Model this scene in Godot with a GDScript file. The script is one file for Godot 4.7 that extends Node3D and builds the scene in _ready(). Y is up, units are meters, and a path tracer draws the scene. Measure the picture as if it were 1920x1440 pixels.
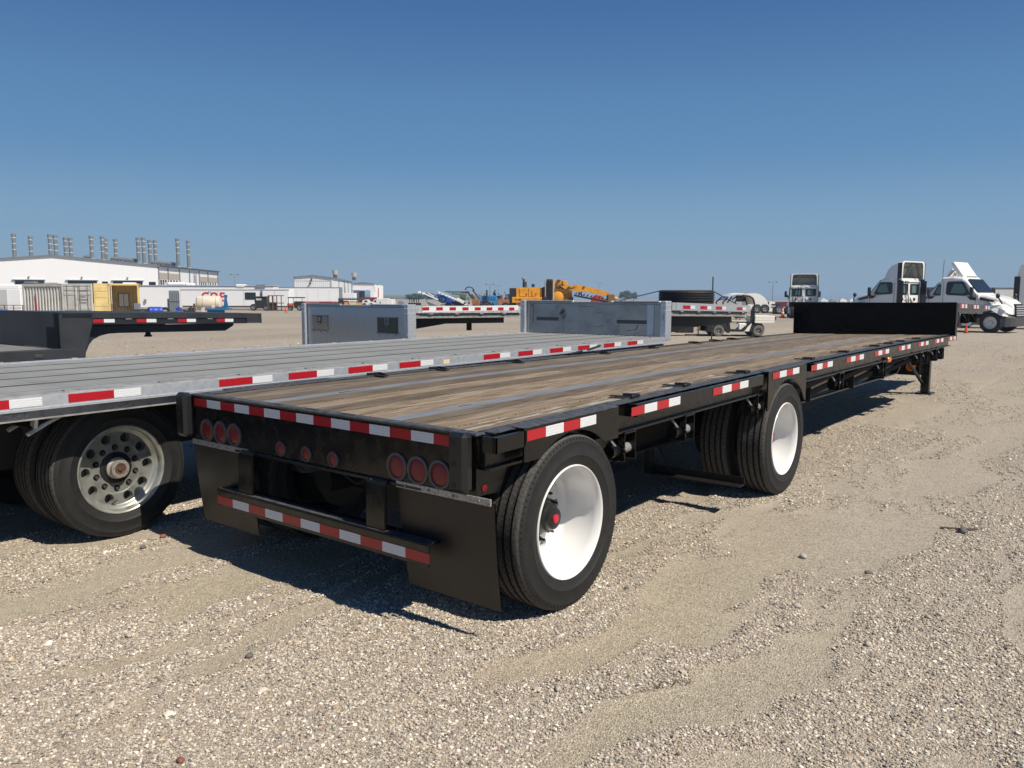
extends Node3D

func _ready() -> void:
	# camera
	var cam := Camera3D.new()
	cam.name = "camera"
	cam.fov = 51.37
	cam.near = 0.05
	cam.far = 4000.0
	cam.position = Vector3(3.5385, 1.6328, 2.7406)
	cam.rotation = Vector3(-0.10977, 0.66798, 0.00242)
	add_child(cam)
	cam.current = true
	# sky
	var env := Environment.new()
	var sky := Sky.new()
	sky.sky_material = clear_sky()
	env.background_mode = Environment.BG_SKY
	env.sky = sky
	env.background_energy_multiplier = 1.0
	env.tonemap_mode = Environment.TONE_MAPPER_LINEAR
	env.tonemap_exposure = 1.2
	env.sdfgi_enabled = true
	env.ssao_enabled = true
	env.ssil_enabled = true
	env.fog_enabled = true
	env.fog_density = 0.0005
	env.fog_light_color = Color(0.62, 0.72, 0.82)
	var we := WorldEnvironment.new()
	we.name = "environment"
	we.environment = env
	add_child(we)
	# sun, high and to the right of the trailers
	var sun := DirectionalLight3D.new()
	sun.name = "sun"
	sun.light_color = Color(1.0, 0.955, 0.89)
	sun.light_energy = 1.6
	sun.light_angular_distance = 0.5
	sun.shadow_enabled = true
	add_child(sun)
	var ts := Vector3(0.815, 0.99, -0.02).normalized()
	sun.look_at_from_position(ts * 50.0, Vector3.ZERO, Vector3.UP)
	rng.seed = 4711
	make_materials()
	make_ground()
	make_black_trailer()
	make_grey_trailer()
	make_far_trailers()
	make_buildings()
	make_yard()
	make_machines()
	make_trucks()
	make_small_things()

func clear_sky() -> PanoramaSkyMaterial:   # cloudless summer air: deep blue overhead, pale and hazy towards the horizon
	var stops := [[-90.0, 0.17, 0.16, 0.145], [-12.0, 0.20, 0.20, 0.19], [-3.0, 0.218, 0.305, 0.395], [1.3, 0.216, 0.312, 0.408], [4.7, 0.176, 0.302, 0.440], [10.1, 0.098, 0.222, 0.404], [19.4, 0.050, 0.128, 0.300], [35.0, 0.033, 0.092, 0.235], [60.0, 0.026, 0.075, 0.200], [90.0, 0.024, 0.070, 0.190]]
	var im := Image.create(32, 1024, false, Image.FORMAT_RGBF)
	for y in 1024:
		var el := 90.0 - 180.0 * (y + 0.5) / 1024.0
		var c := Color()
		for k in stops.size() - 1:
			if el >= stops[k][0] and el <= stops[k + 1][0]:
				var t: float = smoothstep(0.0, 1.0, (el - stops[k][0]) / (stops[k + 1][0] - stops[k][0])) * 0.35 + 0.65 * (el - stops[k][0]) / (stops[k + 1][0] - stops[k][0])
				c = Color(stops[k][1], stops[k][2], stops[k][3]).lerp(Color(stops[k + 1][1], stops[k + 1][2], stops[k + 1][3]), t)
		for x in 32: im.set_pixel(x, y, c)
	var m := PanoramaSkyMaterial.new()
	m.panorama = ImageTexture.create_from_image(im)
	return m

# ---------------------------------------------------------------- helpers
var rng := RandomNumberGenerator.new()
var M := {}
var names := {}

class Sh:
	var v := PackedVector3Array()
	var n := PackedVector3Array()
	var u := PackedVector2Array()
	var x := Transform3D()
	var off := Vector2.ZERO
	func put(p: Vector3, nn: Vector3, t: Vector2) -> void:
		v.append(x * p)
		n.append((x.basis * nn).normalized())
		u.append(t + off)
	func tri(a: Vector3, b: Vector3, c: Vector3, na := Vector3.ZERO, nb := Vector3.ZERO, nc := Vector3.ZERO, ta := Vector2.ZERO, tb := Vector2.ZERO, tc := Vector2.ZERO) -> void:
		var f := (b - a).cross(c - a)
		if f.length_squared() < 1e-16:
			return
		f = f.normalized()
		put(a, na if na != Vector3.ZERO else f, ta)
		put(c, nc if nc != Vector3.ZERO else f, tc)
		put(b, nb if nb != Vector3.ZERO else f, tb)
	func quad(a: Vector3, b: Vector3, c: Vector3, d: Vector3) -> void:   # counter-clockwise from outside
		var nn := (c - a).cross(d - b).normalized()
		var ax := nn.abs()
		var t := func(p: Vector3) -> Vector2:
			if ax.y >= ax.x and ax.y >= ax.z: return Vector2(p.x, p.z)
			if ax.x >= ax.z: return Vector2(p.z, -p.y)
			return Vector2(p.x, -p.y)
		var ta: Vector2 = t.call(a)
		var tb: Vector2 = t.call(b)
		var tc: Vector2 = t.call(c)
		var td: Vector2 = t.call(d)
		tri(a, b, c, nn, nn, nn, ta, tb, tc)
		tri(a, c, d, nn, nn, nn, ta, tc, td)
	func uquad(a: Vector3, b: Vector3, c: Vector3, d: Vector3) -> void:   # the whole texture on one face: a lower left, b lower right
		tri(a, b, c, Vector3.ZERO, Vector3.ZERO, Vector3.ZERO, Vector2(0, 1), Vector2(1, 1), Vector2(1, 0))
		tri(a, c, d, Vector3.ZERO, Vector3.ZERO, Vector3.ZERO, Vector2(0, 1), Vector2(1, 0), Vector2(0, 0))
	func box(c: Vector3, s: Vector3, bev := 0.0, b := Basis()) -> void:
		var keep := x
		x = x * Transform3D(b, c)
		var h := s * 0.5
		if bev <= 0.0:
			quad(Vector3(-h.x, -h.y, h.z), Vector3(h.x, -h.y, h.z), h, Vector3(-h.x, h.y, h.z))
			quad(Vector3(h.x, -h.y, -h.z), -h, Vector3(-h.x, h.y, -h.z), Vector3(h.x, h.y, -h.z))
			quad(Vector3(h.x, -h.y, h.z), Vector3(h.x, -h.y, -h.z), Vector3(h.x, h.y, -h.z), h)
			quad(-h, Vector3(-h.x, -h.y, h.z), Vector3(-h.x, h.y, h.z), Vector3(-h.x, h.y, -h.z))
			quad(Vector3(-h.x, h.y, h.z), h, Vector3(h.x, h.y, -h.z), Vector3(-h.x, h.y, -h.z))
			quad(-h, Vector3(h.x, -h.y, -h.z), Vector3(h.x, -h.y, h.z), Vector3(-h.x, -h.y, h.z))
		else:
			var i := h - Vector3.ONE * minf(bev, minf(h.x, minf(h.y, h.z)) * 0.95)
			for ax in 3:
				for sg in [-1.0, 1.0]:
					var a1 := (ax + 1) % 3
					var a2 := (ax + 2) % 3
					var q := []
					for k in [[-1, -1], [1, -1], [1, 1], [-1, 1]]:
						var p := Vector3.ZERO
						p[ax] = sg * h[ax]
						p[a1] = k[0] * i[a1]
						p[a2] = k[1] * i[a2]
						q.append(p)
					if sg < 0: q.reverse()
					quad(q[0], q[1], q[2], q[3])
			for ax in 3:
				var a1 := (ax + 1) % 3
				var a2 := (ax + 2) % 3
				for s1 in [-1.0, 1.0]:
					for s2 in [-1.0, 1.0]:
						var pa := Vector3.ZERO
						var pb := Vector3.ZERO
						pa[a1] = s1 * h[a1]; pa[a2] = s2 * i[a2]
						pb[a1] = s1 * i[a1]; pb[a2] = s2 * h[a2]
						var e := Vector3.ZERO
						e[ax] = i[ax]
						if s1 * s2 > 0: quad(pa - e, pb - e, pb + e, pa + e) if ((pb - pa).cross(e)).dot(pa + pb) > 0 else quad(pa + e, pb + e, pb - e, pa - e)
						else: quad(pa - e, pb - e, pb + e, pa + e) if ((pb - pa).cross(e)).dot(pa + pb) > 0 else quad(pa + e, pb + e, pb - e, pa - e)
			for sx in [-1.0, 1.0]:
				for sy in [-1.0, 1.0]:
					for sz in [-1.0, 1.0]:
						var a := Vector3(sx * h.x, sy * i.y, sz * i.z)
						var bb := Vector3(sx * i.x, sy * h.y, sz * i.z)
						var cc := Vector3(sx * i.x, sy * i.y, sz * h.z)
						if sx * sy * sz > 0: tri(a, bb, cc)
						else: tri(a, cc, bb)
		x = keep
	func bar(a: Vector3, b: Vector3, w: float, hgt: float, bev := 0.0, up := Vector3.UP) -> void:   # a straight box from a to b
		var d := b - a
		var z := d.normalized()
		var xx := up.cross(z)
		if xx.length() < 1e-4: xx = Vector3.RIGHT.cross(z)
		xx = xx.normalized()
		box((a + b) * 0.5, Vector3(w, hgt, d.length()), bev, Basis(xx, z.cross(xx), z))
	func cyl(a: Vector3, b: Vector3, r0: float, r1 := -1.0, seg := 12, caps := true) -> void:
		if r1 < 0.0: r1 = r0
		var z := (b - a).normalized()
		var xx := (Vector3.UP if absf(z.y) < 0.9 else Vector3.RIGHT).cross(z).normalized()
		var yy := z.cross(xx)
		for k in seg:
			var t0 := TAU * k / seg
			var t1 := TAU * (k + 1) / seg
			var d0 := xx * cos(t0) + yy * sin(t0)
			var d1 := xx * cos(t1) + yy * sin(t1)
			tri(a + d0 * r0, a + d1 * r0, b + d1 * r1, d0, d1, d1)
			tri(a + d0 * r0, b + d1 * r1, b + d0 * r1, d0, d1, d0)
			if caps:
				tri(a, a + d1 * r0, a + d0 * r0)
				tri(b, b + d0 * r1, b + d1 * r1)
	func lathe(prof: PackedVector2Array, seg := 32, frm := 0.0, span := TAU, crease := 0.75) -> void:   # prof: (radius, along x); going so that the outside is on the left of the path
		var nn := prof.size()
		var sn := []
		for i in nn - 1:
			var d := (prof[i + 1] - prof[i]).normalized()
			sn.append(Vector2(d.y, -d.x))
		for i in nn - 1:
			var na: Vector2 = sn[i]
			var nb: Vector2 = sn[i]
			if i > 0 and sn[i - 1].dot(sn[i]) > crease: na = (sn[i - 1] + sn[i]).normalized()
			if i < nn - 2 and sn[i + 1].dot(sn[i]) > crease: nb = (sn[i + 1] + sn[i]).normalized()
			for k in seg:
				var t0 := frm + span * k / seg
				var t1 := frm + span * (k + 1) / seg
				var c0 := Vector2(cos(t0), sin(t0))
				var c1 := Vector2(cos(t1), sin(t1))
				var f := func(p: Vector2, c: Vector2) -> Vector3: return Vector3(p.y, p.x * c.x, p.x * c.y)
				var a: Vector3 = f.call(prof[i], c0)
				var b: Vector3 = f.call(prof[i + 1], c0)
				var cc: Vector3 = f.call(prof[i + 1], c1)
				var dd: Vector3 = f.call(prof[i], c1)
				var n0a: Vector3 = f.call(na, c0)
				var n0b: Vector3 = f.call(nb, c0)
				var n1a: Vector3 = f.call(na, c1)
				var n1b: Vector3 = f.call(nb, c1)
				var ua := Vector2(t0 * 0.45, i * 0.1)
				put(a, n0a, ua); put(b, n0b, ua); put(cc, n1b, ua)
				put(a, n0a, ua); put(cc, n1b, ua); put(dd, n1a, ua)
	func prism(pts: PackedVector2Array, z0: float, z1: float) -> void:   # an outline in x and y, drawn out along z
		var p := pts
		if Geometry2D.is_polygon_clockwise(p):
			p = pts.duplicate()
			p.reverse()
		var ix := Geometry2D.triangulate_polygon(p)
		for k in range(0, ix.size(), 3):
			var a := p[ix[k]]
			var b := p[ix[k + 1]]
			var c := p[ix[k + 2]]
			if (b - a).cross(c - a) < 0:
				var s := b
				b = c
				c = s
			tri(Vector3(a.x, a.y, z1), Vector3(b.x, b.y, z1), Vector3(c.x, c.y, z1), Vector3.ZERO, Vector3.ZERO, Vector3.ZERO, Vector2(a.x, -a.y), Vector2(b.x, -b.y), Vector2(c.x, -c.y))
			tri(Vector3(a.x, a.y, z0), Vector3(c.x, c.y, z0), Vector3(b.x, b.y, z0), Vector3.ZERO, Vector3.ZERO, Vector3.ZERO, Vector2(a.x, -a.y), Vector2(c.x, -c.y), Vector2(b.x, -b.y))
		var m := p.size()
		for k in m:
			var a := p[k]
			var b := p[(k + 1) % m]
			var pr := p[(k - 1 + m) % m]
			var nx := p[(k + 2) % m]
			var f := Vector2(b.y - a.y, a.x - b.x).normalized()
			var f0 := Vector2(a.y - pr.y, pr.x - a.x).normalized()
			var f1 := Vector2(nx.y - b.y, b.x - nx.x).normalized()
			var na := (f + f0).normalized() if f.dot(f0) > 0.82 else f
			var nb := (f + f1).normalized() if f.dot(f1) > 0.82 else f
			var A := Vector3(na.x, na.y, 0)
			var B := Vector3(nb.x, nb.y, 0)
			tri(Vector3(a.x, a.y, z1), Vector3(a.x, a.y, z0), Vector3(b.x, b.y, z0), A, A, B, Vector2(z1, -a.y), Vector2(z0, -a.y), Vector2(z0, -b.y))
			tri(Vector3(a.x, a.y, z1), Vector3(b.x, b.y, z0), Vector3(b.x, b.y, z1), A, B, B, Vector2(z1, -a.y), Vector2(z0, -b.y), Vector2(z1, -b.y))
	func tube(pts: PackedVector3Array, r: float, seg := 6) -> void:
		for k in pts.size() - 1:
			cyl(pts[k], pts[k + 1], r, r, seg, k == 0 or k == pts.size() - 2)
	func ball(c: Vector3, r: Vector3, seg := 10, rings := 6) -> void:
		for i in rings:
			for k in seg:
				var q := []
				for e in [[i, k], [i + 1, k], [i + 1, k + 1], [i, k + 1]]:
					var la: float = PI * e[0] / rings
					var lo: float = TAU * e[1] / seg
					q.append(Vector3(sin(la) * cos(lo), cos(la), -sin(la) * sin(lo)))
				var nr := Vector3(1.0 / r.x, 1.0 / r.y, 1.0 / r.z)
				tri(c + q[0] * r, c + q[1] * r, c + q[2] * r, q[0] * nr, q[1] * nr, q[2] * nr)
				tri(c + q[0] * r, c + q[2] * r, c + q[3] * r, q[0] * nr, q[2] * nr, q[3] * nr)
	func holed(r0: float, r1: float, holes: int, rc: float, rh: float, xa: float, xb: float, deep: float, turn := 0.0) -> void:   # a ring in y and z (x from xa at r0 to xb at r1) with round holes
		var m := 20
		var half := PI / holes
		for k in holes:
			var tc := turn + TAU * k / holes
			var angs := []
			for j in m: angs.append(TAU * j / m)
			for e in [atan2(half * rc, r1 - rc), atan2(half * rc, r0 - rc), TAU - atan2(half * rc, r1 - rc), TAU - atan2(half * rc, r0 - rc)]: angs.append(e)
			angs.sort()
			angs.append(TAU)
			for j in angs.size() - 1:
				var q := []
				for e in [j, j + 1]:
					var ph: float = angs[e]
					var d := Vector2(cos(ph), sin(ph))
					var hp := Vector2(rc, 0) + d * rh
					var lim := 1e9
					if absf(d.x) > 1e-6: lim = minf(lim, ((r1 if d.x > 0 else r0) - rc) / d.x)
					if absf(d.y) > 1e-6: lim = minf(lim, half * rc / absf(d.y))
					var bp := Vector2(rc + d.x * lim, d.y * lim / rc)
					var ho := Vector2(hp.length(), atan2(hp.y, hp.x))
					q.append(ho)
					q.append(bp)
				var f := func(p: Vector2, dx := 0.0) -> Vector3:
					var t := (p.x - r0) / (r1 - r0)
					return Vector3(lerpf(xa, xb, t) + dx, p.x * cos(p.y + tc), p.x * sin(p.y + tc))
				var fx := Vector3(1, 0, 0)
				tri(f.call(q[0]), f.call(q[1]), f.call(q[3]), fx, fx, fx)
				tri(f.call(q[0]), f.call(q[3]), f.call(q[2]), fx, fx, fx)
				quad(f.call(q[0], -deep), f.call(q[0]), f.call(q[2]), f.call(q[2], -deep))
	func mesh(m: Material) -> ArrayMesh:
		var am := ArrayMesh.new()
		add_to(am, m)
		return am
	func add_to(am: ArrayMesh, m: Material) -> void:
		if v.is_empty():
			return
		var a := []
		a.resize(Mesh.ARRAY_MAX)
		a[Mesh.ARRAY_VERTEX] = v
		a[Mesh.ARRAY_NORMAL] = n
		a[Mesh.ARRAY_TEX_UV] = u
		am.add_surface_from_arrays(Mesh.PRIMITIVE_TRIANGLES, a)
		am.surface_set_material(am.get_surface_count() - 1, m)

func V(a: float, b: float, c: float) -> Vector3:
	return Vector3(a, b, c)

func P(a: Array) -> PackedVector2Array:   # flat list of x, y
	var r := PackedVector2Array()
	for k in range(0, a.size(), 2):
		r.append(Vector2(a[k], a[k + 1]))
	return r

func P3(a: Array) -> PackedVector3Array:
	var r := PackedVector3Array()
	for k in range(0, a.size(), 3):
		r.append(Vector3(a[k], a[k + 1], a[k + 2]))
	return r

func numbered(c: String) -> String:
	var k: int = names.get(c, 0)
	names[c] = k + 1
	return c if k == 0 else "%s_%03d" % [c, k]

func thing(called: String, label: String, category: String, at := Vector3.ZERO, turn := 0.0, group := "") -> Node3D:
	var o := Node3D.new()
	o.name = numbered(called)
	add_child(o)
	o.position = at
	o.rotation.y = turn
	o.set_meta("label", label)
	o.set_meta("category", category)
	if group: o.set_meta("group", group)
	return o

func part(called: String, sh: Sh, m: Material, parent: Node3D) -> MeshInstance3D:
	return put_mesh(called, sh.mesh(m), parent)

func put_mesh(called: String, am: Mesh, parent: Node3D, at := Vector3.ZERO) -> MeshInstance3D:
	var o := MeshInstance3D.new()
	o.name = called
	o.mesh = am
	o.position = at
	if called in SMALL: o.set_meta("kind", "stuff")
	parent.add_child(o, true)
	return o

const SMALL := ["bolts", "bolt_holes", "floor_ribs", "floor_grooves", "winch_stops", "cladding_ribs", "stake_pockets", "lip_clamps", "strap_stops", "scuff_marks", "seams", "panel_ribs", "bands", "rollers", "fittings", "track_shoes", "hoses", "marker_lamps", "air_lines", "canopy_posts", "door_latch", "back_ribs", "plate_edges", "badge_relief", "side_trim", "roof_frame", "boom_pins", "straps", "fairing_stays", "deflector_stays", "conveyor_head", "valve_block", "corner_posts", "end_frame", "side_frame", "suspension", "rail", "reflective_tape"]

func node(called: String, parent: Node3D, at := Vector3.ZERO, turn := Vector3.ZERO) -> Node3D:
	var o := Node3D.new()
	o.name = called
	o.position = at
	o.rotation = turn
	parent.add_child(o, true)
	return o

func single(called: String, sh: Sh, m: Material, label: String, category: String, at := Vector3.ZERO, turn := 0.0, group := "") -> MeshInstance3D:
	var o := MeshInstance3D.new()
	o.name = numbered(called)
	o.mesh = sh.mesh(m)
	add_child(o)
	o.position = at
	o.rotation.y = turn
	o.set_meta("label", label)
	o.set_meta("category", category)
	if group: o.set_meta("group", group)
	return o

func copy(o: Node3D, called: String, at: Vector3, turn: float, label := "") -> Node3D:
	var c: Node3D = o.duplicate()
	c.name = numbered(called)
	add_child(c)
	c.position = at
	c.rotation.y = turn
	if label: c.set_meta("label", label)
	return c

func bx(c: Vector3, s: Vector3, bev := 0.0) -> Sh:
	var sh := Sh.new()
	sh.box(c, s, bev)
	return sh

# ---------------------------------------------------------------- materials
func lin(r: float, g := -1.0, b := -1.0) -> Color:
	return (Color(r, r, r) if g < 0.0 else Color(r, g, b)).linear_to_srgb()

func mat(key: String, c: Color, rough: float, metal := 0.0) -> StandardMaterial3D:
	var m := StandardMaterial3D.new()
	m.resource_name = key
	m.albedo_color = c
	m.roughness = rough
	m.metallic = metal
	M[key] = m
	return m

func noise_tex(freq: float, kind: int, size: int, stops: Array, seed_: int, octaves := 4, normal := -1.0, warp := 0.0) -> NoiseTexture2D:
	var f := FastNoiseLite.new()
	f.noise_type = kind
	f.frequency = freq
	f.seed = seed_
	f.fractal_octaves = octaves
	if octaves <= 1: f.fractal_type = FastNoiseLite.FRACTAL_NONE
	if warp > 0.0:
		f.domain_warp_enabled = true
		f.domain_warp_amplitude = warp
	var t := NoiseTexture2D.new()
	t.noise = f
	t.width = size
	t.height = size
	t.seamless = true
	t.generate_mipmaps = false
	if normal > 0.0:
		t.as_normal_map = true
		t.bump_strength = normal
	elif stops.size():
		var g := Gradient.new()
		g.offsets = PackedFloat32Array(stops.map(func(s): return s[0]))
		g.colors = PackedColorArray(stops.map(func(s): return s[1] if s[1] is Color else Color(s[1], s[1], s[1])))
		t.color_ramp = g
	return t

func tri_tex(m: StandardMaterial3D, t: Texture2D, sc: float, world := false) -> StandardMaterial3D:
	m.albedo_texture = t
	m.uv1_triplanar = true
	m.uv1_world_triplanar = world
	m.uv1_scale = Vector3.ONE * sc
	m.uv1_triplanar_sharpness = 6.0
	return m

func bumpy(m: StandardMaterial3D, t: Texture2D, amount: float) -> StandardMaterial3D:
	m.normal_enabled = true
	m.normal_texture = t
	m.normal_scale = amount
	return m

func make_materials() -> void:
	var grime := noise_tex(0.012, FastNoiseLite.TYPE_SIMPLEX_SMOOTH, 512, [[0.0, 0.72], [0.5, 0.92], [1.0, 1.0]], 3, 5)
	var grime2 := noise_tex(0.03, FastNoiseLite.TYPE_SIMPLEX_SMOOTH, 512, [[0.0, 0.55], [0.45, 0.85], [1.0, 1.0]], 9, 5)
	var soft := noise_tex(0.008, FastNoiseLite.TYPE_SIMPLEX_SMOOTH, 512, [[0.0, 0.86], [0.5, 0.96], [1.0, 1.0]], 4, 3)
	var rough_var := noise_tex(0.02, FastNoiseLite.TYPE_SIMPLEX_SMOOTH, 512, [[0.0, 0.45], [0.5, 0.75], [1.0, 1.0]], 5, 5)
	var wavy := noise_tex(0.006, FastNoiseLite.TYPE_SIMPLEX_SMOOTH, 512, [], 21, 3, 6.0)
	var fine := noise_tex(0.15, FastNoiseLite.TYPE_SIMPLEX_SMOOTH, 512, [], 22, 3, 3.0)
	var m := mat("black_paint", lin(0.010), 0.34)
	m.roughness_texture = rough_var
	tri_tex(m, noise_tex(0.01, FastNoiseLite.TYPE_SIMPLEX_SMOOTH, 512, [[0.0, 0.9], [0.6, 1.0], [1.0, 1.25]], 8, 5), 0.8)
	m.albedo_color = lin(0.0045)
	bumpy(m, wavy, 0.12)
	m = mat("black_edge", lin(0.075, 0.078, 0.082), 0.55)      # tops of the rails and sills, worn and dusty
	tri_tex(m, noise_tex(0.03, FastNoiseLite.TYPE_SIMPLEX_SMOOTH, 512, [[0.0, 0.55], [0.5, 0.9], [0.75, 1.1], [1.0, 2.2]], 31, 5), 1.1)
	m = mat("black_frame", lin(0.010), 0.5)
	tri_tex(m, grime, 0.6)
	m = mat("flap_rubber", lin(0.0095, 0.0092, 0.0085), 0.42)
	tri_tex(m, grime, 0.5)
	bumpy(m, wavy, 0.35)
	m = mat("charcoal_paint", lin(0.030, 0.034, 0.040), 0.5)
	tri_tex(m, grime, 0.3)
	m = mat("navy_shadow", lin(0.010, 0.012, 0.017), 0.5)
	m = mat("tyre_tread", lin(0.085, 0.082, 0.076), 0.92)
	tri_tex(m, noise_tex(0.045, FastNoiseLite.TYPE_SIMPLEX_SMOOTH, 512, [[0.0, 0.55], [0.5, 0.9], [1.0, 1.2]], 41, 5), 2.0)
	bumpy(m, fine, 0.5)
	m = mat("tyre_groove", lin(0.012), 0.95)
	m = mat("tyre_wall", lin(0.0105, 0.011, 0.0112), 0.66)
	tri_tex(m, noise_tex(0.02, FastNoiseLite.TYPE_SIMPLEX_SMOOTH, 512, [[0.0, 0.75], [0.55, 1.0], [1.0, 1.5]], 43, 5), 1.2)
	bumpy(m, fine, 0.25)
	m = mat("tyre_dusty", lin(0.15, 0.14, 0.125), 0.95)
	m = mat("wheel_white", lin(0.72, 0.73, 0.73), 0.25)
	m.clearcoat_enabled = true
	m.clearcoat = 0.5
	m.clearcoat_roughness = 0.12
	m = mat("polished_wheel", lin(0.52, 0.54, 0.50), 0.36, 0.7)
	tri_tex(m, grime, 1.2)
	m = mat("hub_alloy", lin(0.42, 0.40, 0.37), 0.45, 0.6)
	m = mat("hub_dark", lin(0.035, 0.033, 0.032), 0.6)
	m = mat("hub_black", lin(0.012), 0.32)
	m = mat("cap_red", lin(0.50, 0.015, 0.045), 0.35)
	m = mat("rust", lin(0.13, 0.065, 0.040), 0.85)
	tri_tex(m, grime2, 1.5)
	# brushed and galvanised metals
	m = mat("aluminium_rail", lin(0.60, 0.64, 0.69), 0.42, 0.55)
	tri_tex(m, noise_tex(0.035, FastNoiseLite.TYPE_CELLULAR, 512, [[0.0, 0.90], [0.5, 0.97], [1.0, 1.0]], 51, 3), 1.2)
	bumpy(m, wavy, 0.2)
	m = mat("aluminium_dull", lin(0.36, 0.36, 0.35), 0.55, 0.2)
	tri_tex(m, grime, 1.0)
	m = mat("aluminium_bright", lin(0.78, 0.80, 0.82), 0.35, 0.45)
	tri_tex(m, grime, 1.2)
	m = mat("aluminium_wall", lin(0.56, 0.62, 0.68), 0.36, 0.9)
	var brushed := noise_tex(0.02, FastNoiseLite.TYPE_SIMPLEX_SMOOTH, 512, [[0.0, 0.86], [1.0, 1.0]], 52, 3)
	tri_tex(m, brushed, 1.0)
	m.uv1_scale = Vector3(6.0, 0.35, 6.0)
	m = mat("mirror_steel", lin(0.36, 0.38, 0.40), 0.14, 1.0)
	tri_tex(m, soft, 0.5)
	m.roughness_texture = noise_tex(0.006, FastNoiseLite.TYPE_SIMPLEX_SMOOTH, 512, [[0.0, 0.6], [0.5, 0.8], [1.0, 1.0]], 53, 3)
	m.roughness = 0.34
	bumpy(m, wavy, 0.12)
	mat("trunk_olive", lin(0.17, 0.11, 0.035), 0.6)
	tri_tex(mat("brick_chip", lin(0.30, 0.12, 0.08), 0.9), grime2, 8.0)
	tri_tex(mat("stone_dark", lin(0.17, 0.165, 0.16), 0.9), grime2, 8.0)
	tri_tex(mat("stone_pale", lin(0.55, 0.52, 0.46), 0.9), grime2, 8.0)
	m = mat("steel_patch", lin(0.38, 0.40, 0.41), 0.36, 0.95)
	tri_tex(m, soft, 0.7)
	m = mat("strip_grey", lin(0.075, 0.078, 0.08), 0.45)
	m = mat("dark_plate", lin(0.10, 0.11, 0.10), 0.3, 0.6)
	m = mat("black_gloss", lin(0.0016), 0.16)
	m.metallic_specular = 0.22
	m.roughness_texture = rough_var
	m.uv1_triplanar = true
	m.uv1_scale = Vector3.ONE * 0.7
	bumpy(m, wavy, 0.18)
	m = mat("deck_aluminium", lin(0.168, 0.186, 0.19), 0.7, 0.0)
	tri_tex(m, noise_tex(0.012, FastNoiseLite.TYPE_SIMPLEX_SMOOTH, 512, [[0.0, 0.80], [0.5, 0.95], [1.0, 1.06]], 54, 4), 1.0)
	m.uv1_scale = Vector3(1.6, 1.0, 0.10)
	m = mat("deck_nailer", lin(0.105, 0.090, 0.076), 0.9)
	tri_tex(m, noise_tex(0.025, FastNoiseLite.TYPE_SIMPLEX_SMOOTH, 512, [[0.0, 0.5], [0.5, 0.9], [1.0, 1.35]], 55, 5), 1.0)
	m.uv1_scale = Vector3(3.0, 1.0, 0.12)
	m = mat("deck_strip", lin(0.20, 0.21, 0.225), 0.5, 0.0)
	tri_tex(m, noise_tex(0.02, FastNoiseLite.TYPE_SIMPLEX_SMOOTH, 512, [[0.0, 0.7], [0.5, 0.95], [0.8, 1.05], [1.0, 1.5]], 56, 5), 1.0)
	m.uv1_scale = Vector3(2.0, 1.0, 0.15)
	m = mat("galvanised", lin(0.52, 0.51, 0.49), 0.45, 0.5)
	tri_tex(m, grime2, 3.0)
	# reflective tape and lamps
	m = mat("tape_red", lin(0.42, 0.012, 0.020), 0.28)
	m = mat("tape_white", lin(0.74, 0.77, 0.80), 0.30)
	for k in ["tape_red", "tape_white"]:
		tri_tex(M[k], noise_tex(0.09, FastNoiseLite.TYPE_CELLULAR, 256, [[0.0, 0.93], [1.0, 1.0]], 61, 1), 3.0)
	m = mat("tape_stripe", lin(0.60, 0.63, 0.67), 0.3)
	m = mat("lens_red", lin(0.17, 0.004, 0.008), 0.14)
	bumpy(m, noise_tex(0.2, FastNoiseLite.TYPE_CELLULAR, 256, [], 62, 1, 4.0), 0.4)
	m.uv1_triplanar = true
	m.uv1_scale = Vector3.ONE * 8.0
	m = mat("lens_orange", lin(0.62, 0.16, 0.012), 0.25)
	m = mat("lens_ring", lin(0.075), 0.4)
	m = mat("beam_paint", lin(0.030, 0.027, 0.023), 0.2)
	m = mat("guide_rubber", lin(0.014, 0.0145, 0.016), 0.3)
	m = mat("deck_rib", lin(0.27, 0.285, 0.29), 0.6, 0.0)
	tri_tex(m, soft, 0.6)
	m = mat("deck_groove", lin(0.085, 0.088, 0.09), 0.8)
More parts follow.
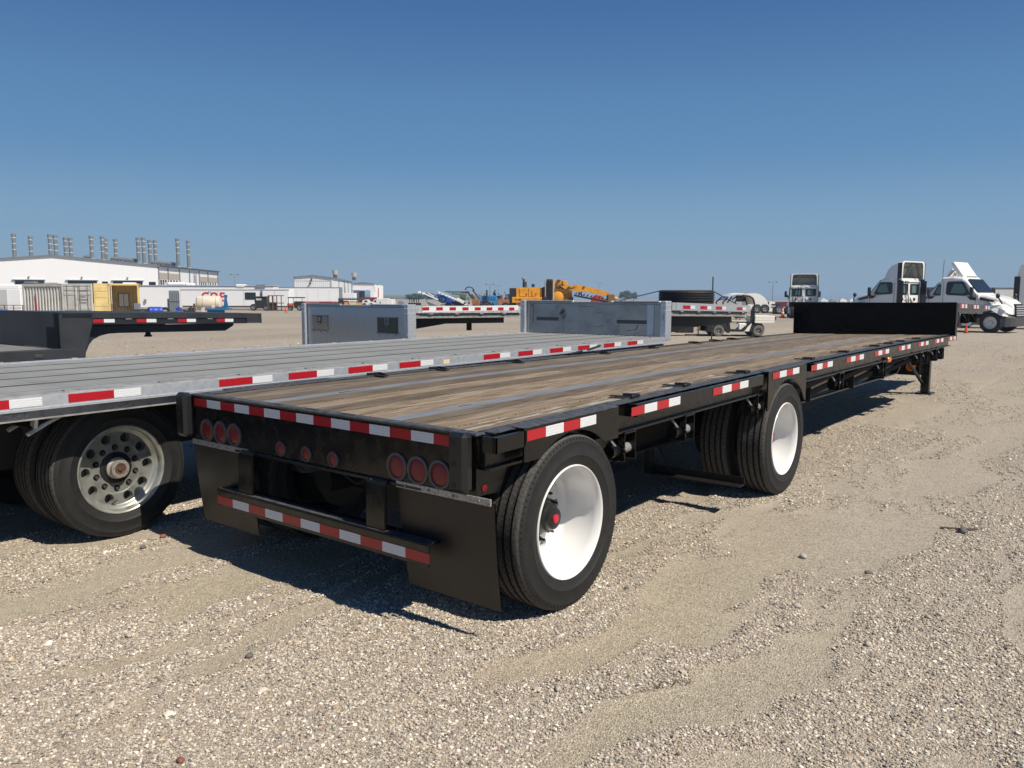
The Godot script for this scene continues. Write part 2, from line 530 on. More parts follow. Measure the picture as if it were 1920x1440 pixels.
	# paints of the yard
	for e in [["white_panel", [0.80, 0.82, 0.84], 0.5], ["white_gloss", [0.80, 0.81, 0.80], 0.22], ["cream", [0.66, 0.60, 0.42], 0.55], ["stack_grey", [0.17, 0.19, 0.195], 0.6], ["roof_edge", [0.16, 0.17, 0.18], 0.6],
		["tan_band", [0.42, 0.37, 0.30], 0.7], ["container_grey", [0.60, 0.60, 0.55], 0.6], ["container_yellow", [0.72, 0.56, 0.24], 0.6], ["digger_yellow", [0.72, 0.33, 0.020], 0.42], ["blue_machine", [0.02, 0.26, 0.62], 0.45],
		["royal_blue", [0.02, 0.06, 0.42], 0.5], ["steel_blue", [0.02, 0.14, 0.30], 0.5], ["green_machine", [0.09, 0.17, 0.11], 0.6], ["orange_rust", [0.36, 0.16, 0.055], 0.7], ["machine_red", [0.42, 0.035, 0.028], 0.5],
		["bright_orange", [0.80, 0.10, 0.03], 0.5], ["maroon", [0.16, 0.012, 0.02], 0.4], ["dark_metal", [0.035, 0.035, 0.037], 0.55], ["black_rubber", [0.018, 0.018, 0.018], 0.8], ["grey_metal", [0.22, 0.22, 0.22], 0.55],
		["blue_grey", [0.20, 0.23, 0.26], 0.55], ["pale_grey", [0.50, 0.51, 0.51], 0.6], ["tank_cream", [0.72, 0.64, 0.52], 0.4], ["seat_grey", [0.38, 0.36, 0.33], 0.7], ["cart_white", [0.78, 0.76, 0.70], 0.4],
		["cart_black", [0.020, 0.021, 0.022], 0.4], ["cart_green", [0.012, 0.030, 0.025], 0.3], ["fairing_grey", [0.40, 0.41, 0.38], 0.6], ["truck_white", [0.78, 0.79, 0.77], 0.20], ["truck_trim", [0.015, 0.015, 0.016], 0.4], ["bumper_grey", [0.055, 0.056, 0.058], 0.5],
		["light_grille", [0.42, 0.43, 0.44], 0.35], ["cone_orange", [0.75, 0.095, 0.025], 0.6], ["cone_white", [0.75, 0.74, 0.72], 0.5], ["cone_base", [0.05, 0.035, 0.03], 0.8], ["ink_black", [0.01, 0.01, 0.01], 0.6], ["ink_grey", [0.16, 0.16, 0.17], 0.7], ["ink_red", [0.55, 0.03, 0.035], 0.5],
		["sticker_tan", [0.70, 0.55, 0.36], 0.5], ["leaf_green", [0.045, 0.085, 0.025], 0.8], ["trunk_brown", [0.09, 0.065, 0.045], 0.9], ["shirt_dark", [0.03, 0.03, 0.035], 0.9], ["skin", [0.36, 0.20, 0.14], 0.6], ["far_van", [0.70, 0.72, 0.72], 0.4], ["door_dark", [0.012, 0.013, 0.015], 0.7]]:
		var q := mat(e[0], lin(e[1][0], e[1][1], e[1][2]), e[2])
		if e[0] in ["cream", "container_grey", "container_yellow", "digger_yellow", "stack_grey", "orange_rust", "green_machine", "blue_machine", "tank_cream", "grey_metal", "bumper_grey", "fairing_grey"]:
			tri_tex(q, soft, 0.22)
	m = mat("glass", Color(0.10, 0.13, 0.13, 0.55), 0.05)
	m.transparency = BaseMaterial3D.TRANSPARENCY_ALPHA
	m = mat("dark_glass", lin(0.012, 0.016, 0.017), 0.06)
	m = mat("teal_glass", lin(0.10, 0.17, 0.16), 0.10)
	m = mat("headlamp", lin(0.62, 0.64, 0.66), 0.1, 0.4)
	wood()
	gravel_material()

func wood() -> void:   # weathered hardwood decking: long grain along v, pale scuffs, dark stains
	var w := 256
	var h := 1024
	var im := Image.create(w, h, false, Image.FORMAT_RGB8)
	var g := FastNoiseLite.new()
	g.seed = 71
	g.frequency = 1.0
	g.fractal_octaves = 4
	var s := FastNoiseLite.new()
	s.seed = 72
	s.frequency = 1.0
	s.fractal_octaves = 3
	var s2 := FastNoiseLite.new()
	s2.seed = 75
	s2.frequency = 1.0
	s2.fractal_octaves = 5
	var base := Color(0.142, 0.104, 0.064)
	var pale := Color(0.235, 0.195, 0.140)
	var dark := Color(0.040, 0.028, 0.018)
	for y in h:
		var t := absf(float(y) / h * 2.0 - 1.0)   # mirrored, so that it tiles
		for x in w:
			var a := absf(float(x) / w * 2.0 - 1.0)
			var gr := g.get_noise_2d(a * 26.0, t * 2.2)
			var st := s.get_noise_2d(a * 3.4 + 9.0, t * 2.4)
			var fl := s2.get_noise_2d(a * 11.0, t * 5.0 + 40.0)
			var c := base.lerp(pale, clampf(0.30 + gr * 1.2 + st * 0.55, 0.0, 1.0))
			c = c.lerp(dark, clampf((fl - 0.16) * 3.0, 0.0, 0.8))
			c = c.lerp(Color(0.36, 0.34, 0.30), clampf((s2.get_noise_2d(a * 7.0 + 50.0, t * 3.0) - 0.30) * 2.0, 0.0, 0.5))
			im.set_pixel(x, y, c.linear_to_srgb())
	var tx := ImageTexture.create_from_image(im)
	var worn: Image = im.duplicate()
	for y in h:
		var t := absf(float(y) / h * 2.0 - 1.0)
		for x in w:
			var a := absf(float(x) / w * 2.0 - 1.0)
			var p := clampf((s2.get_noise_2d(a * 5.0 + 90.0, t * 6.0) + 0.5 * g.get_noise_2d(a * 30.0, t * 8.0) - 0.12) * 3.0, 0.0, 0.85)
			worn.set_pixel(x, y, im.get_pixel(x, y).lerp(Color(0.66, 0.64, 0.61), p))
	var tw := ImageTexture.create_from_image(worn)
	var ws := mat("wood_worn", Color(1, 1, 1), 0.85)
	ws.albedo_texture = tw
	ws.uv1_scale = Vector3(1.6, 0.22, 1.0)
	for k in 4:
		var m := mat("wood_%d" % k, Color([1.0, 0.86, 1.12, 0.94][k], [1.0, 0.85, 1.11, 0.95][k], [1.0, 0.83, 1.10, 0.97][k]), 0.8)
		m.albedo_texture = tx
		m.uv1_scale = Vector3(1.6, 0.22, 1.0)
		m.uv1_offset = Vector3(0.13 * k, 0.21 * k, 0.0)

func gravel_material() -> void:
	var m := mat("gravel_ground", lin(1.0), 0.95)
	var stones := [[0.0, lin(0.11, 0.10, 0.09)], [0.14, lin(0.22, 0.20, 0.17)], [0.3, lin(0.34, 0.30, 0.245)], [0.5, lin(0.41, 0.36, 0.29)], [0.7, lin(0.46, 0.41, 0.335)], [0.85, lin(0.56, 0.51, 0.43)], [1.0, lin(0.74, 0.70, 0.62)]]
	var f := FastNoiseLite.new()
	f.noise_type = FastNoiseLite.TYPE_CELLULAR
	f.cellular_return_type = FastNoiseLite.RETURN_CELL_VALUE
	f.frequency = 0.11
	f.seed = 81
	f.fractal_octaves = 3
	f.fractal_gain = 0.7
	f.fractal_lacunarity = 2.3
	var t := NoiseTexture2D.new()
	t.noise = f
	t.width = 2048
	t.height = 2048
	t.seamless = true
	t.generate_mipmaps = false
	var g := Gradient.new()
	g.offsets = PackedFloat32Array(stones.map(func(s): return s[0]))
	g.colors = PackedColorArray(stones.map(func(s): return s[1]))
	t.color_ramp = g
	m.albedo_texture = t
	m.uv1_triplanar = true
	m.uv1_world_triplanar = true
	m.uv1_scale = Vector3.ONE * 0.43
	m.uv1_triplanar_sharpness = 20.0
	m.vertex_color_use_as_albedo = true
	var f2: FastNoiseLite = f.duplicate()
	f2.cellular_return_type = FastNoiseLite.RETURN_DISTANCE
	var b := NoiseTexture2D.new()
	b.noise = f2
	b.width = 2048
	b.height = 2048
	b.seamless = true
	b.generate_mipmaps = false
	b.as_normal_map = true
	b.bump_strength = 7.0
	m.normal_enabled = true
	m.normal_texture = b
	m.normal_scale = 1.4
	m = mat("pebble", lin(1.0), 0.9)
	m.vertex_color_use_as_albedo = true

# ---------------------------------------------------------------- ground
var n_track := FastNoiseLite.new()
var n_patch := FastNoiseLite.new()
var n_small := FastNoiseLite.new()

func sandy(x: float, z: float) -> float:   # 0 where gravel lies loose, 1 where wheels have pressed it into fine sand
	var wob := n_patch.get_noise_2d(x * 0.35, z * 0.35) * 0.7
	var a := n_track.get_noise_2d((x + wob) * 1.5, z * 0.16) + 0.35 * n_small.get_noise_2d(x * 2.2, z * 0.9)
	var b := n_patch.get_noise_2d(x * 0.55 + 30.0, z * 0.4)
	return smoothstep(0.0, 0.30, a * 0.9 + b * 0.6 + 0.06)

func ground_y(x: float, z: float) -> float:
	var near := clampf(1.0 - Vector2(x - 2.0, z + 4.0).length() / 60.0, 0.0, 1.0)
	return (n_small.get_noise_2d(x * 3.0, z * 1.2) * 0.008 + n_patch.get_noise_2d(x * 0.9, z * 0.7) * 0.012 - sandy(x, z) * 0.012) * near - 0.004 - 0.004 * maxf(0.0, Vector2(x - 3.5385, z - 2.7406).length() - 40.0)

func make_ground() -> void:
	n_track.seed = 5
	n_track.frequency = 1.0
	n_track.fractal_octaves = 3
	n_patch.seed = 6
	n_patch.frequency = 1.0
	n_patch.fractal_octaves = 3
	n_small.seed = 7
	n_small.frequency = 1.0
	n_small.fractal_octaves = 3
	var xs := axis(-6.0, 7.0, 0.07)
	var zs := axis(-10.0, 3.0, 0.07)
	var v := PackedVector3Array()
	var c := PackedColorArray()
	var ix := PackedInt32Array()
	for z in zs:
		for x in xs:
			v.append(Vector3(x, ground_y(x, z), z))
			var d := Vector2(x - 3.5, z - 2.7).length()
			var s := sandy(x, z)
			var k := Color(1.0, 0.97, 0.94).lerp(Color(1.14, 1.05, 0.945), s * clampf(1.4 - d / 60.0, 0.25, 1.0))
			var far := n_patch.get_noise_2d(x * 0.05 + 7.0, z * 0.05) * 0.16 + n_track.get_noise_2d(x * 0.16, z * 0.03) * 0.20
			k = k * (1.0 + far)
			k = k.lerp(Color(0.92, 0.91, 0.91) * (1.0 + far), clampf((d - 8.0) / 30.0, 0.0, 0.8))
			c.append(k)
	var nx := xs.size()
	for j in zs.size() - 1:
		for i in nx - 1:
			var a := j * nx + i
			ix.append_array([a, a + 1, a + nx, a + 1, a + nx + 1, a + nx])
	var nn := PackedVector3Array()
	nn.resize(v.size())
	for j in zs.size():
		for i in nx:
			var i0 := maxi(i - 1, 0)
			var i1 := mini(i + 1, nx - 1)
			var j0 := maxi(j - 1, 0)
			var j1 := mini(j + 1, zs.size() - 1)
			nn[j * nx + i] = (v[j1 * nx + i] - v[j0 * nx + i]).cross(v[j * nx + i1] - v[j * nx + i0]).normalized()
	var arr := []
	arr.resize(Mesh.ARRAY_MAX)
	arr[Mesh.ARRAY_VERTEX] = v
	arr[Mesh.ARRAY_NORMAL] = nn
	arr[Mesh.ARRAY_COLOR] = c
	arr[Mesh.ARRAY_INDEX] = ix
	var am := ArrayMesh.new()
	am.add_surface_from_arrays(Mesh.PRIMITIVE_TRIANGLES, arr)
	am.surface_set_material(0, M.gravel_ground)
	var o := put_mesh("ground", am, self)
	o.set_meta("kind", "structure")
	o.set_meta("label", "wide yard of pale gravel and packed sand under the trailers")
	gravel()

func axis(a: float, b: float, step: float) -> PackedFloat32Array:
	var r := PackedFloat32Array()
	var s := step
	var x := a
	while x > -2600.0:
		s *= 1.09
		x -= s
		r.append(x)
	r.reverse()
	for k in int(round((b - a) / step)) + 1:
		r.append(a + k * step)
	s = step
	x = r[r.size() - 1]
	while x < 2600.0:
		s *= 1.09
		x += s
		r.append(x)
	return r

func pebble_mesh(k: int) -> ArrayMesh:
	var g := RandomNumberGenerator.new()
	g.seed = 900 + k
	var t := (1.0 + sqrt(5.0)) / 2.0
	var p := [V(-1, t, 0), V(1, t, 0), V(-1, -t, 0), V(1, -t, 0), V(0, -1, t), V(0, 1, t), V(0, -1, -t), V(0, 1, -t), V(t, 0, -1), V(t, 0, 1), V(-t, 0, -1), V(-t, 0, 1)]
	for i in 12: p[i] = p[i].normalized() * g.randf_range(0.72, 1.15) * V(1.0, 0.62, 0.8)
	var f := [0, 11, 5, 0, 5, 1, 0, 1, 7, 0, 7, 10, 0, 10, 11, 1, 5, 9, 5, 11, 4, 11, 10, 2, 10, 7, 6, 7, 1, 8, 3, 9, 4, 3, 4, 2, 3, 2, 6, 3, 6, 8, 3, 8, 9, 4, 9, 5, 2, 4, 11, 6, 2, 10, 8, 6, 7, 9, 8, 1]
	var sh := Sh.new()
	for i in range(0, 60, 3): sh.tri(p[f[i]] * 0.5, p[f[i + 1]] * 0.5, p[f[i + 2]] * 0.5)
	return sh.mesh(M.pebble)

func gravel() -> void:   # loose stones where the camera can see them, thinning out with distance
	var tones := [lin(0.40, 0.35, 0.28), lin(0.47, 0.42, 0.345), lin(0.34, 0.305, 0.26), lin(0.23, 0.215, 0.195), lin(0.56, 0.51, 0.43), lin(0.12, 0.115, 0.11), lin(0.74, 0.70, 0.62), lin(0.42, 0.34, 0.24), lin(0.28, 0.17, 0.12)]
	var wts := [0.25, 0.22, 0.18, 0.10, 0.12, 0.04, 0.045, 0.04, 0.005]
	var lots := []
	for k in 5: lots.append([])
	var eye := Vector2(3.5385, 2.7406)
	var fw := Vector2(-0.6194, -0.7851)
	var g := RandomNumberGenerator.new()
	g.seed = 77
	for ring in [[1.9, 4.5, 17000.0], [4.5, 7.0, 7600.0], [7.0, 11.0, 2500.0], [11.0, 18.0, 560.0], [18.0, 34.0, 60.0]]:
		var half := 0.66
		var area: float = half * (ring[1] * ring[1] - ring[0] * ring[0])
		for k in int(area * ring[2]):
			var r := sqrt(g.randf_range(ring[0] * ring[0], ring[1] * ring[1]))
			var a := g.randf_range(-half, half)
			var q := eye + fw.rotated(a) * r
			var s := sandy(q.x, q.y)
			if g.randf() < s * 0.82: continue
			var big := pow(g.randf(), 3.4) * (1.0 - 0.75 * s)
			var sz := lerpf(0.0060, 0.0205, big) * clampf(0.82 + r * 0.055, 1.0, 2.2)
			if g.randf() < 0.004: sz *= g.randf_range(1.6, 2.6)
			var b := Basis.from_euler(V(g.randf_range(-0.5, 0.5), g.randf() * TAU, g.randf_range(-0.5, 0.5))).scaled(V(sz, sz * g.randf_range(0.7, 1.1), sz))
			var roll := g.randf()
			var ti := 0
			while ti < 8 and roll > wts[ti]:
				roll -= wts[ti]
				ti += 1
			var col: Color = tones[ti].srgb_to_linear() * g.randf_range(0.72, 1.3)
			lots[g.randi() % 5].append([Transform3D(b, V(q.x, ground_y(q.x, q.y) + sz * 0.14, q.y)), col])
	for k in 5:
		var mm := MultiMesh.new()
		mm.transform_format = MultiMesh.TRANSFORM_3D
		mm.use_colors = true
		mm.mesh = pebble_mesh(k)
		mm.instance_count = lots[k].size()
		for i in lots[k].size():
			mm.set_instance_transform(i, lots[k][i][0])
			mm.set_instance_color(i, lots[k][i][1])
		var o := MultiMeshInstance3D.new()
		o.name = numbered("gravel")
		o.multimesh = mm
		o.set_meta("kind", "stuff")
		o.set_meta("label", "loose gravel stones strewn over the sandy yard")
		add_child(o)

# ---------------------------------------------------------------- wheels
var W := {}   # shared wheel meshes

func wheel_meshes() -> void:
	for worn in 2:
		var am := ArrayMesh.new()
		var t := Sh.new()
		var g := 0.013
		var gs := []
		var pr := P([0.452, -0.112, 0.4595, -0.104, 0.4625, -0.092])
		for c in [-0.072, -0.025, 0.025, 0.072]:
			pr.append_array(P([0.4645, c - 0.0075]))
			t.lathe(pr, 72)
			pr = P([0.4645, c + 0.0075])
		pr.append_array(P([0.4625, 0.092, 0.4595, 0.104, 0.452, 0.112]))
		t.lathe(pr, 72)
		for c in [-0.072, -0.025, 0.025, 0.072]:
			var gv := Sh.new()
			gv.lathe(P([0.4645, c - 0.0075, 0.4645 - g, c - 0.006, 0.4645 - g, c + 0.006, 0.4645, c + 0.0075]), 72)
			gs.append(gv)
		t.add_to(am, M.tyre_tread)
		for gv in gs: gv.add_to(am, M.tyre_groove)
		if worn == 0:   # fine cuts across the ribs
			var cut := Sh.new()
			for k in 110:
				for c in [-0.0485, 0.0, 0.0485]:
					var an: float = TAU * (k + 0.3 * c / 0.0485) / 110.0
					for e in [-0.016, 0.016]: cut.box(V(c + e, 0.4646 * cos(an), 0.4646 * sin(an)), V(0.010, 0.0016, 0.0026), 0.0, Basis(Vector3.RIGHT, an))
			cut.add_to(am, M.tyre_groove)
		var w := Sh.new()
		w.lathe(P([0.288, -0.092, 0.296, -0.104, 0.306, -0.110, 0.308, -0.114, 0.33, -0.1225, 0.352, -0.1265, 0.354, -0.1285, 0.358, -0.1285, 0.36, -0.1270, 0.40, -0.1265, 0.424, -0.1225, 0.426, -0.1235, 0.43, -0.1215, 0.443, -0.1165, 0.452, -0.112]), 72)
		w.lathe(P([0.452, 0.112, 0.443, 0.1165, 0.43, 0.1215, 0.426, 0.1235, 0.424, 0.1225, 0.40, 0.1265, 0.36, 0.1270, 0.358, 0.1285, 0.354, 0.1285, 0.352, 0.1265, 0.33, 0.1225, 0.308, 0.114, 0.306, 0.110, 0.296, 0.104, 0.288, 0.092]), 72)
		if worn == 0:   # moulded ribs round the shoulder
			for k in 90:
				var a := TAU * k / 90.0
				w.box(V(0.1185, 0.4395 * cos(a), 0.4395 * sin(a)), V(0.004, 0.012, 0.004), 0.0, Basis(Vector3.RIGHT, a))
		w.add_to(am, M.tyre_wall)
		W["tyre_%d" % worn] = am
	# white steel rim, dished deep
	var r := Sh.new()
	r.lathe(P([0.292, 0.096, 0.303, 0.100, 0.305, 0.108, 0.303, 0.116, 0.299, 0.119, 0.294, 0.117, 0.288, 0.108, 0.2795, 0.092, 0.277, 0.070, 0.277, 0.010, 0.266, -0.030, 0.262, -0.090, 0.254, -0.115, 0.236, -0.130]), 64)
	r.holed(0.152, 0.236, 5, 0.196, 0.029, -0.122, -0.130, 0.03, 0.35)
	r.lathe(P([0.152, -0.122, 0.08, -0.120]), 48)
	r.lathe(P([0.236, -0.139, 0.258, -0.12, 0.272, -0.03, 0.280, 0.010, 0.280, 0.09]), 48)
	W["white_rim"] = r.mesh(M.wheel_white)
	r = Sh.new()
	r.lathe(P([0.277, 0.096, 0.303, 0.100, 0.305, 0.108, 0.303, 0.116, 0.290, 0.112, 0.278, 0.08, 0.272, -0.03, 0.272, -0.1, 0.303, -0.116, 0.29, -0.116, 0.262, -0.09, 0.262, 0.05, 0.24, 0.064, 0.15, 0.066, 0.10, 0.066]), 40)
	W["dark_rim"] = r.mesh(M.black_frame)
	# black hub with a red cap
	var h := Sh.new()
	h.lathe(P([0.112, -0.122, 0.108, -0.085, 0.084, -0.065, 0.078, -0.024, 0.064, -0.016, 0.060, -0.002, 0.057, 0.006, 0.050, 0.009, 0.0, 0.009]), 32)
	for k in 10:
		var a := TAU * k / 10.0
		h.cyl(V(-0.122, 0.1325 * cos(a), 0.1325 * sin(a)), V(-0.094, 0.1325 * cos(a), 0.1325 * sin(a)), 0.0175, 0.016, 6)
		h.cyl(V(-0.094, 0.1325 * cos(a), 0.1325 * sin(a)), V(-0.064, 0.1325 * cos(a), 0.1325 * sin(a)), 0.009, 0.008, 6)
	W["black_hub"] = h.mesh(M.hub_black)
	h = Sh.new()
	h.lathe(P([0.024, 0.009, 0.024, 0.015, 0.020, 0.017, 0.0, 0.017]), 20)
	W["red_cap"] = h.mesh(M.cap_red)
	# polished wheel with ten round holes
	r = Sh.new()
	r.lathe(P([0.292, 0.096, 0.303, 0.100, 0.305, 0.108, 0.303, 0.116, 0.298, 0.118, 0.292, 0.115, 0.284, 0.106, 0.279, 0.090, 0.277, 0.072, 0.262, 0.060, 0.258, 0.052, 0.252, 0.048]), 64)
	r.holed(0.178, 0.252, 10, 0.215, 0.0335, 0.034, 0.048, 0.05, 0.12)
	r.lathe(P([0.178, 0.034, 0.174, 0.026]), 48)
	r.holed(0.112, 0.174, 10, 0.1435, 0.022, 0.026, 0.026, 0.012, 0.43)
	W["polished_rim"] = r.mesh(M.polished_wheel)
	r = Sh.new()
	r.lathe(P([0.26, -0.02, 0.11, -0.02]), 32)
	for k in 10:
		var a := 0.43 + TAU * k / 10.0
		r.cyl(V(0.005, 0.1435 * cos(a), 0.1435 * sin(a)), V(0.036, 0.1435 * cos(a), 0.1435 * sin(a)), 0.015, 0.012, 6)
	W["wheel_back"] = r.mesh(M.hub_dark)
	h = Sh.new()
	h.lathe(P([0.112, 0.020, 0.110, 0.030, 0.104, 0.034, 0.074, 0.036]), 40)
	W["hub_base"] = h.mesh(M.hub_black)
	h = Sh.new()
	h.lathe(P([0.074, 0.036, 0.074, 0.046, 0.058, 0.052, 0.054, 0.080, 0.062, 0.082, 0.062, 0.088, 0.040, 0.089]), 40)
	for k in 6:
		var a := TAU * k / 6.0
		h.cyl(V(0.086, 0.051 * cos(a), 0.051 * sin(a)), V(0.093, 0.051 * cos(a), 0.051 * sin(a)), 0.0055, 0.005, 6)
	W["alloy_hub"] = h.mesh(M.hub_alloy)
	h = Sh.new()
	h.lathe(P([0.040, 0.0895, 0.036, 0.086, 0.020, 0.086]), 24)
	h.lathe(P([0.020, 0.086, 0.018, 0.094, 0.0, 0.095]), 6)
	W["hub_plug"] = h.mesh(M.rust)
	r = Sh.new()
	r.cyl(V(0.05, -0.225, 0.10), V(0.085, -0.20, 0.075), 0.005, 0.004, 6)
	W["valve"] = r.mesh(M.hub_dark)
	r = Sh.new()
	r.cyl(V(-0.10, -0.20, -0.06), V(0.02, -0.235, -0.035), 0.006, 0.005, 8)
	r.cyl(V(0.02, -0.235, -0.035), V(0.035, -0.24, -0.032), 0.008, 0.007, 8)
	W["tag"] = r.mesh(M.lens_orange)

func put_wheel(parent: Node3D, at: Vector3, kind: String, left := false, spin := 0.0) -> void:
	var w := node("wheel", parent, at, Vector3(spin, PI if left else 0.0, 0))
	put_mesh("tyre", W["tyre_0"] if kind != "inner" else W["tyre_1"], w)
	if kind == "white":
		put_mesh("rim", W["white_rim"], w)
		put_mesh("hub", W["black_hub"], w)
		put_mesh("hub_cap", W["red_cap"], w)
	elif kind == "plain":
		put_mesh("rim", W["white_rim"], w)
	elif kind == "polished":
		put_mesh("rim", W["polished_rim"], w)
		put_mesh("wheel_back", W["wheel_back"], w)
		put_mesh("hub_base", W["hub_base"], w)
		put_mesh("hub", W["alloy_hub"], w)
		put_mesh("hub_plug", W["hub_plug"], w)
		put_mesh("valve_stem", W["valve"], w)
	else:
		put_mesh("rim", W["dark_rim"], w)

# ---------------------------------------------------------------- the black step-deck trailer
func dk(s: float) -> float:   # deck height s metres ahead of the rear end: a slight arch
	return 1.0 + 0.0046 * s + 0.001 * s * (11.5 - s)

func run(sh: Sh, x0: float, x1: float, s0: float, s1: float, y0: float, y1: float, n := 1, f = null) -> void:   # a bar along the trailer that follows the arch; y relative to the deck
	var hf = f if f != null else dk
	for k in n:
		var a := lerpf(s0, s1, float(k) / n)
		var b := lerpf(s0, s1, float(k + 1) / n)
		var ya: float = hf.call(a)
		var yb: float = hf.call(b)
		var pa := ya + (lean(a, x0) if f == null else 0.0)
		var pb := yb + (lean(b, x0) if f == null else 0.0)
		var qa := ya + (lean(a, x1) if f == null else 0.0)
		var qb := yb + (lean(b, x1) if f == null else 0.0)
		sh.quad(V(x0, pa + y1, -a), V(x1, qa + y1, -a), V(x1, qb + y1, -b), V(x0, pb + y1, -b))
		sh.quad(V(x0, pb + y0, -b), V(x1, qb + y0, -b), V(x1, qa + y0, -a), V(x0, pa + y0, -a))
		sh.quad(V(x1, qa + y0, -a), V(x1, qb + y0, -b), V(x1, qb + y1, -b), V(x1, qa + y1, -a))
		sh.quad(V(x0, pb + y0, -b), V(x0, pa + y0, -a), V(x0, pa + y1, -a), V(x0, pb + y1, -b))
		if k == 0: sh.quad(V(x0, pa + y0, -a), V(x1, qa + y0, -a), V(x1, qa + y1, -a), V(x0, pa + y1, -a))
		if k == n - 1: sh.quad(V(x1, qb + y0, -b), V(x0, pb + y0, -b), V(x0, pb + y1, -b), V(x1, qb + y1, -b))

func lean(s: float, x: float) -> float:   # the deck leans a little to its left side
	return -0.05 * clampf((1.2 - x) / 2.4, 0.0, 1.1) * smoothstep(0.0, 5.0, s)

func tape(parent: Node3D, f: Callable, lens: Array, hgt: float, start := 0) -> void:   # red and white reflective tape; f(d) is the top edge at distance d and f's normal is handed in by the second value
	var am := ArrayMesh.new()
	var d := 0.0
	var r := Sh.new()
	var w := Sh.new()
	var line := Sh.new()
	for k in lens.size():
		var a: Array = f.call(d)
		var b: Array = f.call(d + lens[k])
		var up := V(0, hgt, 0)
		var red := (k + start) % 2 == 0
		var nn: Vector3 = a[1] * 0.002
		(r if red else w).quad(a[0] - up + nn, b[0] - up + nn, b[0] + nn, a[0] + nn)
		if not red:   # the honeycomb print shows as faint bands
			for e in [0.22, 0.5, 0.78]:
				var n2: Vector3 = a[1] * 0.0026
				line.quad(a[0] - up * (e + 0.07) + n2, b[0] - up * (e + 0.07) + n2, b[0] - up * (e - 0.05) + n2, a[0] - up * (e - 0.05) + n2)
		d += lens[k]
	r.add_to(am, M.tape_red)
	w.add_to(am, M.tape_white)
	line.add_to(am, M.tape_stripe)
	put_mesh("reflective_tape", am, parent)

func winch_parts(parent: Node3D, at: Vector3) -> void:
	var w := node("winch", parent, at)
	var s := Sh.new()
	s.box(V(0, -0.085, 0.062), V(0.11, 0.17, 0.007), 0.002)
	s.box(V(0, -0.085, -0.062), V(0.11, 0.17, 0.007), 0.002)
	s.box(V(0, -0.002, 0), V(0.11, 0.008, 0.13))
	s.box(V(0.0, -0.028, 0), V(0.006, 0.02, 0.12))
	part("bracket", s, M.black_paint, w)
	s = Sh.new()
	s.cyl(V(0, -0.105, -0.06), V(0, -0.105, 0.06), 0.030, 0.030, 14)
	part("drum", s, M.grey_metal, w)
	s = Sh.new()
	s.cyl(V(0, -0.105, 0.067), V(0, -0.105, 0.080), 0.058, 0.058, 14)
	for k in 14:
		var a := TAU * k / 14.0
		s.box(V(0.059 * cos(a), -0.105 + 0.059 * sin(a), 0.0735), V(0.014, 0.014, 0.012), 0.0, Basis(Vector3.BACK, a + 0.4))
	s.cyl(V(0, -0.105, 0.080), V(0, -0.105, 0.150), 0.040, 0.038, 14)
	part("ratchet", s, M.black_paint, w)
	s = Sh.new()
	s.bar(V(0.02, -0.085, 0.10), V(0.0, -0.02, 0.155), 0.012, 0.012)
	part("pawl", s, M.grey_metal, w)

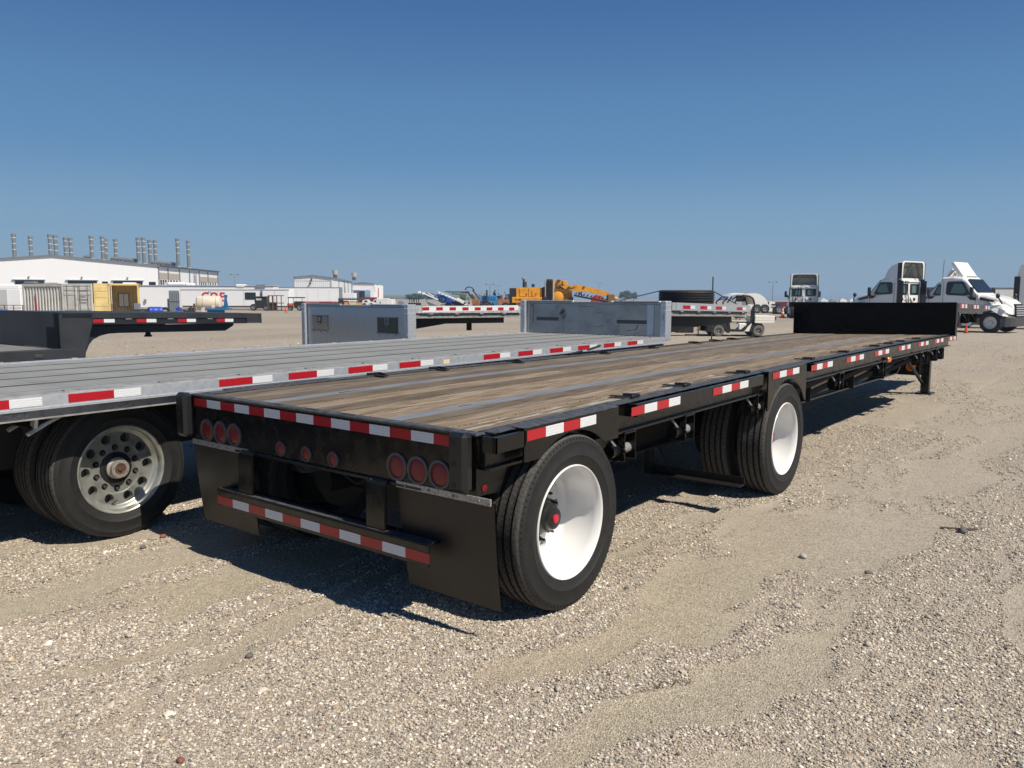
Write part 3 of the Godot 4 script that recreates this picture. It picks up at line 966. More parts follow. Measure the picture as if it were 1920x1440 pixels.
func make_black_trailer() -> void:
	wheel_meshes()
	var t := thing("step_deck_trailer", "black step-deck trailer with brown wooden deck and white steel wheels", "trailer")
	# deck: hardwood planks, each split into two boards, and two steel strips over the beams
	var xs := []
	for k in 3: xs.append([-1.128 + 0.1785 * k, 0.1705])
	for k in 5: xs.append([-0.482 + 0.1932 * k, 0.1855])
	for k in 3: xs.append([0.593 + 0.1785 * k, 0.1705])
	for e in xs:
		var cut := rng.randf_range(2.6, 7.5)
		for h in 2:
			var sh := Sh.new()
			sh.off = Vector2(rng.randf() * 3.0, rng.randf() * 5.0)
			var lift := rng.randf_range(-0.006, -0.001)
			var s0 := 0.058 + rng.randf_range(-0.006, 0.006) if h == 0 else cut + 0.003
			run(sh, e[0], e[0] + e[1], s0, cut if h == 0 else 11.02, -0.04, lift, 6)
			part("plank", sh, M.wood_worn if h == 0 and e[0] > 0.8 else M["wood_%d" % (rng.randi() % 4)], t)
	for x in [-0.54, 0.54]:
		var sh := Sh.new()
		run(sh, x - 0.051, x + 0.051, 0.055, 11.02, -0.04, 0.0005, 10)
		part("steel_strip", sh, M.deck_strip, t)
	var sh := Sh.new()
	run(sh, -1.125, 1.125, 0.06, 11.0, -0.06, -0.042, 8)
	part("underfloor", sh, M.black_frame, t)
	# rear sill
	sh = Sh.new()
	sh.box(V(-0.0375, 0.846, -0.03), V(2.405, 0.29, 0.06), 0.004)
	part("rear_sill", sh, M.black_paint, t)
	sh = Sh.new()
	sh.box(V(-0.03, 0.996, -0.024), V(2.42, 0.016, 0.064), 0.006)
	part("sill_cap", sh, M.black_edge, t)
	for x in [-0.381, -0.053, 0.25]:
		part("slot", bx(V(x, 1.0035, -0.022), V(0.115, 0.003, 0.026)), M.door_dark, t)
	sh = Sh.new()
	sh.box(V(0.02, 0.689, -0.055), V(1.6, 0.02, 0.13), 0.004)
	part("lower_flange", sh, M.black_paint, t)
	for x in [-0.95, 0.95]:
		part("flap_hanger", bx(V(x, 0.693, 0.004), V(0.62, 0.034, 0.01), 0.002), M.galvanised, t)
		sh = Sh.new()
		for k in 4: sh.cyl(V(x - 0.24 + 0.16 * k, 0.693, 0.008), V(x - 0.24 + 0.16 * k, 0.693, 0.014), 0.008, 0.007, 6)
		part("bolts", sh, M.grey_metal, t)
	for sg in [-1.0, 1.0]:   # rubber flaps, hanging a little curled
		var f := Sh.new()
		for k in 8:
			var y0 := 0.685 - 0.066 * k
			var y1 := 0.685 - 0.066 * (k + 1)
			var c0: float = -0.012 - 0.05 * pow(k / 8.0, 1.5)
			var c1: float = -0.012 - 0.05 * pow((k + 1) / 8.0, 1.5)
			var xo := 0.635 + 0.003 * k
			for j in 6:
				var xa := lerpf(xo, 1.268, j / 6.0)
				var xb := lerpf(xo, 1.268, (j + 1) / 6.0)
				var b0 := 0.0
				var b1 := 0.0
				if sg < 0:
					f.quad(V(-xb, y1, c1 + b1), V(-xa, y1, c1 + b0), V(-xa, y0, c0 + b0), V(-xb, y0, c0 + b1))
					f.quad(V(-xa, y1, c1 + b0 - 0.007), V(-xb, y1, c1 + b1 - 0.007), V(-xb, y0, c0 + b1 - 0.007), V(-xa, y0, c0 + b0 - 0.007))
				else:
					f.quad(V(xa, y1, c1 + b0), V(xb, y1, c1 + b1), V(xb, y0, c0 + b1), V(xa, y0, c0 + b0))
					f.quad(V(xb, y1, c1 + b1 - 0.007), V(xa, y1, c1 + b0 - 0.007), V(xa, y0, c0 + b0 - 0.007), V(xb, y0, c0 + b1 - 0.007))
		part("mud_flap", f, M.flap_rubber, t)
		# rubber corner guide with three holes
		var g := Sh.new()
		var gx: float = 1.098 if sg > 0 else -1.302
		g.box(V(gx, 0.866, 0.032), V(0.115, 0.285, 0.068), 0.02)
		var gd := part("corner_guide", g, M.guide_rubber, t)
		g = Sh.new()
		for y in [0.965, 0.865, 0.766]: g.cyl(V(gx - 0.012, y, 0.05), V(gx - 0.012, y, 0.0675), 0.016, 0.016, 16)
		part("bolt_holes", g, M.door_dark, gd)
	# lamps
	for e in [[-1.09, 0.781, 1.0], [-0.938, 0.781, 1.0], [-0.789, 0.781, 1.0], [0.645, 0.780, 1.0], [0.792, 0.780, 1.0], [0.939, 0.780, 1.0], [-0.317, 0.753, 0.60], [-0.084, 0.752, 0.60], [0.149, 0.751, 0.60]]:
		var l := node("tail_light", t, V(e[0], e[1], 0.0), V(0, -PI / 2, 0))
		var k: float = e[2]
		sh = Sh.new()
		sh.lathe(P([0.0735 * k, -0.002, 0.0735 * k, 0.006, 0.070 * k, 0.011, 0.060 * k, 0.011, 0.056 * k, 0.004]), 32)
		part("ring", sh, M.lens_ring, l)
		sh = Sh.new()
		sh.lathe(P([0.057 * k, 0.003, 0.054 * k, 0.006, 0.03 * k, 0.0085, 0.0, 0.0095]), 28)
		part("lens", sh, M.lens_red, l)
	var seg := []
	for k in 15: seg.append(0.1524 if k < 14 else 0.1)
	tape(t, func(d: float) -> Array: return [V(-1.235 + d, 0.9757, 0.0005), V(0, 0, 1)], seg, 0.0508)
	# bumper
	sh = Sh.new()
	sh.box(V(0, 0.383, 0.053), V(1.826, 0.116, 0.012), 0.003)
	sh.box(V(0, 0.4345, 0.0), V(1.826, 0.012, 0.118), 0.004)
	sh.box(V(0, 0.383, -0.054), V(1.826, 0.116, 0.01), 0.003)
	part("bumper_bar", sh, M.black_paint, t)
	sh = Sh.new()
	sh.box(V(0.0, 0.4412, 0.018), V(1.81, 0.002, 0.06))
	part("bumper_tread", sh, M.black_edge, t)
	seg = []
	for k in 11: seg.append(0.1524)
	tape(t, func(d: float) -> Array: return [V(-0.9094 + 0.005 + d * 1.09, 0.398, 0.0595), V(0, 0, 1)], seg, 0.0508)
	for x in [-0.635, 0.515]:
		sh = Sh.new()
		sh.x = Transform3D(Basis(Vector3.UP, -PI / 2), V(x + 0.068, 0, 0))
		sh.prism(P([0.038, 0.441, 0.038, 0.66, 0.030, 0.688, 0.008, 0.704, -0.03, 0.708, -0.2, 0.708, -0.2, 0.696, -0.03, 0.696, 0.0, 0.692, 0.018, 0.68, 0.024, 0.66, 0.024, 0.441]), 0.0, 0.136)
		sh.x = Transform3D()
		sh.box(V(x - 0.05, 0.57, -0.03), V(0.01, 0.256, 0.11))
		part("bumper_strut", sh, M.black_paint, t)
	# side rails, rub rails, fender plates, both sides
	for sg in [-1.0, 1.0]:
		var side := Sh.new()
		var ra := func(s: Sh, x0: float, x1: float, s0: float, s1: float, y0: float, y1: float, n := 1) -> void:
			run(s, minf(sg * x0, sg * x1), maxf(sg * x0, sg * x1), s0, s1, y0, y1, n)
		ra.call(side, 1.13, 1.205, 0.02, 11.03, -0.168, -0.002, 10)
		ra.call(side, 1.13, 1.235, 0.02, 11.03, -0.168, -0.156, 10)
		part("side_rail", side, M.black_paint, t)
		side = Sh.new()
		side.x = Transform3D(Basis(V(0, 0, -1), V(0, 1, 0), V(1, 0, 0)), V(1.163 if sg > 0 else -1.236, 0, 0))
		side.prism(P([0.0, 0.705, 0.17, 0.70, 0.25, 0.84, 0.25, 0.99, 0.0, 0.99]), -0.004, 0.004)
		part("tail_plate", side, M.black_paint, t)
		side = Sh.new()
		ra.call(side, 1.126, 1.222, 0.06, 11.03, -0.001, 0.004, 10)
		part("rail_cap", side, M.black_edge, t)
		for e in [[0.0, 0.223, 1], [1.27, 3.235, 3], [4.43, 11.22, 8]]:
			side = Sh.new()
			ra.call(side, 1.262, 1.284, e[0], e[1], -0.078, -0.004, e[2])
			ra.call(side, 1.205, 1.284, e[0], e[0] + 0.012, -0.078, -0.004)
			ra.call(side, 1.205, 1.284, e[1] - 0.012, e[1], -0.078, -0.004)
			part("rub_rail", side, M.black_paint, t)
			side = Sh.new()
			var q: float = e[0] + 0.06
			while q < e[1] - 0.1:
				ra.call(side, 1.2, 1.262, q, q + 0.09, -0.072, -0.016)
				q += 0.305
			part("stake_pockets", side, M.black_frame, t)
		for e in [[0.225, 1.09, 0.652, 0.845, 0.49], [3.36, 4.25, 3.811, 0.74, 0.505]]:   # plates over the wheels, cut to the tyre's arc
			var f := Sh.new()
			var pl := PackedVector2Array()
			pl.append(Vector2(e[0], dk(e[0]) + 0.004))
			pl.append(Vector2(e[0], e[3]))
			var hw := sqrt(e[4] * e[4] - (e[3] - 0.455) * (e[3] - 0.455))
			for k in 13:
				var a := lerpf(-1.0, 1.0, k / 12.0) * asin(hw / e[4])
				pl.append(Vector2(e[2] + e[4] * sin(a), 0.455 + e[4] * cos(a)))
			pl.append(Vector2(e[1], e[3]))
			pl.append(Vector2(e[1], dk(e[1]) + 0.004))
			f.x = Transform3D(Basis(V(0, 0, -1), V(0, 1, 0), V(1, 0, 0)), V(sg * 1.268, lean(e[2], sg * 1.27) - 0.01 * float(sg < 0), 0))
			f.prism(pl, -0.006, 0.006)
			f.x = Transform3D()
			part("fender_plate", f, M.black_paint, t)
			f = Sh.new()
			ra.call(f, 1.2, 1.274, e[0], e[1], 0.002, 0.008, 2)
			part("fender_cap", f, M.black_edge, t)
	var six := [0.1524, 0.1524, 0.1524, 0.1524]
	for s0 in [1.243, 2.342, 4.369, 5.42, 6.462, 7.52, 8.573, 9.579, 10.55]:
		tape(t, func(d: float) -> Array: return [V(1.2845, dk(s0 + d) - 0.016, -s0 - d + 0.03), V(1, 0, 0)], six if s0 != 1.243 else six, 0.0508)
	for s0 in [0.244, 3.445]:
		tape(t, func(d: float) -> Array: return [V(1.2745, dk(s0 + d) - 0.008, -s0 - d), V(1, 0, 0)], six, 0.0508)
	for s in [1.28, 2.06, 3.30, 5.41, 7.06, 9.0, 9.42, 10.0, 10.45]:
		winch_parts(t, V(1.19, dk(s) - 0.168, -s))
	# tie-down hooks lying on the deck edge
	for sg in [-1.0, 1.0]:
		for s in [1.47, 2.16, 3.2, 4.75, 5.85, 7.06, 7.7, 8.3, 9.2]:
			var hk := Sh.new()
			var y := dk(s) + lean(s, sg * 1.1)
			hk.bar(V(sg * 1.0, y + 0.006, -s + 0.02), V(sg * 1.13, y + 0.006, -s), 0.05, 0.006)
			hk.bar(V(sg * 1.06, y + 0.012, -s - 0.03), V(sg * 1.16, y + 0.016, -s - 0.05), 0.022, 0.018, 0.004)
			hk.bar(V(sg * 1.16, y + 0.016, -s - 0.05), V(sg * 1.17, y + 0.016, -s + 0.06), 0.022, 0.018, 0.004)
			part("tie_down_hook", hk, M.black_frame, t)
	# frame beneath
	for x in [-0.52, 0.52]:
		var b := Sh.new()
		b.box(V(x, 0.735, -5.6), V(0.014, 0.55, 10.0))
		b.box(V(x, 0.455, -5.9), V(0.15, 0.016, 9.4))
		b.box(V(x, 0.945, -5.6), V(0.15, 0.016, 11.0))
		b.bar(V(x, 0.46, -10.6), V(x, 0.95, -11.9), 0.15, 0.016)
		part("main_beam", b, M.beam_paint, t)
		for s in [4.75, 6.35, 8.05, 9.6]:
			b = Sh.new()
			b.box(V(x + signf(x) * 0.07, 0.70, -s), V(0.12, 0.49, 0.012))
			b.bar(V(x + signf(x) * 0.68, dk(s) - 0.16, -s - 0.55), V(x + signf(x) * 0.03, 0.50, -s), 0.05, 0.05)
			part("outrigger", b, M.black_frame, t)
	for k in 18:
		var b := Sh.new()
		var s := 0.35 + 0.6 * k
		b.box(V(0, dk(s) - 0.115, -s), V(2.3, 0.1, 0.05))
		part("cross_member", b, M.black_frame, t)
	for s in [0.652, 3.811]:
		var b := Sh.new()
		b.cyl(V(-1.1, 0.455, -s), V(1.1, 0.455, -s), 0.065, 0.065, 16)
		part("axle", b, M.black_frame, t)
		for sg in [-1.0, 1.0]:
			b = Sh.new()
			b.cyl(V(sg * 0.55, 0.455, -s), V(sg * 0.95, 0.455, -s), 0.21, 0.21, 24)
			part("brake_drum", b, M.black_frame, t)
			b = Sh.new()
			b.bar(V(sg * 0.5, 0.55, -s - 0.55), V(sg * 0.5, 0.53, -s + 0.3), 0.08, 0.09, 0.01)
			b.box(V(sg * 0.5, 0.68, -s - 0.55), V(0.14, 0.34, 0.16), 0.01)
			b.cyl(V(sg * 0.5, 0.55, -s + 0.30), V(sg * 0.5, 0.86, -s + 0.30), 0.12, 0.12, 20)
			part("suspension", b, M.black_frame, t)
			b = Sh.new()
			b.cyl(V(sg * 0.32, 0.52, -s + 0.16), V(sg * 0.32, 0.52, -s + 0.36), 0.085, 0.085, 16)
			part("brake_chamber", b, M.black_frame, t)
			put_wheel(t, V(sg * 1.148, 0.457, -s), "white", sg < 0, 0.69 if s < 1.0 else 0.2)
			put_wheel(t, V(sg * 0.828, 0.457, -s), "inner", sg < 0)
	sh = Sh.new()
	sh.tube(P3([-0.5, 0.7, -0.1, -0.2, 0.62, -0.08, 0.0, 0.68, -0.1, 0.2, 0.6, -0.12, 0.4, 0.7, -0.1]), 0.006, 5)
	part("air_line", sh, M.black_rubber, t)
	# spare wheel carrier arm between the axles
	sh = Sh.new()
	sh.box(V(0.85, 0.215, -2.95), V(0.80, 0.008, 0.10))
	sh.box(V(0.85, 0.245, -3.0), V(0.80, 0.06, 0.008))
	sh.box(V(0.47, 0.50, -2.95), V(0.05, 0.58, 0.09))
	sh.bar(V(0.62, 0.25, -3.0), V(0.5, 0.5, -2.98), 0.014, 0.014)
	part("tyre_carrier", sh, M.black_frame, t)
	# landing gear
	for sg in [-1.0, 1.0]:
		var b := Sh.new()
		b.box(V(sg * 0.70, 0.52, -12.2), V(0.13, 1.0, 0.13), 0.008)
		b.box(V(sg * 0.70, 0.012, -12.2), V(0.26, 0.024, 0.30), 0.006)
		b.bar(V(sg * 0.7, 0.10, -12.2), V(sg * 0.5, 0.75, -11.3), 0.04, 0.04)
		part("landing_leg", b, M.black_paint, t)
	sh = Sh.new()
	sh.box(V(0.0, 0.50, -12.12), V(1.30, 0.36, 0.30), 0.01)
	part("front_cross_box", sh, M.black_paint, t)
	sh = Sh.new()
	sh.x = Transform3D(Basis(Vector3.UP, -PI / 2), V(0.50, 0.46, -11.968))
	sh.lathe(P([0.075, 0.0, 0.072, 0.008, 0.03, 0.012, 0.0, 0.012]), 20)
	part("side_reflector", sh, M.lens_orange, t)
	sh = Sh.new()
	sh.box(V(1.238, 0.905, -7.26), V(0.03, 0.06, 0.13), 0.01)
	part("marker_lamp", sh, M.lens_orange, t)
	sh = Sh.new()
	sh.x = Transform3D(Basis(), V(1.168, 0.738, -0.055))
	sh.lathe(P([0.018, 0.0, 0.017, 0.004, 0.0, 0.006]), 12)
	part("side_marker", sh, M.lens_red, t)
	# step wall and raised front deck
	sh = Sh.new()
	sh.box(V(0.055, 1.28, -11.05), V(2.47, 0.52, 0.04), 0.003, Basis(Vector3.BACK, 0.012))
	part("step_wall", sh, M.black_gloss, t)
	sh = Sh.new()
	sh.box(V(1.275, 1.29, -11.12), V(0.03, 0.50, 0.11), 0.003)
	sh.bar(V(1.25, 1.06, -11.15), V(1.25, 1.38, -11.45), 0.03, 0.06)
	part("step_post", sh, M.black_frame, t)
	var up := func(s: float) -> float: return 1.545 - 0.019 * (s - 11.0)
	sh = Sh.new()
	run(sh, -1.2, 1.22, 11.07, 14.3, -0.03, 0.0, 1, up)
	part("front_deck", sh, M.black_edge, t)
	for sg in [-1.0, 1.0]:
		sh = Sh.new()
		run(sh, minf(sg * 1.22, sg * 1.285), maxf(sg * 1.22, sg * 1.285), 11.08, 14.34, -0.085, 0.0, 1, up)
		run(sh, minf(sg * 1.10, sg * 1.20), maxf(sg * 1.10, sg * 1.20), 11.08, 14.2, -0.16, -0.03, 1, up)
		part("front_rail", sh, M.black_paint, t)
	for s0 in [11.33, 12.49, 13.71]:
		tape(t, func(d: float) -> Array: return [V(1.286, up.call(s0 + d) - 0.012, -s0 - d), V(1, 0, 0)], six, 0.06)
	for s in [12.7, 13.5]:
		winch_parts(t, V(1.15, 1.36, -s))
	sh = Sh.new()
	sh.box(V(0.3, 1.30, -13.2), V(0.9, 0.22, 1.6))
	sh.box(V(0.9, 1.22, -12.9), V(0.3, 0.2, 0.3))
	part("kingpin_plate", sh, M.black_frame, t)

# ---------------------------------------------------------------- the grey aluminium step-deck beside it
func rail_tapes(t: Node3D, x: float, starts: Array, lens: Array, hgt: float, yf: Callable) -> void:
	for s0 in starts:
		tape(t, func(d: float) -> Array: return [V(x, yf.call(s0 + d), -s0 - d), V(1, 0, 0)], lens, hgt)

func make_grey_trailer() -> void:
	var t := thing("step_deck_trailer", "grey aluminium step-deck trailer with ribbed deck and red and white tape, beside the black one", "trailer", V(-2.8463, 0.0, 0.131), 0.0463)
	var fl := func(s: float) -> float: return 1.038 + 0.0006 * (s + 4.5) * (8.0 - s) * 0.5
	var flat := func(_s: float) -> float: return 0.0
	# extruded floor panels with ribs, and brown nailing strips between
	for k in 5:
		var x0 := -1.19 + 0.48 * k
		var sh := Sh.new()
		run(sh, x0, x0 + 0.40, -4.5, 7.88, -0.03, 0.0, 8, fl)
		part("floor_panel", sh, M.deck_aluminium, t)
		sh = Sh.new()
		for j in 5: run(sh, x0 + 0.012 + 0.083 * j, x0 + 0.040 + 0.083 * j, -4.5, 7.88, 0.0, 0.004, 8, fl)
		part("floor_ribs", sh, M.deck_rib, t)
		sh = Sh.new()
		for j in 2: run(sh, x0 + 0.10 + 0.2 * j, x0 + 0.106 + 0.2 * j, -4.5, 7.88, 0.0, 0.0012, 8, fl)
		part("floor_grooves", sh, M.deck_groove, t)
		if k < 4:
			sh = Sh.new()
			sh.off = Vector2(k * 0.7, k)
			run(sh, x0 + 0.39, x0 + 0.49, -4.5, 7.88, -0.03, 0.001 + 0.001 * (k % 2), 8, fl)
			part("nailing_strip", sh, M.deck_nailer, t)
	for sg in [-1.0, 1.0]:
		var ra := func(s: Sh, x0: float, x1: float, s0: float, s1: float, y0: float, y1: float, n := 1) -> void:
			run(s, minf(sg * x0, sg * x1), maxf(sg * x0, sg * x1), s0, s1, y0, y1, n, fl)
		var sh := Sh.new()
		ra.call(sh, 1.262, 1.288, -4.5, 7.9, -0.076, -0.006, 8)
		ra.call(sh, 1.25, 1.294, -4.5, 7.9, -0.088, -0.074, 8)
		part("side_rail", sh, M.aluminium_rail, t)
		sh = Sh.new()
		ra.call(sh, 1.128, 1.275, -4.5, 7.9, -0.02, 0.004, 8)
		part("rail_top", sh, M.aluminium_dull if sg > 0 else M.aluminium_bright, t)
		sh = Sh.new()
		ra.call(sh, 1.20, 1.252, -4.5, 7.88, -0.15, -0.02, 8)
		part("lower_channel", sh, M.aluminium_dull, t)
		sh = Sh.new()
		var q := -4.3
		while q < 7.6:
			ra.call(sh, 1.225, 1.262, q, q + 0.05, 0.004, 0.012)
			ra.call(sh, 1.205, 1.255, q + 0.1, q + 0.22, 0.004, 0.0065)
			ra.call(sh, 1.252, 1.256, q + 0.28, q + 0.42, -0.135, -0.105)
			q += 0.62
		part("winch_stops", sh, M.galvanised, t)
	rail_tapes(t, 1.2885, [-1.79, -1.18, -0.572, 0.465, 1.074, 1.69, 2.302, 3.536, 4.149, 4.779, 5.401, 6.042, 6.692], [0.2794, 0.1778], 0.0508, func(s: float) -> float: return fl.call(s) - 0.012)
	part("sticker", bx(V(1.289, fl.call(2.95) - 0.045, -2.95), V(0.002, 0.04, 0.09)), M.sticker_tan, t)
	var sc := Sh.new()   # the rail is bent and scraped black here
	sc.bar(V(1.294, fl.call(5.6) - 0.07, -5.62), V(1.291, fl.call(5.9) - 0.03, -5.95), 0.008, 0.026, 0.003)
	sc.bar(V(1.296, fl.call(5.2) - 0.092, -5.22), V(1.294, fl.call(5.5) - 0.075, -5.5), 0.012, 0.02, 0.003)
	part("scrape", sc, M.dark_metal, t)
	# wheels and running gear
	for s in [-0.102, -3.1]:
		for sg in [-1.0, 1.0]:
			put_wheel(t, V(sg * 0.875, 0.452, -s), "polished", sg < 0, 0.2)
			put_wheel(t, V(sg * 0.545, 0.452, -s), "inner", sg < 0)
			var g := Sh.new()
			g.bar(V(sg * 1.18, fl.call(s) - 0.15, -s + 0.62), V(sg * 1.16, 0.845, -s + 0.62), 0.02, 0.05)
			for x in [1.16, 0.9]: g.tube(P3([sg * x, 0.80, -s + 0.66, sg * x, 0.86, -s + 0.54, sg * x, 0.945, -s + 0.34]), 0.014, 8)
			for x in [1.16, 0.9]: g.tube(P3([sg * x, 0.945, -s - 0.30, sg * x, 0.885, -s - 0.47]), 0.014, 8)
			part("guard_stay", g, M.aluminium_bright, t)
			g = Sh.new()
			g.box(V(sg * 0.9, 0.90, -s + 0.5), V(0.5, 0.01, 0.3), 0.0, Basis(Vector3.RIGHT, 0.45))
			part("wheel_guard", g, M.black_frame, t)
		var b := Sh.new()
		b.cyl(V(-0.8, 0.452, -s), V(0.8, 0.452, -s), 0.065, 0.065, 14)
		part("axle", b, M.black_frame, t)
		b = Sh.new()
		for sg in [-1.0, 1.0]:
			b.box(V(sg * 0.36, 0.66, -s - 0.5), V(0.12, 0.4, 0.2))
			b.bar(V(sg * 0.36, 0.55, -s - 0.5), V(sg * 0.36, 0.53, -s + 0.4), 0.08, 0.09)
			b.cyl(V(sg * 0.36, 0.55, -s + 0.34), V(sg * 0.36, 0.85, -s + 0.34), 0.12, 0.12, 16)
		part("suspension", b, M.black_frame, t)
	for x in [-0.4, 0.4]:
		part("main_beam", bx(V(x, 0.72, -1.7), V(0.13, 0.5, 12.2), 0.01), M.black_frame, t)
	var cm := Sh.new()
	for k in 20: cm.box(V(0, 0.96, 4.2 - 0.62 * k), V(2.4, 0.08, 0.06))
	var cms := part("cross_members", cm, M.aluminium_dull, t)
	cms.set_meta("kind", "stuff")
	for sg in [-1.0, 1.0]:
		var b := Sh.new()
		b.box(V(sg * 0.6, 0.5, -8.6), V(0.12, 0.96, 0.12))
		b.box(V(sg * 0.6, 0.012, -8.6), V(0.24, 0.024, 0.26))
		part("landing_leg", b, M.black_frame, t)
	# mirror-bright step wall
	step_wall(t, 7.94, 1.03, 1.545, M.mirror_steel)
	var c := Sh.new()
	c.box(V(0.02, 1.288, -7.924), V(0.98, 0.46, 0.004))
	part("patch_sheet", c, M.steel_patch, t)
	for e in [[-0.80, 1.29, 0.42, 0.055], [0.74, 1.27, 0.56, 0.055]]:
		c = Sh.new()
		c.box(V(e[0], e[1] - 0.02, -7.921), V(e[2], e[3], 0.006), 0.002)
		part("dark_strip", c, M.strip_grey, t)
	c = Sh.new()
	c.box(V(-1.10, 1.36, -7.92), V(0.06, 0.30, 0.006), 0.002)
	part("angle_strip", c, M.aluminium_dull, t)
	c = Sh.new()
	c.box(V(1.02, 1.29, -7.92), V(0.11, 0.48, 0.006), 0.002)
	part("angle_strip", c, M.aluminium_rail, t)
	c = Sh.new()   # round black scribble left by a rubbing tyre
	for k in 16:
		var q := V(-0.50 + rng.randf_range(-0.05, 0.05), 1.355 + rng.randf_range(-0.05, 0.05), -7.9215)
		var an := rng.randf_range(0.5, 1.4)
		c.bar(q - V(cos(an), sin(an), 0) * 0.05, q + V(cos(an), sin(an), 0) * 0.05, 0.002, 0.0035)
	for e in [[0.28, 1.24, 0.36, 1.28], [0.1, 1.16, 0.24, 1.18], [0.62, 1.11, 0.80, 1.14], [0.78, 1.14, 0.82, 1.21], [-0.2, 1.48, 0.05, 1.47], [0.1, 1.37, 0.2, 1.39], [-0.62, 1.44, -0.6, 1.47]]:
		c.bar(V(e[0], e[1], -7.9195), V(e[2], e[3], -7.9195), 0.003, 0.005)
	part("scuff_marks", c, M.ink_black, t)
	var up := func(s: float) -> float: return 1.545 - 0.0215 * (s - 8.0)
	upper_deck(t, up, 8.09, 11.43)
	rail_tapes(t, 1.2985, [8.451, 9.119, 9.77, 10.749], [0.2794, 0.1778], 0.052, func(s: float) -> float: return up.call(s) - 0.036)
	digit_four(t, V(1.246, 1.33, -7.868))

func step_wall(t: Node3D, s: float, y0: float, y1: float, m: Material) -> void:
	part("step_wall", bx(V(-0.04, (y0 + y1) * 0.5, -s), V(2.5, y1 - y0, 0.03), 0.003), m, t)
	var c := Sh.new()
	c.cyl(V(-1.29, y1 + 0.006, -s + 0.02), V(-0.32, y1 + 0.006, -s + 0.02), 0.016, 0.016, 10)
	c.cyl(V(0.38, y1 + 0.006, -s + 0.02), V(1.20, y1 + 0.006, -s + 0.02), 0.016, 0.016, 10)
	c.box(V(-0.04, y1 - 0.03, -s + 0.018), V(2.5, 0.012, 0.012))
	part("wall_lip", c, M.blue_grey, t)
	c = Sh.new()
	for x in [-1.25, -0.32, 0.38, 1.16]: c.box(V(x, y1 + 0.004, -s + 0.028), V(0.05, 0.034, 0.03), 0.01)
	part("lip_clamps", c, M.aluminium_bright, t)
	for sg in [-1.0, 1.0]:
		c = Sh.new()
		c.box(V(sg * 1.247, (y0 + y1) * 0.5 - 0.01, -s - 0.02), V(0.094, y1 - y0 + 0.06, 0.19), 0.008)
		part("corner_post", c, M.aluminium_rail, t)
		c = Sh.new()
		for e in [[-0.025, -0.045], [0.025, -0.045], [-0.025, -0.12], [0.025, -0.12], [0.025, -0.46]]:
			c.cyl(V(sg * 1.247 + e[0], y1 + e[1], -s + 0.074), V(sg * 1.247 + e[0], y1 + e[1], -s + 0.082), 0.011, 0.009, 8)
			c.cyl(V(sg * 1.29, y1 + e[1], -s - 0.02 + e[0] * 1.8), V(sg * 1.302, y1 + e[1], -s - 0.02 + e[0] * 1.8), 0.011, 0.009, 8)
		part("bolts", c, M.aluminium_bright, t)

func upper_deck(t: Node3D, up: Callable, s0: float, s1: float) -> void:
	var sh := Sh.new()
	run(sh, -1.22, 1.22, s0, s1, -0.04, 0.0, 1, up)
	part("front_deck", sh, M.deck_aluminium, t)
	for sg in [-1.0, 1.0]:
		sh = Sh.new()
		run(sh, minf(sg * 1.21, sg * 1.298), maxf(sg * 1.21, sg * 1.298), s0 + 0.12, s1, -0.115, 0.002, 1, up)
		run(sh, minf(sg * 1.21, sg * 1.285), maxf(sg * 1.21, sg * 1.285), s0, s0 + 0.12, -0.115, 0.002, 1, up)
		part("front_rail", sh, M.aluminium_bright if sg > 0 and s1 < 8.0 else M.aluminium_rail, t)
		sh = Sh.new()
		run(sh, minf(sg * 1.12, sg * 1.255), maxf(sg * 1.12, sg * 1.255), s0, s1 - 0.15, -0.20, -0.115, 1, up)
		part("lower_channel", sh, M.aluminium_dull, t)
		sh = Sh.new()
		var q := s0 + 0.3
		while q < s1 - 0.3:
			run(sh, minf(sg * 1.25, sg * 1.29), maxf(sg * 1.25, sg * 1.29), q, q + 0.1, -0.135, -0.115, 1, up)
			q += 0.66
		part("strap_stops", sh, M.aluminium_bright, t)
	sh = Sh.new()
	var dp := 0.46 if s1 > 8.0 else 0.36
	for e in [[-1.12, -0.85], [0.85, 1.12], [-0.5, 0.5]]:
		sh.x = Transform3D(Basis(V(0, 0, -1), V(0, 1, 0), V(1, 0, 0)), V(0, 0, 0))
		sh.prism(P([s0, up.call(s0) - 0.19, s1 - 0.45, up.call(s1) - 0.19, s1 - 0.45, up.call(s1) - 0.30, s0 + 0.9, up.call(s0) - dp + 0.05, s0, up.call(s0) - dp - 0.03]), e[0], e[1])
	sh.x = Transform3D()
	sh.cyl(V(0.9, up.call(s1) - 0.42, -s1 + 1.2), V(0.9, up.call(s1) - 0.28, -s1 + 1.2), 0.05, 0.05, 10)
	part("kingpin_frame", sh, M.black_frame, t)
	for x in [0.75, 0.95]:
		sh = Sh.new()
		sh.box(V(x, up.call(s0 + 0.3) - 0.30, -s0 - 0.12), V(0.03, 0.2, 0.10))
		sh.cyl(V(x, up.call(s0 + 0.3) - 0.34, -s0 - 0.12), V(x + 0.1, up.call(s0 + 0.3) - 0.34, -s0 - 0.12), 0.03, 0.03, 10)
		part("winch", sh, M.black_frame, t)

func digit_four(t: Node3D, at: Vector3) -> void:
	var sh := Sh.new()
	for k in 2:
		var b := V(at.x, at.y, at.z + 0.0005)
		if k == 0:
			sh.bar(b + V(0.010, -0.045, 0), b + V(0.010, 0.045, 0), 0.011, 0.003)
			sh.bar(b + V(-0.022, -0.012, 0), b + V(0.024, -0.012, 0), 0.003, 0.011, 0.0, Vector3.UP)
			sh.bar(b + V(-0.020, -0.010, 0), b + V(0.010, 0.044, 0), 0.010, 0.003)
	part("number_4", sh, M.ink_black, t)

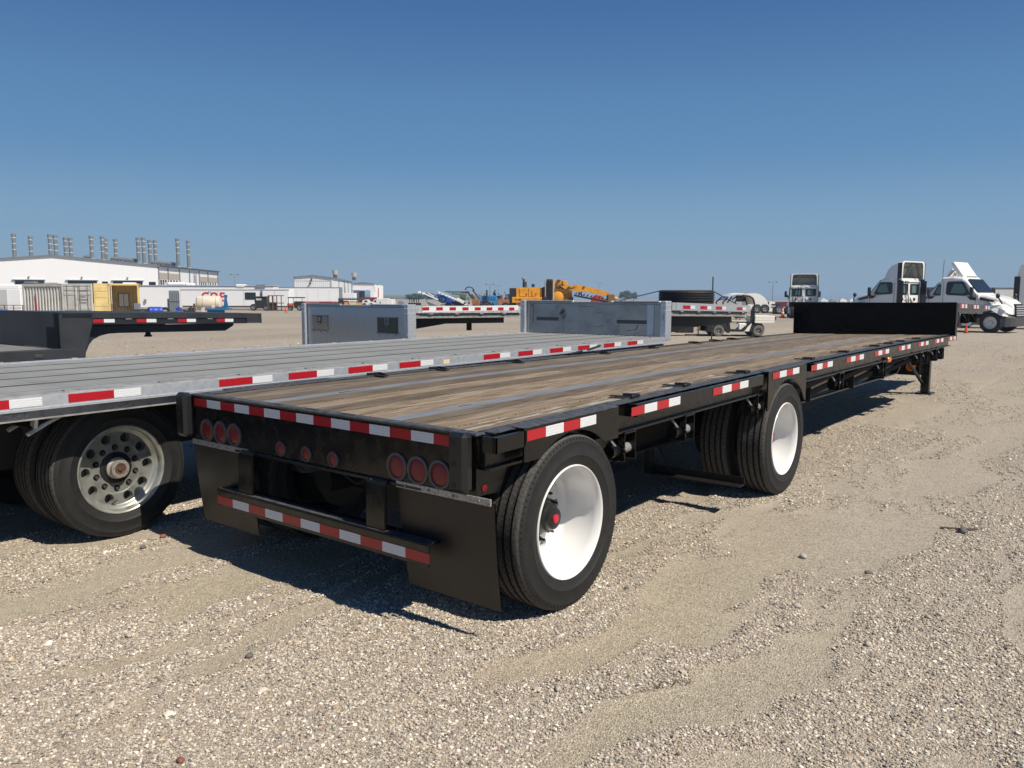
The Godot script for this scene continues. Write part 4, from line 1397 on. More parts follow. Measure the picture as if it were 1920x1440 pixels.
func shield(sh: Sh, c: Vector3, k: float) -> void:   # an embossed shield badge
	sh.x = Transform3D(Basis(), c)
	sh.prism(P([-0.075 * k, 0.09 * k, -0.06 * k, 0.105 * k, 0.06 * k, 0.105 * k, 0.075 * k, 0.09 * k, 0.07 * k, -0.03 * k, 0.04 * k, -0.08 * k, 0.0, -0.105 * k, -0.04 * k, -0.08 * k, -0.07 * k, -0.03 * k]), 0.0, 0.004)
	sh.x = Transform3D()

func make_far_trailers() -> void:
	# second aluminium step-deck, new, its step wall facing the camera
	var t := thing("step_deck_trailer", "new aluminium step-deck trailer with two shield badges on its step wall", "trailer", V(-5.553 - 1.2893, 0.0, -6.137 + 0.0413), 0.032)
	step_wall(t, 0.07, 0.66, 1.475, M.aluminium_wall)
	for e in [[-0.86, 1.16, 0.40, 0.25, "mirror_steel"], [0.78, 1.155, 0.46, 0.25, "dark_plate"]]:
		var pl := node("badge_plate", t)
		part("plate", bx(V(e[0], e[1], -0.05), V(e[2], e[3], 0.008), 0.002), M[e[4]], pl)
		var sh := Sh.new()
		sh.box(V(e[0], e[1] + e[3] * 0.5, -0.042), V(e[2] + 0.02, 0.012, 0.012))
		sh.box(V(e[0], e[1] - e[3] * 0.5, -0.042), V(e[2] + 0.02, 0.016, 0.016))
		for k in 3: sh.cyl(V(e[0] - 0.18 + 0.18 * k, e[1] - e[3] * 0.5 - 0.03, -0.05), V(e[0] - 0.18 + 0.18 * k, e[1] - e[3] * 0.5 - 0.03, -0.044), 0.01, 0.008, 6)
		part("plate_edges", sh, M.grey_metal, pl)
		sh = Sh.new()
		shield(sh, V(e[0] - 0.01, e[1] + 0.05, -0.046), 0.72)
		part("shield_badge", sh, M.dark_metal if e[0] < 0 else M.aluminium_dull, pl)
		sh = Sh.new()
		for x in [-0.022, 0.0, 0.022]: sh.box(V(e[0] - 0.01 + x, e[1] + 0.066, -0.0415), V(0.010, 0.075, 0.002))
		sh.box(V(e[0] - 0.01, e[1] + 0.0, -0.0415), V(0.03, 0.022, 0.002))
		part("badge_relief", sh, M.aluminium_bright if e[0] < 0 else M.dark_metal, pl)
	var up := func(s: float) -> float: return 1.475 - 0.012 * s
	upper_deck(t, up, 0.19, 3.18)
	part("tape_backing", bx(V(1.2992, 1.416, -1.63), V(0.002, 0.092, 2.62), 0.0), M.tape_white, t)
	for k in 8:
		part("red_tape", bx(V(1.3008, 1.425 - 0.004 * k, -0.40 - 0.333 * k), V(0.002, 0.054, 0.165)), M.tape_red, t)
	var sh := Sh.new()
	sh.box(V(0, 0.60, 4.0), V(2.56, 0.10, 7.9), 0.01)
	part("low_deck", sh, M.deck_aluminium, t)
	for x in [-0.4, 0.4]: part("main_beam", bx(V(x, 0.45, 4.2), V(0.12, 0.24, 8.0)), M.black_frame, t)
	for sg in [-1.0, 1.0]:
		part("landing_leg", bx(V(sg * 0.7, 0.45, -0.5), V(0.12, 0.9, 0.12)), M.black_frame, t)
	for z in [5.5, 6.7]:
		for sg in [-1.0, 1.0]: put_wheel(t, V(sg * 1.1, 0.452, z), "polished", sg < 0)
	# black low-loader with its curved neck
	t = thing("low_loader_trailer", "black low-loader trailer with a curved gooseneck in front of the containers", "trailer", V(-8.05 - 1.2894, 0.0, -2.45 + 0.0387), 0.03)
	sh = Sh.new()
	sh.x = Transform3D(Basis(V(0, 0, -1), V(0, 1, 0), V(1, 0, 0)), V(0, 0, 0))
	var neck := P([-0.46, 0.60, -0.46, 1.19, 2.36, 1.17, 2.36, 1.14, 2.20, 1.055, 0.42, 1.08, 0.28, 1.075, 0.16, 1.05, 0.06, 1.0, 0.0, 0.93, -0.05, 0.82, -0.08, 0.60])
	sh.prism(neck, 0.88, 1.12)
	sh.prism(neck, -1.12, -0.88)
	part("gooseneck", sh, M.navy_shadow, t)
	sh = Sh.new()
	sh.x = Transform3D(Basis(V(0, 0, -1), V(0, 1, 0), V(1, 0, 0)), V(0, 0, 0))
	sh.prism(P([-0.46, 0.62, -0.46, 1.38, -0.02, 1.38, -0.02, 1.22, -0.20, 0.62]), 1.12, 1.285)
	sh.prism(P([-0.46, 0.62, -0.46, 1.38, -0.02, 1.38, -0.02, 1.22, -0.20, 0.62]), -1.285, -1.12)
	part("neck_side", sh, M.charcoal_paint, t)
	part("step_wall", bx(V(0, 1.14, 0.44), V(2.56, 0.48, 0.04), 0.004), M.charcoal_paint, t)
	var u2 := func(s: float) -> float: return 1.385 - 0.019 * s
	sh = Sh.new()
	run(sh, -1.285, 1.285, -0.42, 2.79, -0.075, 0.0, 1, u2)
	run(sh, 1.2, 1.29, 2.5, 2.79, -0.16, -0.075, 1, u2)
	run(sh, -1.29, -1.2, 2.5, 2.79, -0.16, -0.075, 1, u2)
	part("front_deck", sh, M.charcoal_paint, t)
	sh = Sh.new()
	run(sh, 1.1, 1.27, -0.05, 2.5, -0.165, -0.075, 1, u2)
	run(sh, -1.27, -1.1, -0.05, 2.5, -0.165, -0.075, 1, u2)
	part("front_rail", sh, M.navy_shadow, t)
	for s0 in [0.0, 0.63, 1.28, 1.95]:
		tape(t, func(d: float) -> Array: return [V(1.271, u2.call(s0 + d) - 0.088, -s0 - d), V(1, 0, 0)], [0.1524, 0.1524], 0.0508)
		part("strap_stop", bx(V(1.275, u2.call(s0) - 0.085, -s0 + 0.12), V(0.01, 0.014, 0.09)), M.grey_metal, t)
	sh = Sh.new()
	sh.cyl(V(0, 0.98, -1.5), V(0, 1.08, -1.5), 0.045, 0.03, 12)
	sh.cyl(V(0, 0.95, -1.5), V(0, 0.98, -1.5), 0.06, 0.06, 12)
	part("kingpin", sh, M.navy_shadow, t)
	sh = Sh.new()
	sh.box(V(0, 0.86, 3.4), V(2.4, 0.06, 6.0))
	part("low_deck", sh, M.grey_metal, t)
	for sg in [-1.0, 1.0]:
		sh = Sh.new()
		sh.box(V(sg * 1.24, 0.80, 3.3), V(0.1, 0.20, 6.1), 0.01)
		part("side_beam", sh, M.charcoal_paint, t)
		for z in [7.2, 8.4]: put_wheel(t, V(sg * 1.05, 0.452, z), "inner", sg < 0)
	sh = Sh.new()
	sh.box(V(1.27, 0.81, 0.75), V(0.06, 0.06, 0.12), 0.012)
	part("side_lamp", sh, M.dark_metal, t)
	# a loose tyre lying on the front deck of the grey trailer, with its strap
	sh = Sh.new()
	var pr := P([0.36, -0.112, 0.44, -0.112, 0.470, -0.10])
	for c in [-0.066, -0.022, 0.022, 0.066]: pr.append_array(P([0.478, c - 0.010, 0.464, c - 0.007, 0.464, c + 0.007, 0.478, c + 0.010]))
	pr.append_array(P([0.470, 0.10, 0.44, 0.112, 0.36, 0.112, 0.30, 0.10, 0.29, 0.0, 0.30, -0.10, 0.36, -0.112]))
	sh.x = Transform3D(Basis(Vector3.BACK, PI / 2), V(0, 0, 0))
	sh.lathe(pr, 64)
	single("tyre", sh, M.tyre_wall, "big black truck tyre lying flat on the front of the grey trailer", "tyre", V(-2.75, 1.615, -10.13))
	sh = Sh.new()
	sh.tube(P3([-2.75, 1.565, -7.85, -3.05, 1.735, -9.8, -2.42, 1.735, -10.45, -2.28, 1.50, -11.2]), 0.010, 5)
	single("strap", sh, M.dark_metal, "dark strap stretched over the flat tyre down to the trailer deck", "strap")

# ---------------------------------------------------------------- far buildings
const YARD := 0.66798   # the turn of the yard's own axes: x to the right, -z away

func make_buildings() -> void:
	# long white factory hall with exhaust stacks; its corner is the root
	var t := thing("factory_hall", "long white gabled factory hall with grey exhaust stacks along its roof", "building", V(-228, -0.89, -120.28), YARD)
	var gx := V(0.939, 0, -0.343)
	var gable := Transform3D(Basis(gx, Vector3.UP, V(0.343, 0, 0.939)), Vector3.ZERO)
	var sx := V(-0.078, 0, -0.997)
	var long := Transform3D(Basis(sx, Vector3.UP, V(0.997, 0, -0.078)), Vector3.ZERO)
	var sh := Sh.new()
	sh.x = gable
	sh.prism(P([-54.8, 6.75, 0, 6.75, 0, 11.16, -27.4, 13.6, -54.8, 11.16]), -0.4, 0.0)
	var doors := [[-48.0, -41.4, 0.0], [-37.4, -29.9, 0.0], [-24.05, -16.4, 0.0], [-15.1, -13.5, 0.5], [-12.2, -4.3, 0.0], [-2.6, -0.7, 0.5]]
	var x0 := -54.8
	for d in doors:
		sh.box(V((x0 + d[0]) * 0.5, 3.37, -0.2), V(d[0] - x0, 6.75, 0.4))
		x0 = d[1]
		if d[2] > 0.0: sh.box(V((d[0] + d[1]) * 0.5, 6.6, -0.2), V(d[1] - d[0], 0.3, 0.4))
	sh.box(V(x0 * 0.5, 3.37, -0.2), V(-x0, 6.75, 0.4))
	part("gable_wall", sh, M.white_panel, t)
	sh = Sh.new()
	sh.x = gable
	for k in 36: sh.box(V(-54.0 + 1.5 * k, 9.0, 0.02), V(0.06, 4.4, 0.03))
	part("cladding_ribs", sh, M.white_panel, t)
	sh = Sh.new()
	sh.x = gable
	sh.prism(P([-55.3, 11.1, -27.4, 13.6, 0.5, 11.1, 0.5, 11.45, -27.4, 13.95, -55.3, 11.45]), -0.3, 0.5)
	part("roof_edge", sh, M.roof_edge, t)
	for d in doors:
		sh = Sh.new()
		sh.x = gable
		sh.box(V((d[0] + d[1]) * 0.5, 3.3, -3.0), V(d[1] - d[0] + 0.6, 6.5, 0.2))
		sh.box(V((d[0] + d[1]) * 0.5, 6.6, -1.6), V(d[1] - d[0] + 0.6, 0.2, 2.9))
		var dd := part("loading_door", sh, M.door_dark, t)
		if d[2] == 0.0:
			sh = Sh.new()
			sh.x = gable
			sh.box(V((d[0] + d[1]) * 0.5, 6.85, 0.25), V(d[1] - d[0] + 0.8, 0.16, 0.5))
			part("canopy", sh, M.pale_grey, dd)
			sh = Sh.new()
			sh.x = gable
			sh.ball(V((d[0] + d[1]) * 0.5, 7.5, 0.3), V(0.3, 0.28, 0.3), 8, 5)
			sh.box(V((d[0] + d[1]) * 0.5, 7.75, 0.15), V(0.1, 0.3, 0.3))
			part("wall_lamp", sh, M.grey_metal, dd)
	sh = Sh.new()
	sh.x = long
	sh.box(V(31, 5.58, -0.2), V(62, 11.16, 0.4))
	part("side_wall", sh, M.white_panel, t)
	var bays := [0.3, 8.4, 19.0, 28.9, 39.4, 49.4, 61.7]
	for k in 7:
		sh = Sh.new()
		sh.x = long
		sh.box(V(bays[k], 5.4, 0.12), V(0.55 if k else 0.4, 10.8, 0.25))
		part("pilaster", sh, M.roof_edge, t)
	for k in [0, 1, 4, 5]:
		sh = Sh.new()
		sh.x = long
		sh.box(V((bays[k] + bays[k + 1]) * 0.5, 8.3 if k < 2 else 8.0, 0.03), V(bays[k + 1] - bays[k] - 1.0, 1.9, 0.05))
		part("tan_band", sh, M.tan_band, t)
		for j in 3:
			sh = Sh.new()
			sh.x = long
			sh.box(V(lerpf(bays[k], bays[k + 1], 0.25 + 0.25 * j), 6.4, 0.03), V(1.3, 1.5, 0.06))
			part("window", sh, M.dark_glass, t)
	sh = Sh.new()
	sh.x = long
	for x in [33.2, 35.2]: sh.box(V(x, 7.0, 0.4), V(0.14, 7.0, 0.14))
	for k in 12: sh.box(V(34.2, 4.0 + 0.5 * k, 0.4), V(2.0, 0.1, 0.1))
	part("wall_ladder", sh, M.grey_metal, t)
	sh = Sh.new()
	var dn := sx * 62.0
	var e1 := V(0.5, 11.42, 0) + gx * 0.5
	for q in [[e1, gx * -27.4 + V(0, 13.9, 0)], [gx * -27.4 + V(0, 13.9, 0), gx * -55.3 + V(0, 11.42, 0)]]:
		sh.quad(q[0], q[0] + dn, q[1] + dn, q[1])
	sh.quad(V(0, 11.1, 0), dn + V(0, 11.1, 0), dn + e1, e1)
	part("roof", sh, M.blue_grey, t)
	sh = Sh.new()
	sh.x = long
	sh.box(V(31, 11.25, 0.3), V(62.4, 0.5, 0.7))
	part("gutter", sh, M.roof_edge, t)
	for e in [[-46.1, 20.0], [-46.2, 29.9], [-35.8, 18.4], [-35.8, 21.8], [-37.4, 32.0], [-36.6, 33.6], [-25.4, 20.5], [-22.8, 21.8], [-26.4, 33.7], [-23.7, 34.1], [-13.3, 23.7], [-11.5, 23.1], [-13.8, 35.2], [-12.3, 35.7], [-1.7, 24.0], [-1.7, 34.7]]:
		var p := gx * float(e[0]) + sx * float(e[1])
		var base := 11.2 + 2.4 * (1.0 - absf(e[0] + 27.4) / 27.4)
		var st := node("exhaust_stack", t, V(p.x, base, p.z))
		var top: float = 20.75 - base
		sh = Sh.new()
		sh.cyl(V(0, 0, 0), V(0, top - 0.9, 0), 0.56, 0.56, 14)
		part("pipe", sh, M.stack_grey, st)
		sh = Sh.new()
		sh.cyl(V(0, top - 1.0, 0), V(0, top - 0.75, 0), 0.56, 0.66, 14)
		sh.cyl(V(0, top - 0.75, 0), V(0, top, 0), 0.66, 0.68, 14)
		part("cowl", sh, M.stack_grey, st)
		sh = Sh.new()
		for y in [top - 1.15, top - 2.9, top - 4.7]: sh.cyl(V(0, y, 0), V(0, y + 0.14, 0), 0.60, 0.60, 14)
		part("bands", sh, M.white_panel, st)
		sh = Sh.new()
		sh.cyl(V(0, -0.3, 0), V(0, 0.45, 0), 1.0, 0.66, 12)
		part("flashing", sh, M.white_panel, st)
	for e in [[-21, 26.0], [-18.5, 26.0], [-16.0, 26.0], [-9.5, 27.0], [-7.0, 27.0], [-4.6, 27.0], [-29, 27.0]]:
		var p := gx * float(e[0]) + sx * float(e[1])
		var base := 11.6 + 2.4 * (1.0 - absf(e[0] + 27.4) / 27.4)
		sh = Sh.new()
		sh.cyl(V(p.x - 1.3, base + 0.75, p.z), V(p.x + 1.3, base + 0.55, p.z), 0.62, 0.62, 12)
		sh.box(V(p.x, base, p.z), V(1.4, 0.7, 1.4))
		part("roof_fan", sh, M.stack_grey, t)
	# second hall, smaller, with two ventilators
	t = thing("workshop_hall", "small white gabled hall with two rusty roof ventilators", "building", V(-235.36, -1.07, -190.9), YARD)
	sh = Sh.new()
	sh.prism(P([-14.01, -0.87, -13.73, 9.51, -6.96, 10.02, 0.17, 9.15, -0.05, -0.84]), -0.4, 0.0)
	part("gable_wall", sh, M.white_panel, t)
	sh = Sh.new()
	for k in 18: sh.box(V(-13.6 + 0.78 * k, 6.4, 0.02), V(0.07, 5.6, 0.05))
	sh.box(V(-6.81, 8.18, 0.05), V(13.51, 0.09, 0.1))
	part("cladding_ribs", sh, M.pale_grey, t)
	sh = Sh.new()
	sh.prism(P([-13.85, 9.33, -13.84, 9.69, -6.95, 10.21, 0.29, 9.36, 0.29, 9.01, -6.96, 9.86]), -0.3, 0.4)
	sh.box(V(-13.71, 4.37, 0), V(0.03, 10.48, 0.4))
	sh.box(V(-0.1, 4.2, 0), V(0.09, 10.08, 0.4))
	part("roof_edge", sh, M.roof_edge, t)
	var s2 := V(-0.113, 0, -0.994)
	var l2 := Transform3D(Basis(s2, Vector3.UP, V(0.994, 0, -0.113)), Vector3.ZERO)
	sh = Sh.new()
	sh.x = l2
	sh.box(V(44, 4.7, -0.2), V(88, 9.4, 0.4))
	part("side_wall", sh, M.white_panel, t)
	sh = Sh.new()
	sh.x = l2
	sh.box(V(44, 9.3, 0.1), V(88, 0.55, 0.6))
	for x in [0.2, 28.0, 52.0, 70.0, 88.0]: sh.box(V(x, 4.6, 0.1), V(0.3, 9.2, 0.3))
	part("side_trim", sh, M.roof_edge, t)
	sh = Sh.new()
	sh.quad(V(0.1, 9.45, 0), s2 * 88.0 + V(0, 9.45, 0), s2 * 88.0 + V(-7.0, 10.3, 0), V(-7.0, 10.3, 0))
	sh.quad(V(-7.0, 10.3, 0), s2 * 88.0 + V(-7.0, 10.3, 0), s2 * 88.0 + V(-14.0, 9.6, 0), V(-14.0, 9.6, 0))
	part("roof", sh, M.blue_grey, t)
	for e in [V(-3.2, 9.6, -22.0), V(-1.5, 9.4, -52.0)]:
		var v := node("roof_ventilator", t, e)
		sh = Sh.new()
		sh.cyl(V(0, 0, 0), V(0, 1.6, 0), 0.85, 0.75, 12)
		part("neck", sh, M.rust, v)
		sh = Sh.new()
		sh.cyl(V(0, 1.4, 0), V(0, 3.2, 0), 0.95, 1.2, 12)
		part("cowl", sh, M.tan_band, v)
	sh = Sh.new()
	sh.box(V(-7.16, 8.54, 0.25), V(0.45, 0.98, 0.5))
	sh.box(V(-7.69, 7.21, 0.45), V(0.67, 0.29, 0.9))
	part("wall_lamp", sh, M.dark_metal, t)
	# open shed one can see through
	t = thing("open_shed", "white open-fronted shed with sky showing through its big doorway", "building", V(-256.81, -1.24, -231.3), YARD)
	sh = Sh.new()
	sh.prism(P([-9.09, 5.2, -9.04, 8.04, -4.69, 8.39, 0.1, 7.83, -0.05, -1.15, -1.54, -1.16, -1.43, 5.22]), -0.4, 0.0)
	part("front_wall", sh, M.white_panel, t)
	sh = Sh.new()
	sh.prism(P([-9.04, 7.79, -9.03, 8.24, -4.68, 8.62, 0.11, 8.08, 2.27, 7.5, 2.27, 7.23, 0.1, 7.72]), -0.2, 0.3)
	part("roof_edge", sh, M.roof_edge, t)
	sh = Sh.new()
	sh.quad(V(-0.05, -1.15, 0), V(2.02, -1.15, -12), V(2.15, 7.27, -12), V(0.1, 7.83, 0))
	sh.box(V(-9.04, 2.01, -7.2), V(0.35, 6.38, 13.6))
	part("side_wall", sh, M.white_panel, t)
	part("side_stripe", bx(V(1, 4.09, -5.2), V(0.48, 4.09, 0.4)), M.machine_red, t)
	sh = Sh.new()
	sh.box(V(-7.72, 1.9, -13.8), V(2.52, 6.14, 0.4))
	part("inner_wall", sh, M.door_dark, t)
	sh = Sh.new()
	sh.quad(V(-9.04, 8.04, 0), V(-4.69, 8.39, 0), V(-4.69, 8.39, -14), V(-9.04, 8.04, -14))
	sh.quad(V(-4.69, 8.39, 0), V(0.1, 7.83, 0), V(0.1, 7.83, -14), V(-4.69, 8.39, -14))
	part("roof", sh, M.blue_grey, t)

func letters(parent: Node3D, text: String, at: Vector3, hgt: float, m: Material, called := "lettering", font := "Droid Sans", depth := 0.006) -> void:
	var tm := TextMesh.new()
	var f := SystemFont.new()
	f.font_names = PackedStringArray([font])
	f.font_weight = 700
	tm.font = f
	tm.text = text
	tm.font_size = 64
	tm.pixel_size = hgt / 46.0
	tm.depth = depth
	tm.material = m
	put_mesh(called, tm, parent, at)

# ---------------------------------------------------------------- containers, trailers and stored goods at the back
func make_yard() -> void:
	var t := thing("shipping_container", "pale grey corrugated shipping container with a red stripe sprayed on its side", "container", V(-60.01, -0.12, -23.55), YARD - 0.10)
	# end doors face the camera, the long side runs away to the left
	var w := 2.36
	var sh := Sh.new()
	sh.box(V(w * 0.5, 1.32, -0.05), V(w, 2.55, 0.06))
	part("end_frame", sh, M.container_grey, t)
	for k in 2:
		var d := Sh.new()
		d.box(V(0.08 + w * 0.235 + k * w * 0.485, 1.32, 0.0), V(w * 0.45, 2.3, 0.05), 0.01)
		for y in [0.35, 0.75, 1.85, 2.2]: d.box(V(0.08 + w * 0.235 + k * w * 0.485, y, 0.03), V(w * 0.40, 0.22, 0.04), 0.015)
		var dp := part("door", d, M.container_grey, t)
		d = Sh.new()
		for j in 2: d.cyl(V(0.08 + w * (0.10 + 0.26 * j) + k * w * 0.485 + (0.12 if k == 0 else -0.02), 0.15, 0.07), V(0.08 + w * (0.10 + 0.26 * j) + k * w * 0.485 + (0.12 if k == 0 else -0.02), 2.5, 0.07), 0.022, 0.022, 6)
		part("lock_rod", d, M.grey_metal, dp)
	for k in 5: part("marking", bx(V(1.62 + 0.02 * (k % 2), 2.05 - 0.22 * k, 0.032 if k else 0.034), V(0.7 - 0.12 * (k % 3), 0.075, 0.003)), M.ink_grey, t)
	sh = Sh.new()
	for y in [0.09, 2.5]: sh.box(V(w * 0.5, y, 0.0), V(w, 0.18, 0.1))
	for x in [0.04, w - 0.04]: sh.box(V(x, 1.3, 0.0), V(0.1, 2.59, 0.12))
	part("corner_posts", sh, M.container_grey, t)
	var side := Transform3D(Basis(V(0.955, 0, 0.297).rotated(Vector3.UP, 0.10), Vector3.UP, V(-0.297, 0, 0.955).rotated(Vector3.UP, 0.10)), V(0, 0, 0))
	sh = Sh.new()
	sh.x = side
	var pl := PackedVector2Array()
	for k in 13:   # trapezoid corrugation of the long wall, seen in plan
		var q := -3.72 + 0.29 * k
		pl.append_array(P([q, 0.0, q + 0.08, 0.0, q + 0.115, -0.09, q + 0.25, -0.09]))
	for k in pl.size() - 1:
		sh.quad(V(pl[k].x, 0.2, pl[k].y), V(pl[k + 1].x, 0.2, pl[k + 1].y), V(pl[k + 1].x, 2.4, pl[k + 1].y), V(pl[k].x, 2.4, pl[k].y))
	part("corrugated_wall", sh, M.container_grey, t)
	sh = Sh.new()
	sh.x = side
	sh.box(V(-1.88, 2.48, -0.04), V(3.76, 0.2, 0.14))
	sh.box(V(-1.88, 0.1, -0.04), V(3.76, 0.2, 0.14))
	sh.box(V(-3.72, 1.3, -0.04), V(0.16, 2.59, 0.16))
	part("side_frame", sh, M.container_grey, t)
	sh = Sh.new()
	sh.quad(side * V(-3.76, 2.585, 0), V(0, 2.585, 0.05), V(w, 2.585, 0.05), V(w - 2.0, 2.585, -4.2))
	part("container_roof", sh, M.grey_metal, t)
	sh = Sh.new()
	sh.x = side
	sh.box(V(-2.55, 1.0, 0.012), V(0.13, 1.7, 0.01), 0.0, Basis(Vector3.BACK, 0.05))
	part("spray_stripe", sh, M.bright_orange if false else M.ink_red, t)
	sh = Sh.new()
	sh.box(V(-3.1, 2.68, -0.9), V(0.9, 0.14, 0.5), 0.05)
	sh.box(V(-1.9, 2.64, -0.7), V(2.0, 0.05, 0.3))
	single("roof_scrap", sh, M.grey_metal, "flat grey scrap lying on the roof of the pale grey container", "scrap", V(-60.01, -0.12, -23.55) + V(0, 0, 0), YARD - 0.10)
	t = thing("shipping_container", "cream yellow shipping container standing open with a small window inside", "container", V(-58.16, -0.11, -25), YARD + 0.36)
	sh = Sh.new()
	sh.box(V(0.48, 1.3, 0.0), V(0.96, 2.5, 0.06), 0.01)
	for y in [0.35, 1.1, 1.75, 2.2]: sh.box(V(0.48, y, 0.03), V(0.80, 0.4, 0.04), 0.015)
	part("door", sh, M.container_yellow, t)
	sh = Sh.new()
	sh.box(V(2.0, 2.53, 0.0), V(2.1, 0.12, 0.12))
	sh.box(V(1.05, 1.3, 0.0), V(0.12, 2.55, 0.12))
	sh.box(V(3.02, 1.3, 0.0), V(0.10, 2.55, 0.12))
	sh.box(V(2.0, 0.08, 0.0), V(2.1, 0.16, 0.12))
	part("end_frame", sh, M.container_yellow, t)
	sh = Sh.new()
	for k in 6:
		var q := -0.15 - 0.25 * k
		sh.quad(V(3.0, 0.1, q - 0.125), V(2.93, 0.1, q), V(2.93, 2.5, q), V(3.0, 2.5, q - 0.125))
		sh.quad(V(2.93, 0.1, q), V(3.0, 0.1, q + 0.125), V(3.0, 2.5, q + 0.125), V(2.93, 2.5, q))
	for k in 9:
		var q := 1.15 + 0.22 * k
		sh.quad(V(q - 0.11, 0.1, -1.7), V(q, 0.1, -1.62), V(q, 2.5, -1.62), V(q - 0.11, 2.5, -1.7))
		sh.quad(V(q, 0.1, -1.62), V(q + 0.11, 0.1, -1.7), V(q + 0.11, 2.5, -1.7), V(q, 2.5, -1.62))
	sh.quad(V(1.0, 0.1, 0), V(1.0, 0.1, -1.7), V(1.0, 2.5, -1.7), V(1.0, 2.5, 0))
	part("corrugated_wall", sh, M.container_yellow, t)
	part("container_roof", bx(V(1.55, 2.58, -0.9), V(3.1, 0.05, 1.8)), M.container_yellow, t)
	part("container_floor", bx(V(2.0, 0.08, -0.8), V(2.0, 0.06, 1.6)), M.trunk_brown, t)
	sh = Sh.new()
	for e in [[1.52, 1.1, 0.04, 1.05], [2.22, 1.1, 0.04, 1.05], [1.87, 1.62, 0.74, 0.04], [1.87, 0.60, 0.74, 0.04], [1.87, 1.1, 0.03, 1.0]]: sh.box(V(e[0], e[1] + 0.25, -1.58), V(e[2], e[3], 0.05))
	var win := part("window", sh, M.dark_metal, t)
	part("pane", bx(V(1.87, 1.35, -1.59), V(0.70, 1.0, 0.02)), M.far_van, win)
	# white trailers behind
	t = thing("box_trailer", "white enclosed trailer with a grey side door, left of the corrugated container", "trailer", V(-86.07, -0.22, -28.46), YARD)
	part("body", bx(V(-0.53, 1.38, -1.5), V(5.17, 2.15, 3), 0.05), M.white_panel, t)
	sh = Sh.new()
	sh.box(V(-0.61, 2.67, -1.4), V(4.96, 0.41, 2.4), 0.1)
	part("roof_box", sh, M.white_gloss, t)
	part("door", bx(V(0.29, 1.4, 0.03), V(0.88, 1.98, 0.05)), M.pale_grey, t)
	sh = Sh.new()
	for k in 4: sh.box(V(-0.2 + 0.9 * k, 0.42, 0.5), V(0.06, 0.8, 0.06))
	sh.box(V(1.1, 0.82, 0.5), V(3.4, 0.06, 0.06))
	sh.box(V(1.1, 0.55, 0.5), V(3.4, 0.05, 0.05))
	part("rail", sh, M.rust, t)
	t = thing("mobile_office", "long white mobile office trailer with air conditioners along its roof", "trailer", V(-100.43, -0.32, -57.9), YARD + 0.06)
	sh = Sh.new()
	sh.box(V(0.1, 1.75, -1.5), V(21.14, 3.02, 3), 0.06)
	part("body", sh, M.white_panel, t)
	sh = Sh.new()
	sh.box(V(0.15, 3.3, -1.49), V(21.23, 0.07, 3.22))
	part("roof_rim", sh, M.pale_grey, t)
	for e in [[306, 528, 316], [317, 530.5, 344], [345, 529.5, 361], [441, 533.5, 460], [225, 530, 240], [160, 528.5, 176]]:
		pass
	part("air_conditioner", bx(V(-2.92, 3.54, -1.3), V(2.43, 0.44, 1.4), 0.15), M.white_gloss, t)
	part("air_conditioner", bx(V(-1.03, 3.45, -0.95), V(1.02, 0.4, 1.3), 0.1), M.white_gloss, t)
	part("air_conditioner", bx(V(6.09, 3.24, -0.55), V(1.32, 0.48, 1.3), 0.12), M.white_gloss, t)
	part("air_conditioner", bx(V(-9.49, 3.5, -1.3), V(1.61, 0.4, 1.4), 0.15), M.white_gloss, t)
	part("roof_vent", bx(V(-4.35, 3.51, -1.3), V(0.39, 0.48, 1.4)), M.pale_grey, t)
	part("roof_vent", bx(V(8.89, 3.27, -0.2), V(1.29, 0.37, 0.8)), M.grey_metal, t)
	part("meter_box", bx(V(-6.93, 1.16, 0.1), V(0.28, 0.44, 0.2)), M.grey_metal, t)
	t = thing("cargo_trailer", "white cargo trailer with red lettering behind the cream tank", "trailer", V(-96.51, -0.3, -53.34), YARD)
	sh = Sh.new()
	sh.box(V(7.2, 1.62, -1.25), V(14.4, 2.2, 2.5), 0.06)
	part("body", sh, M.white_panel, t)
	sh = Sh.new()
	sh.box(V(7.2, 2.69, 0.02), V(14.4, 0.08, 0.06))
	for x in [5.0, 8.4, 10.9, 12.5]: sh.box(V(x, 1.65, 0.01), V(0.04, 2.1, 0.03))
	part("seams", sh, M.pale_grey, t)
	letters(t, "GOE", V(4.35, 1.72, 0.03), 1.15, M.ink_red)
	sh = Sh.new()
	sh.box(V(9.25, 1.85, 0.02), V(1.45, 0.95, 0.05), 0.12)
	part("window", sh, M.dark_glass, t)
	sh = Sh.new()
	sh.cyl(V(10.85, 0.5, 0.12), V(10.75, 2.6, 0.12), 0.07, 0.07, 6)
	sh.bar(V(10.7, 2.2, 0.1), V(10.5, 1.2, 0.1), 0.06, 0.06)
	part("awning_arm", sh, M.dark_metal, t)
	sh = Sh.new()
	sh.box(V(7.2, 0.45, -1.2), V(14.0, 0.14, 2.2))
	part("chassis", sh, M.rust, t)
	for x in [11.2, 12.1]:
		sh = Sh.new()
		sh.x = Transform3D(Basis(Vector3.UP, -PI / 2), V(x, 0.36, -0.1))
		sh.lathe(P([0.1, -0.12, 0.36, -0.12, 0.37, 0.0, 0.36, 0.12, 0.2, 0.12, 0.18, 0.06, 0.0, 0.06]), 18)
		part("wheel", sh, M.black_rubber, t)
	sh = Sh.new()
	sh.box(V(14.8, 0.40, -1.2), V(1.4, 0.1, 0.5))
	sh.box(V(15.3, 0.2, -1.2), V(0.1, 0.4, 0.1))
	part("drawbar", sh, M.dark_metal, t)
	t = thing("semi_trailer", "long white semi trailer with a dark top rail behind the black forklift", "trailer", V(-143.47, -0.55, -95.26), YARD + 0.02)
	sh = Sh.new()
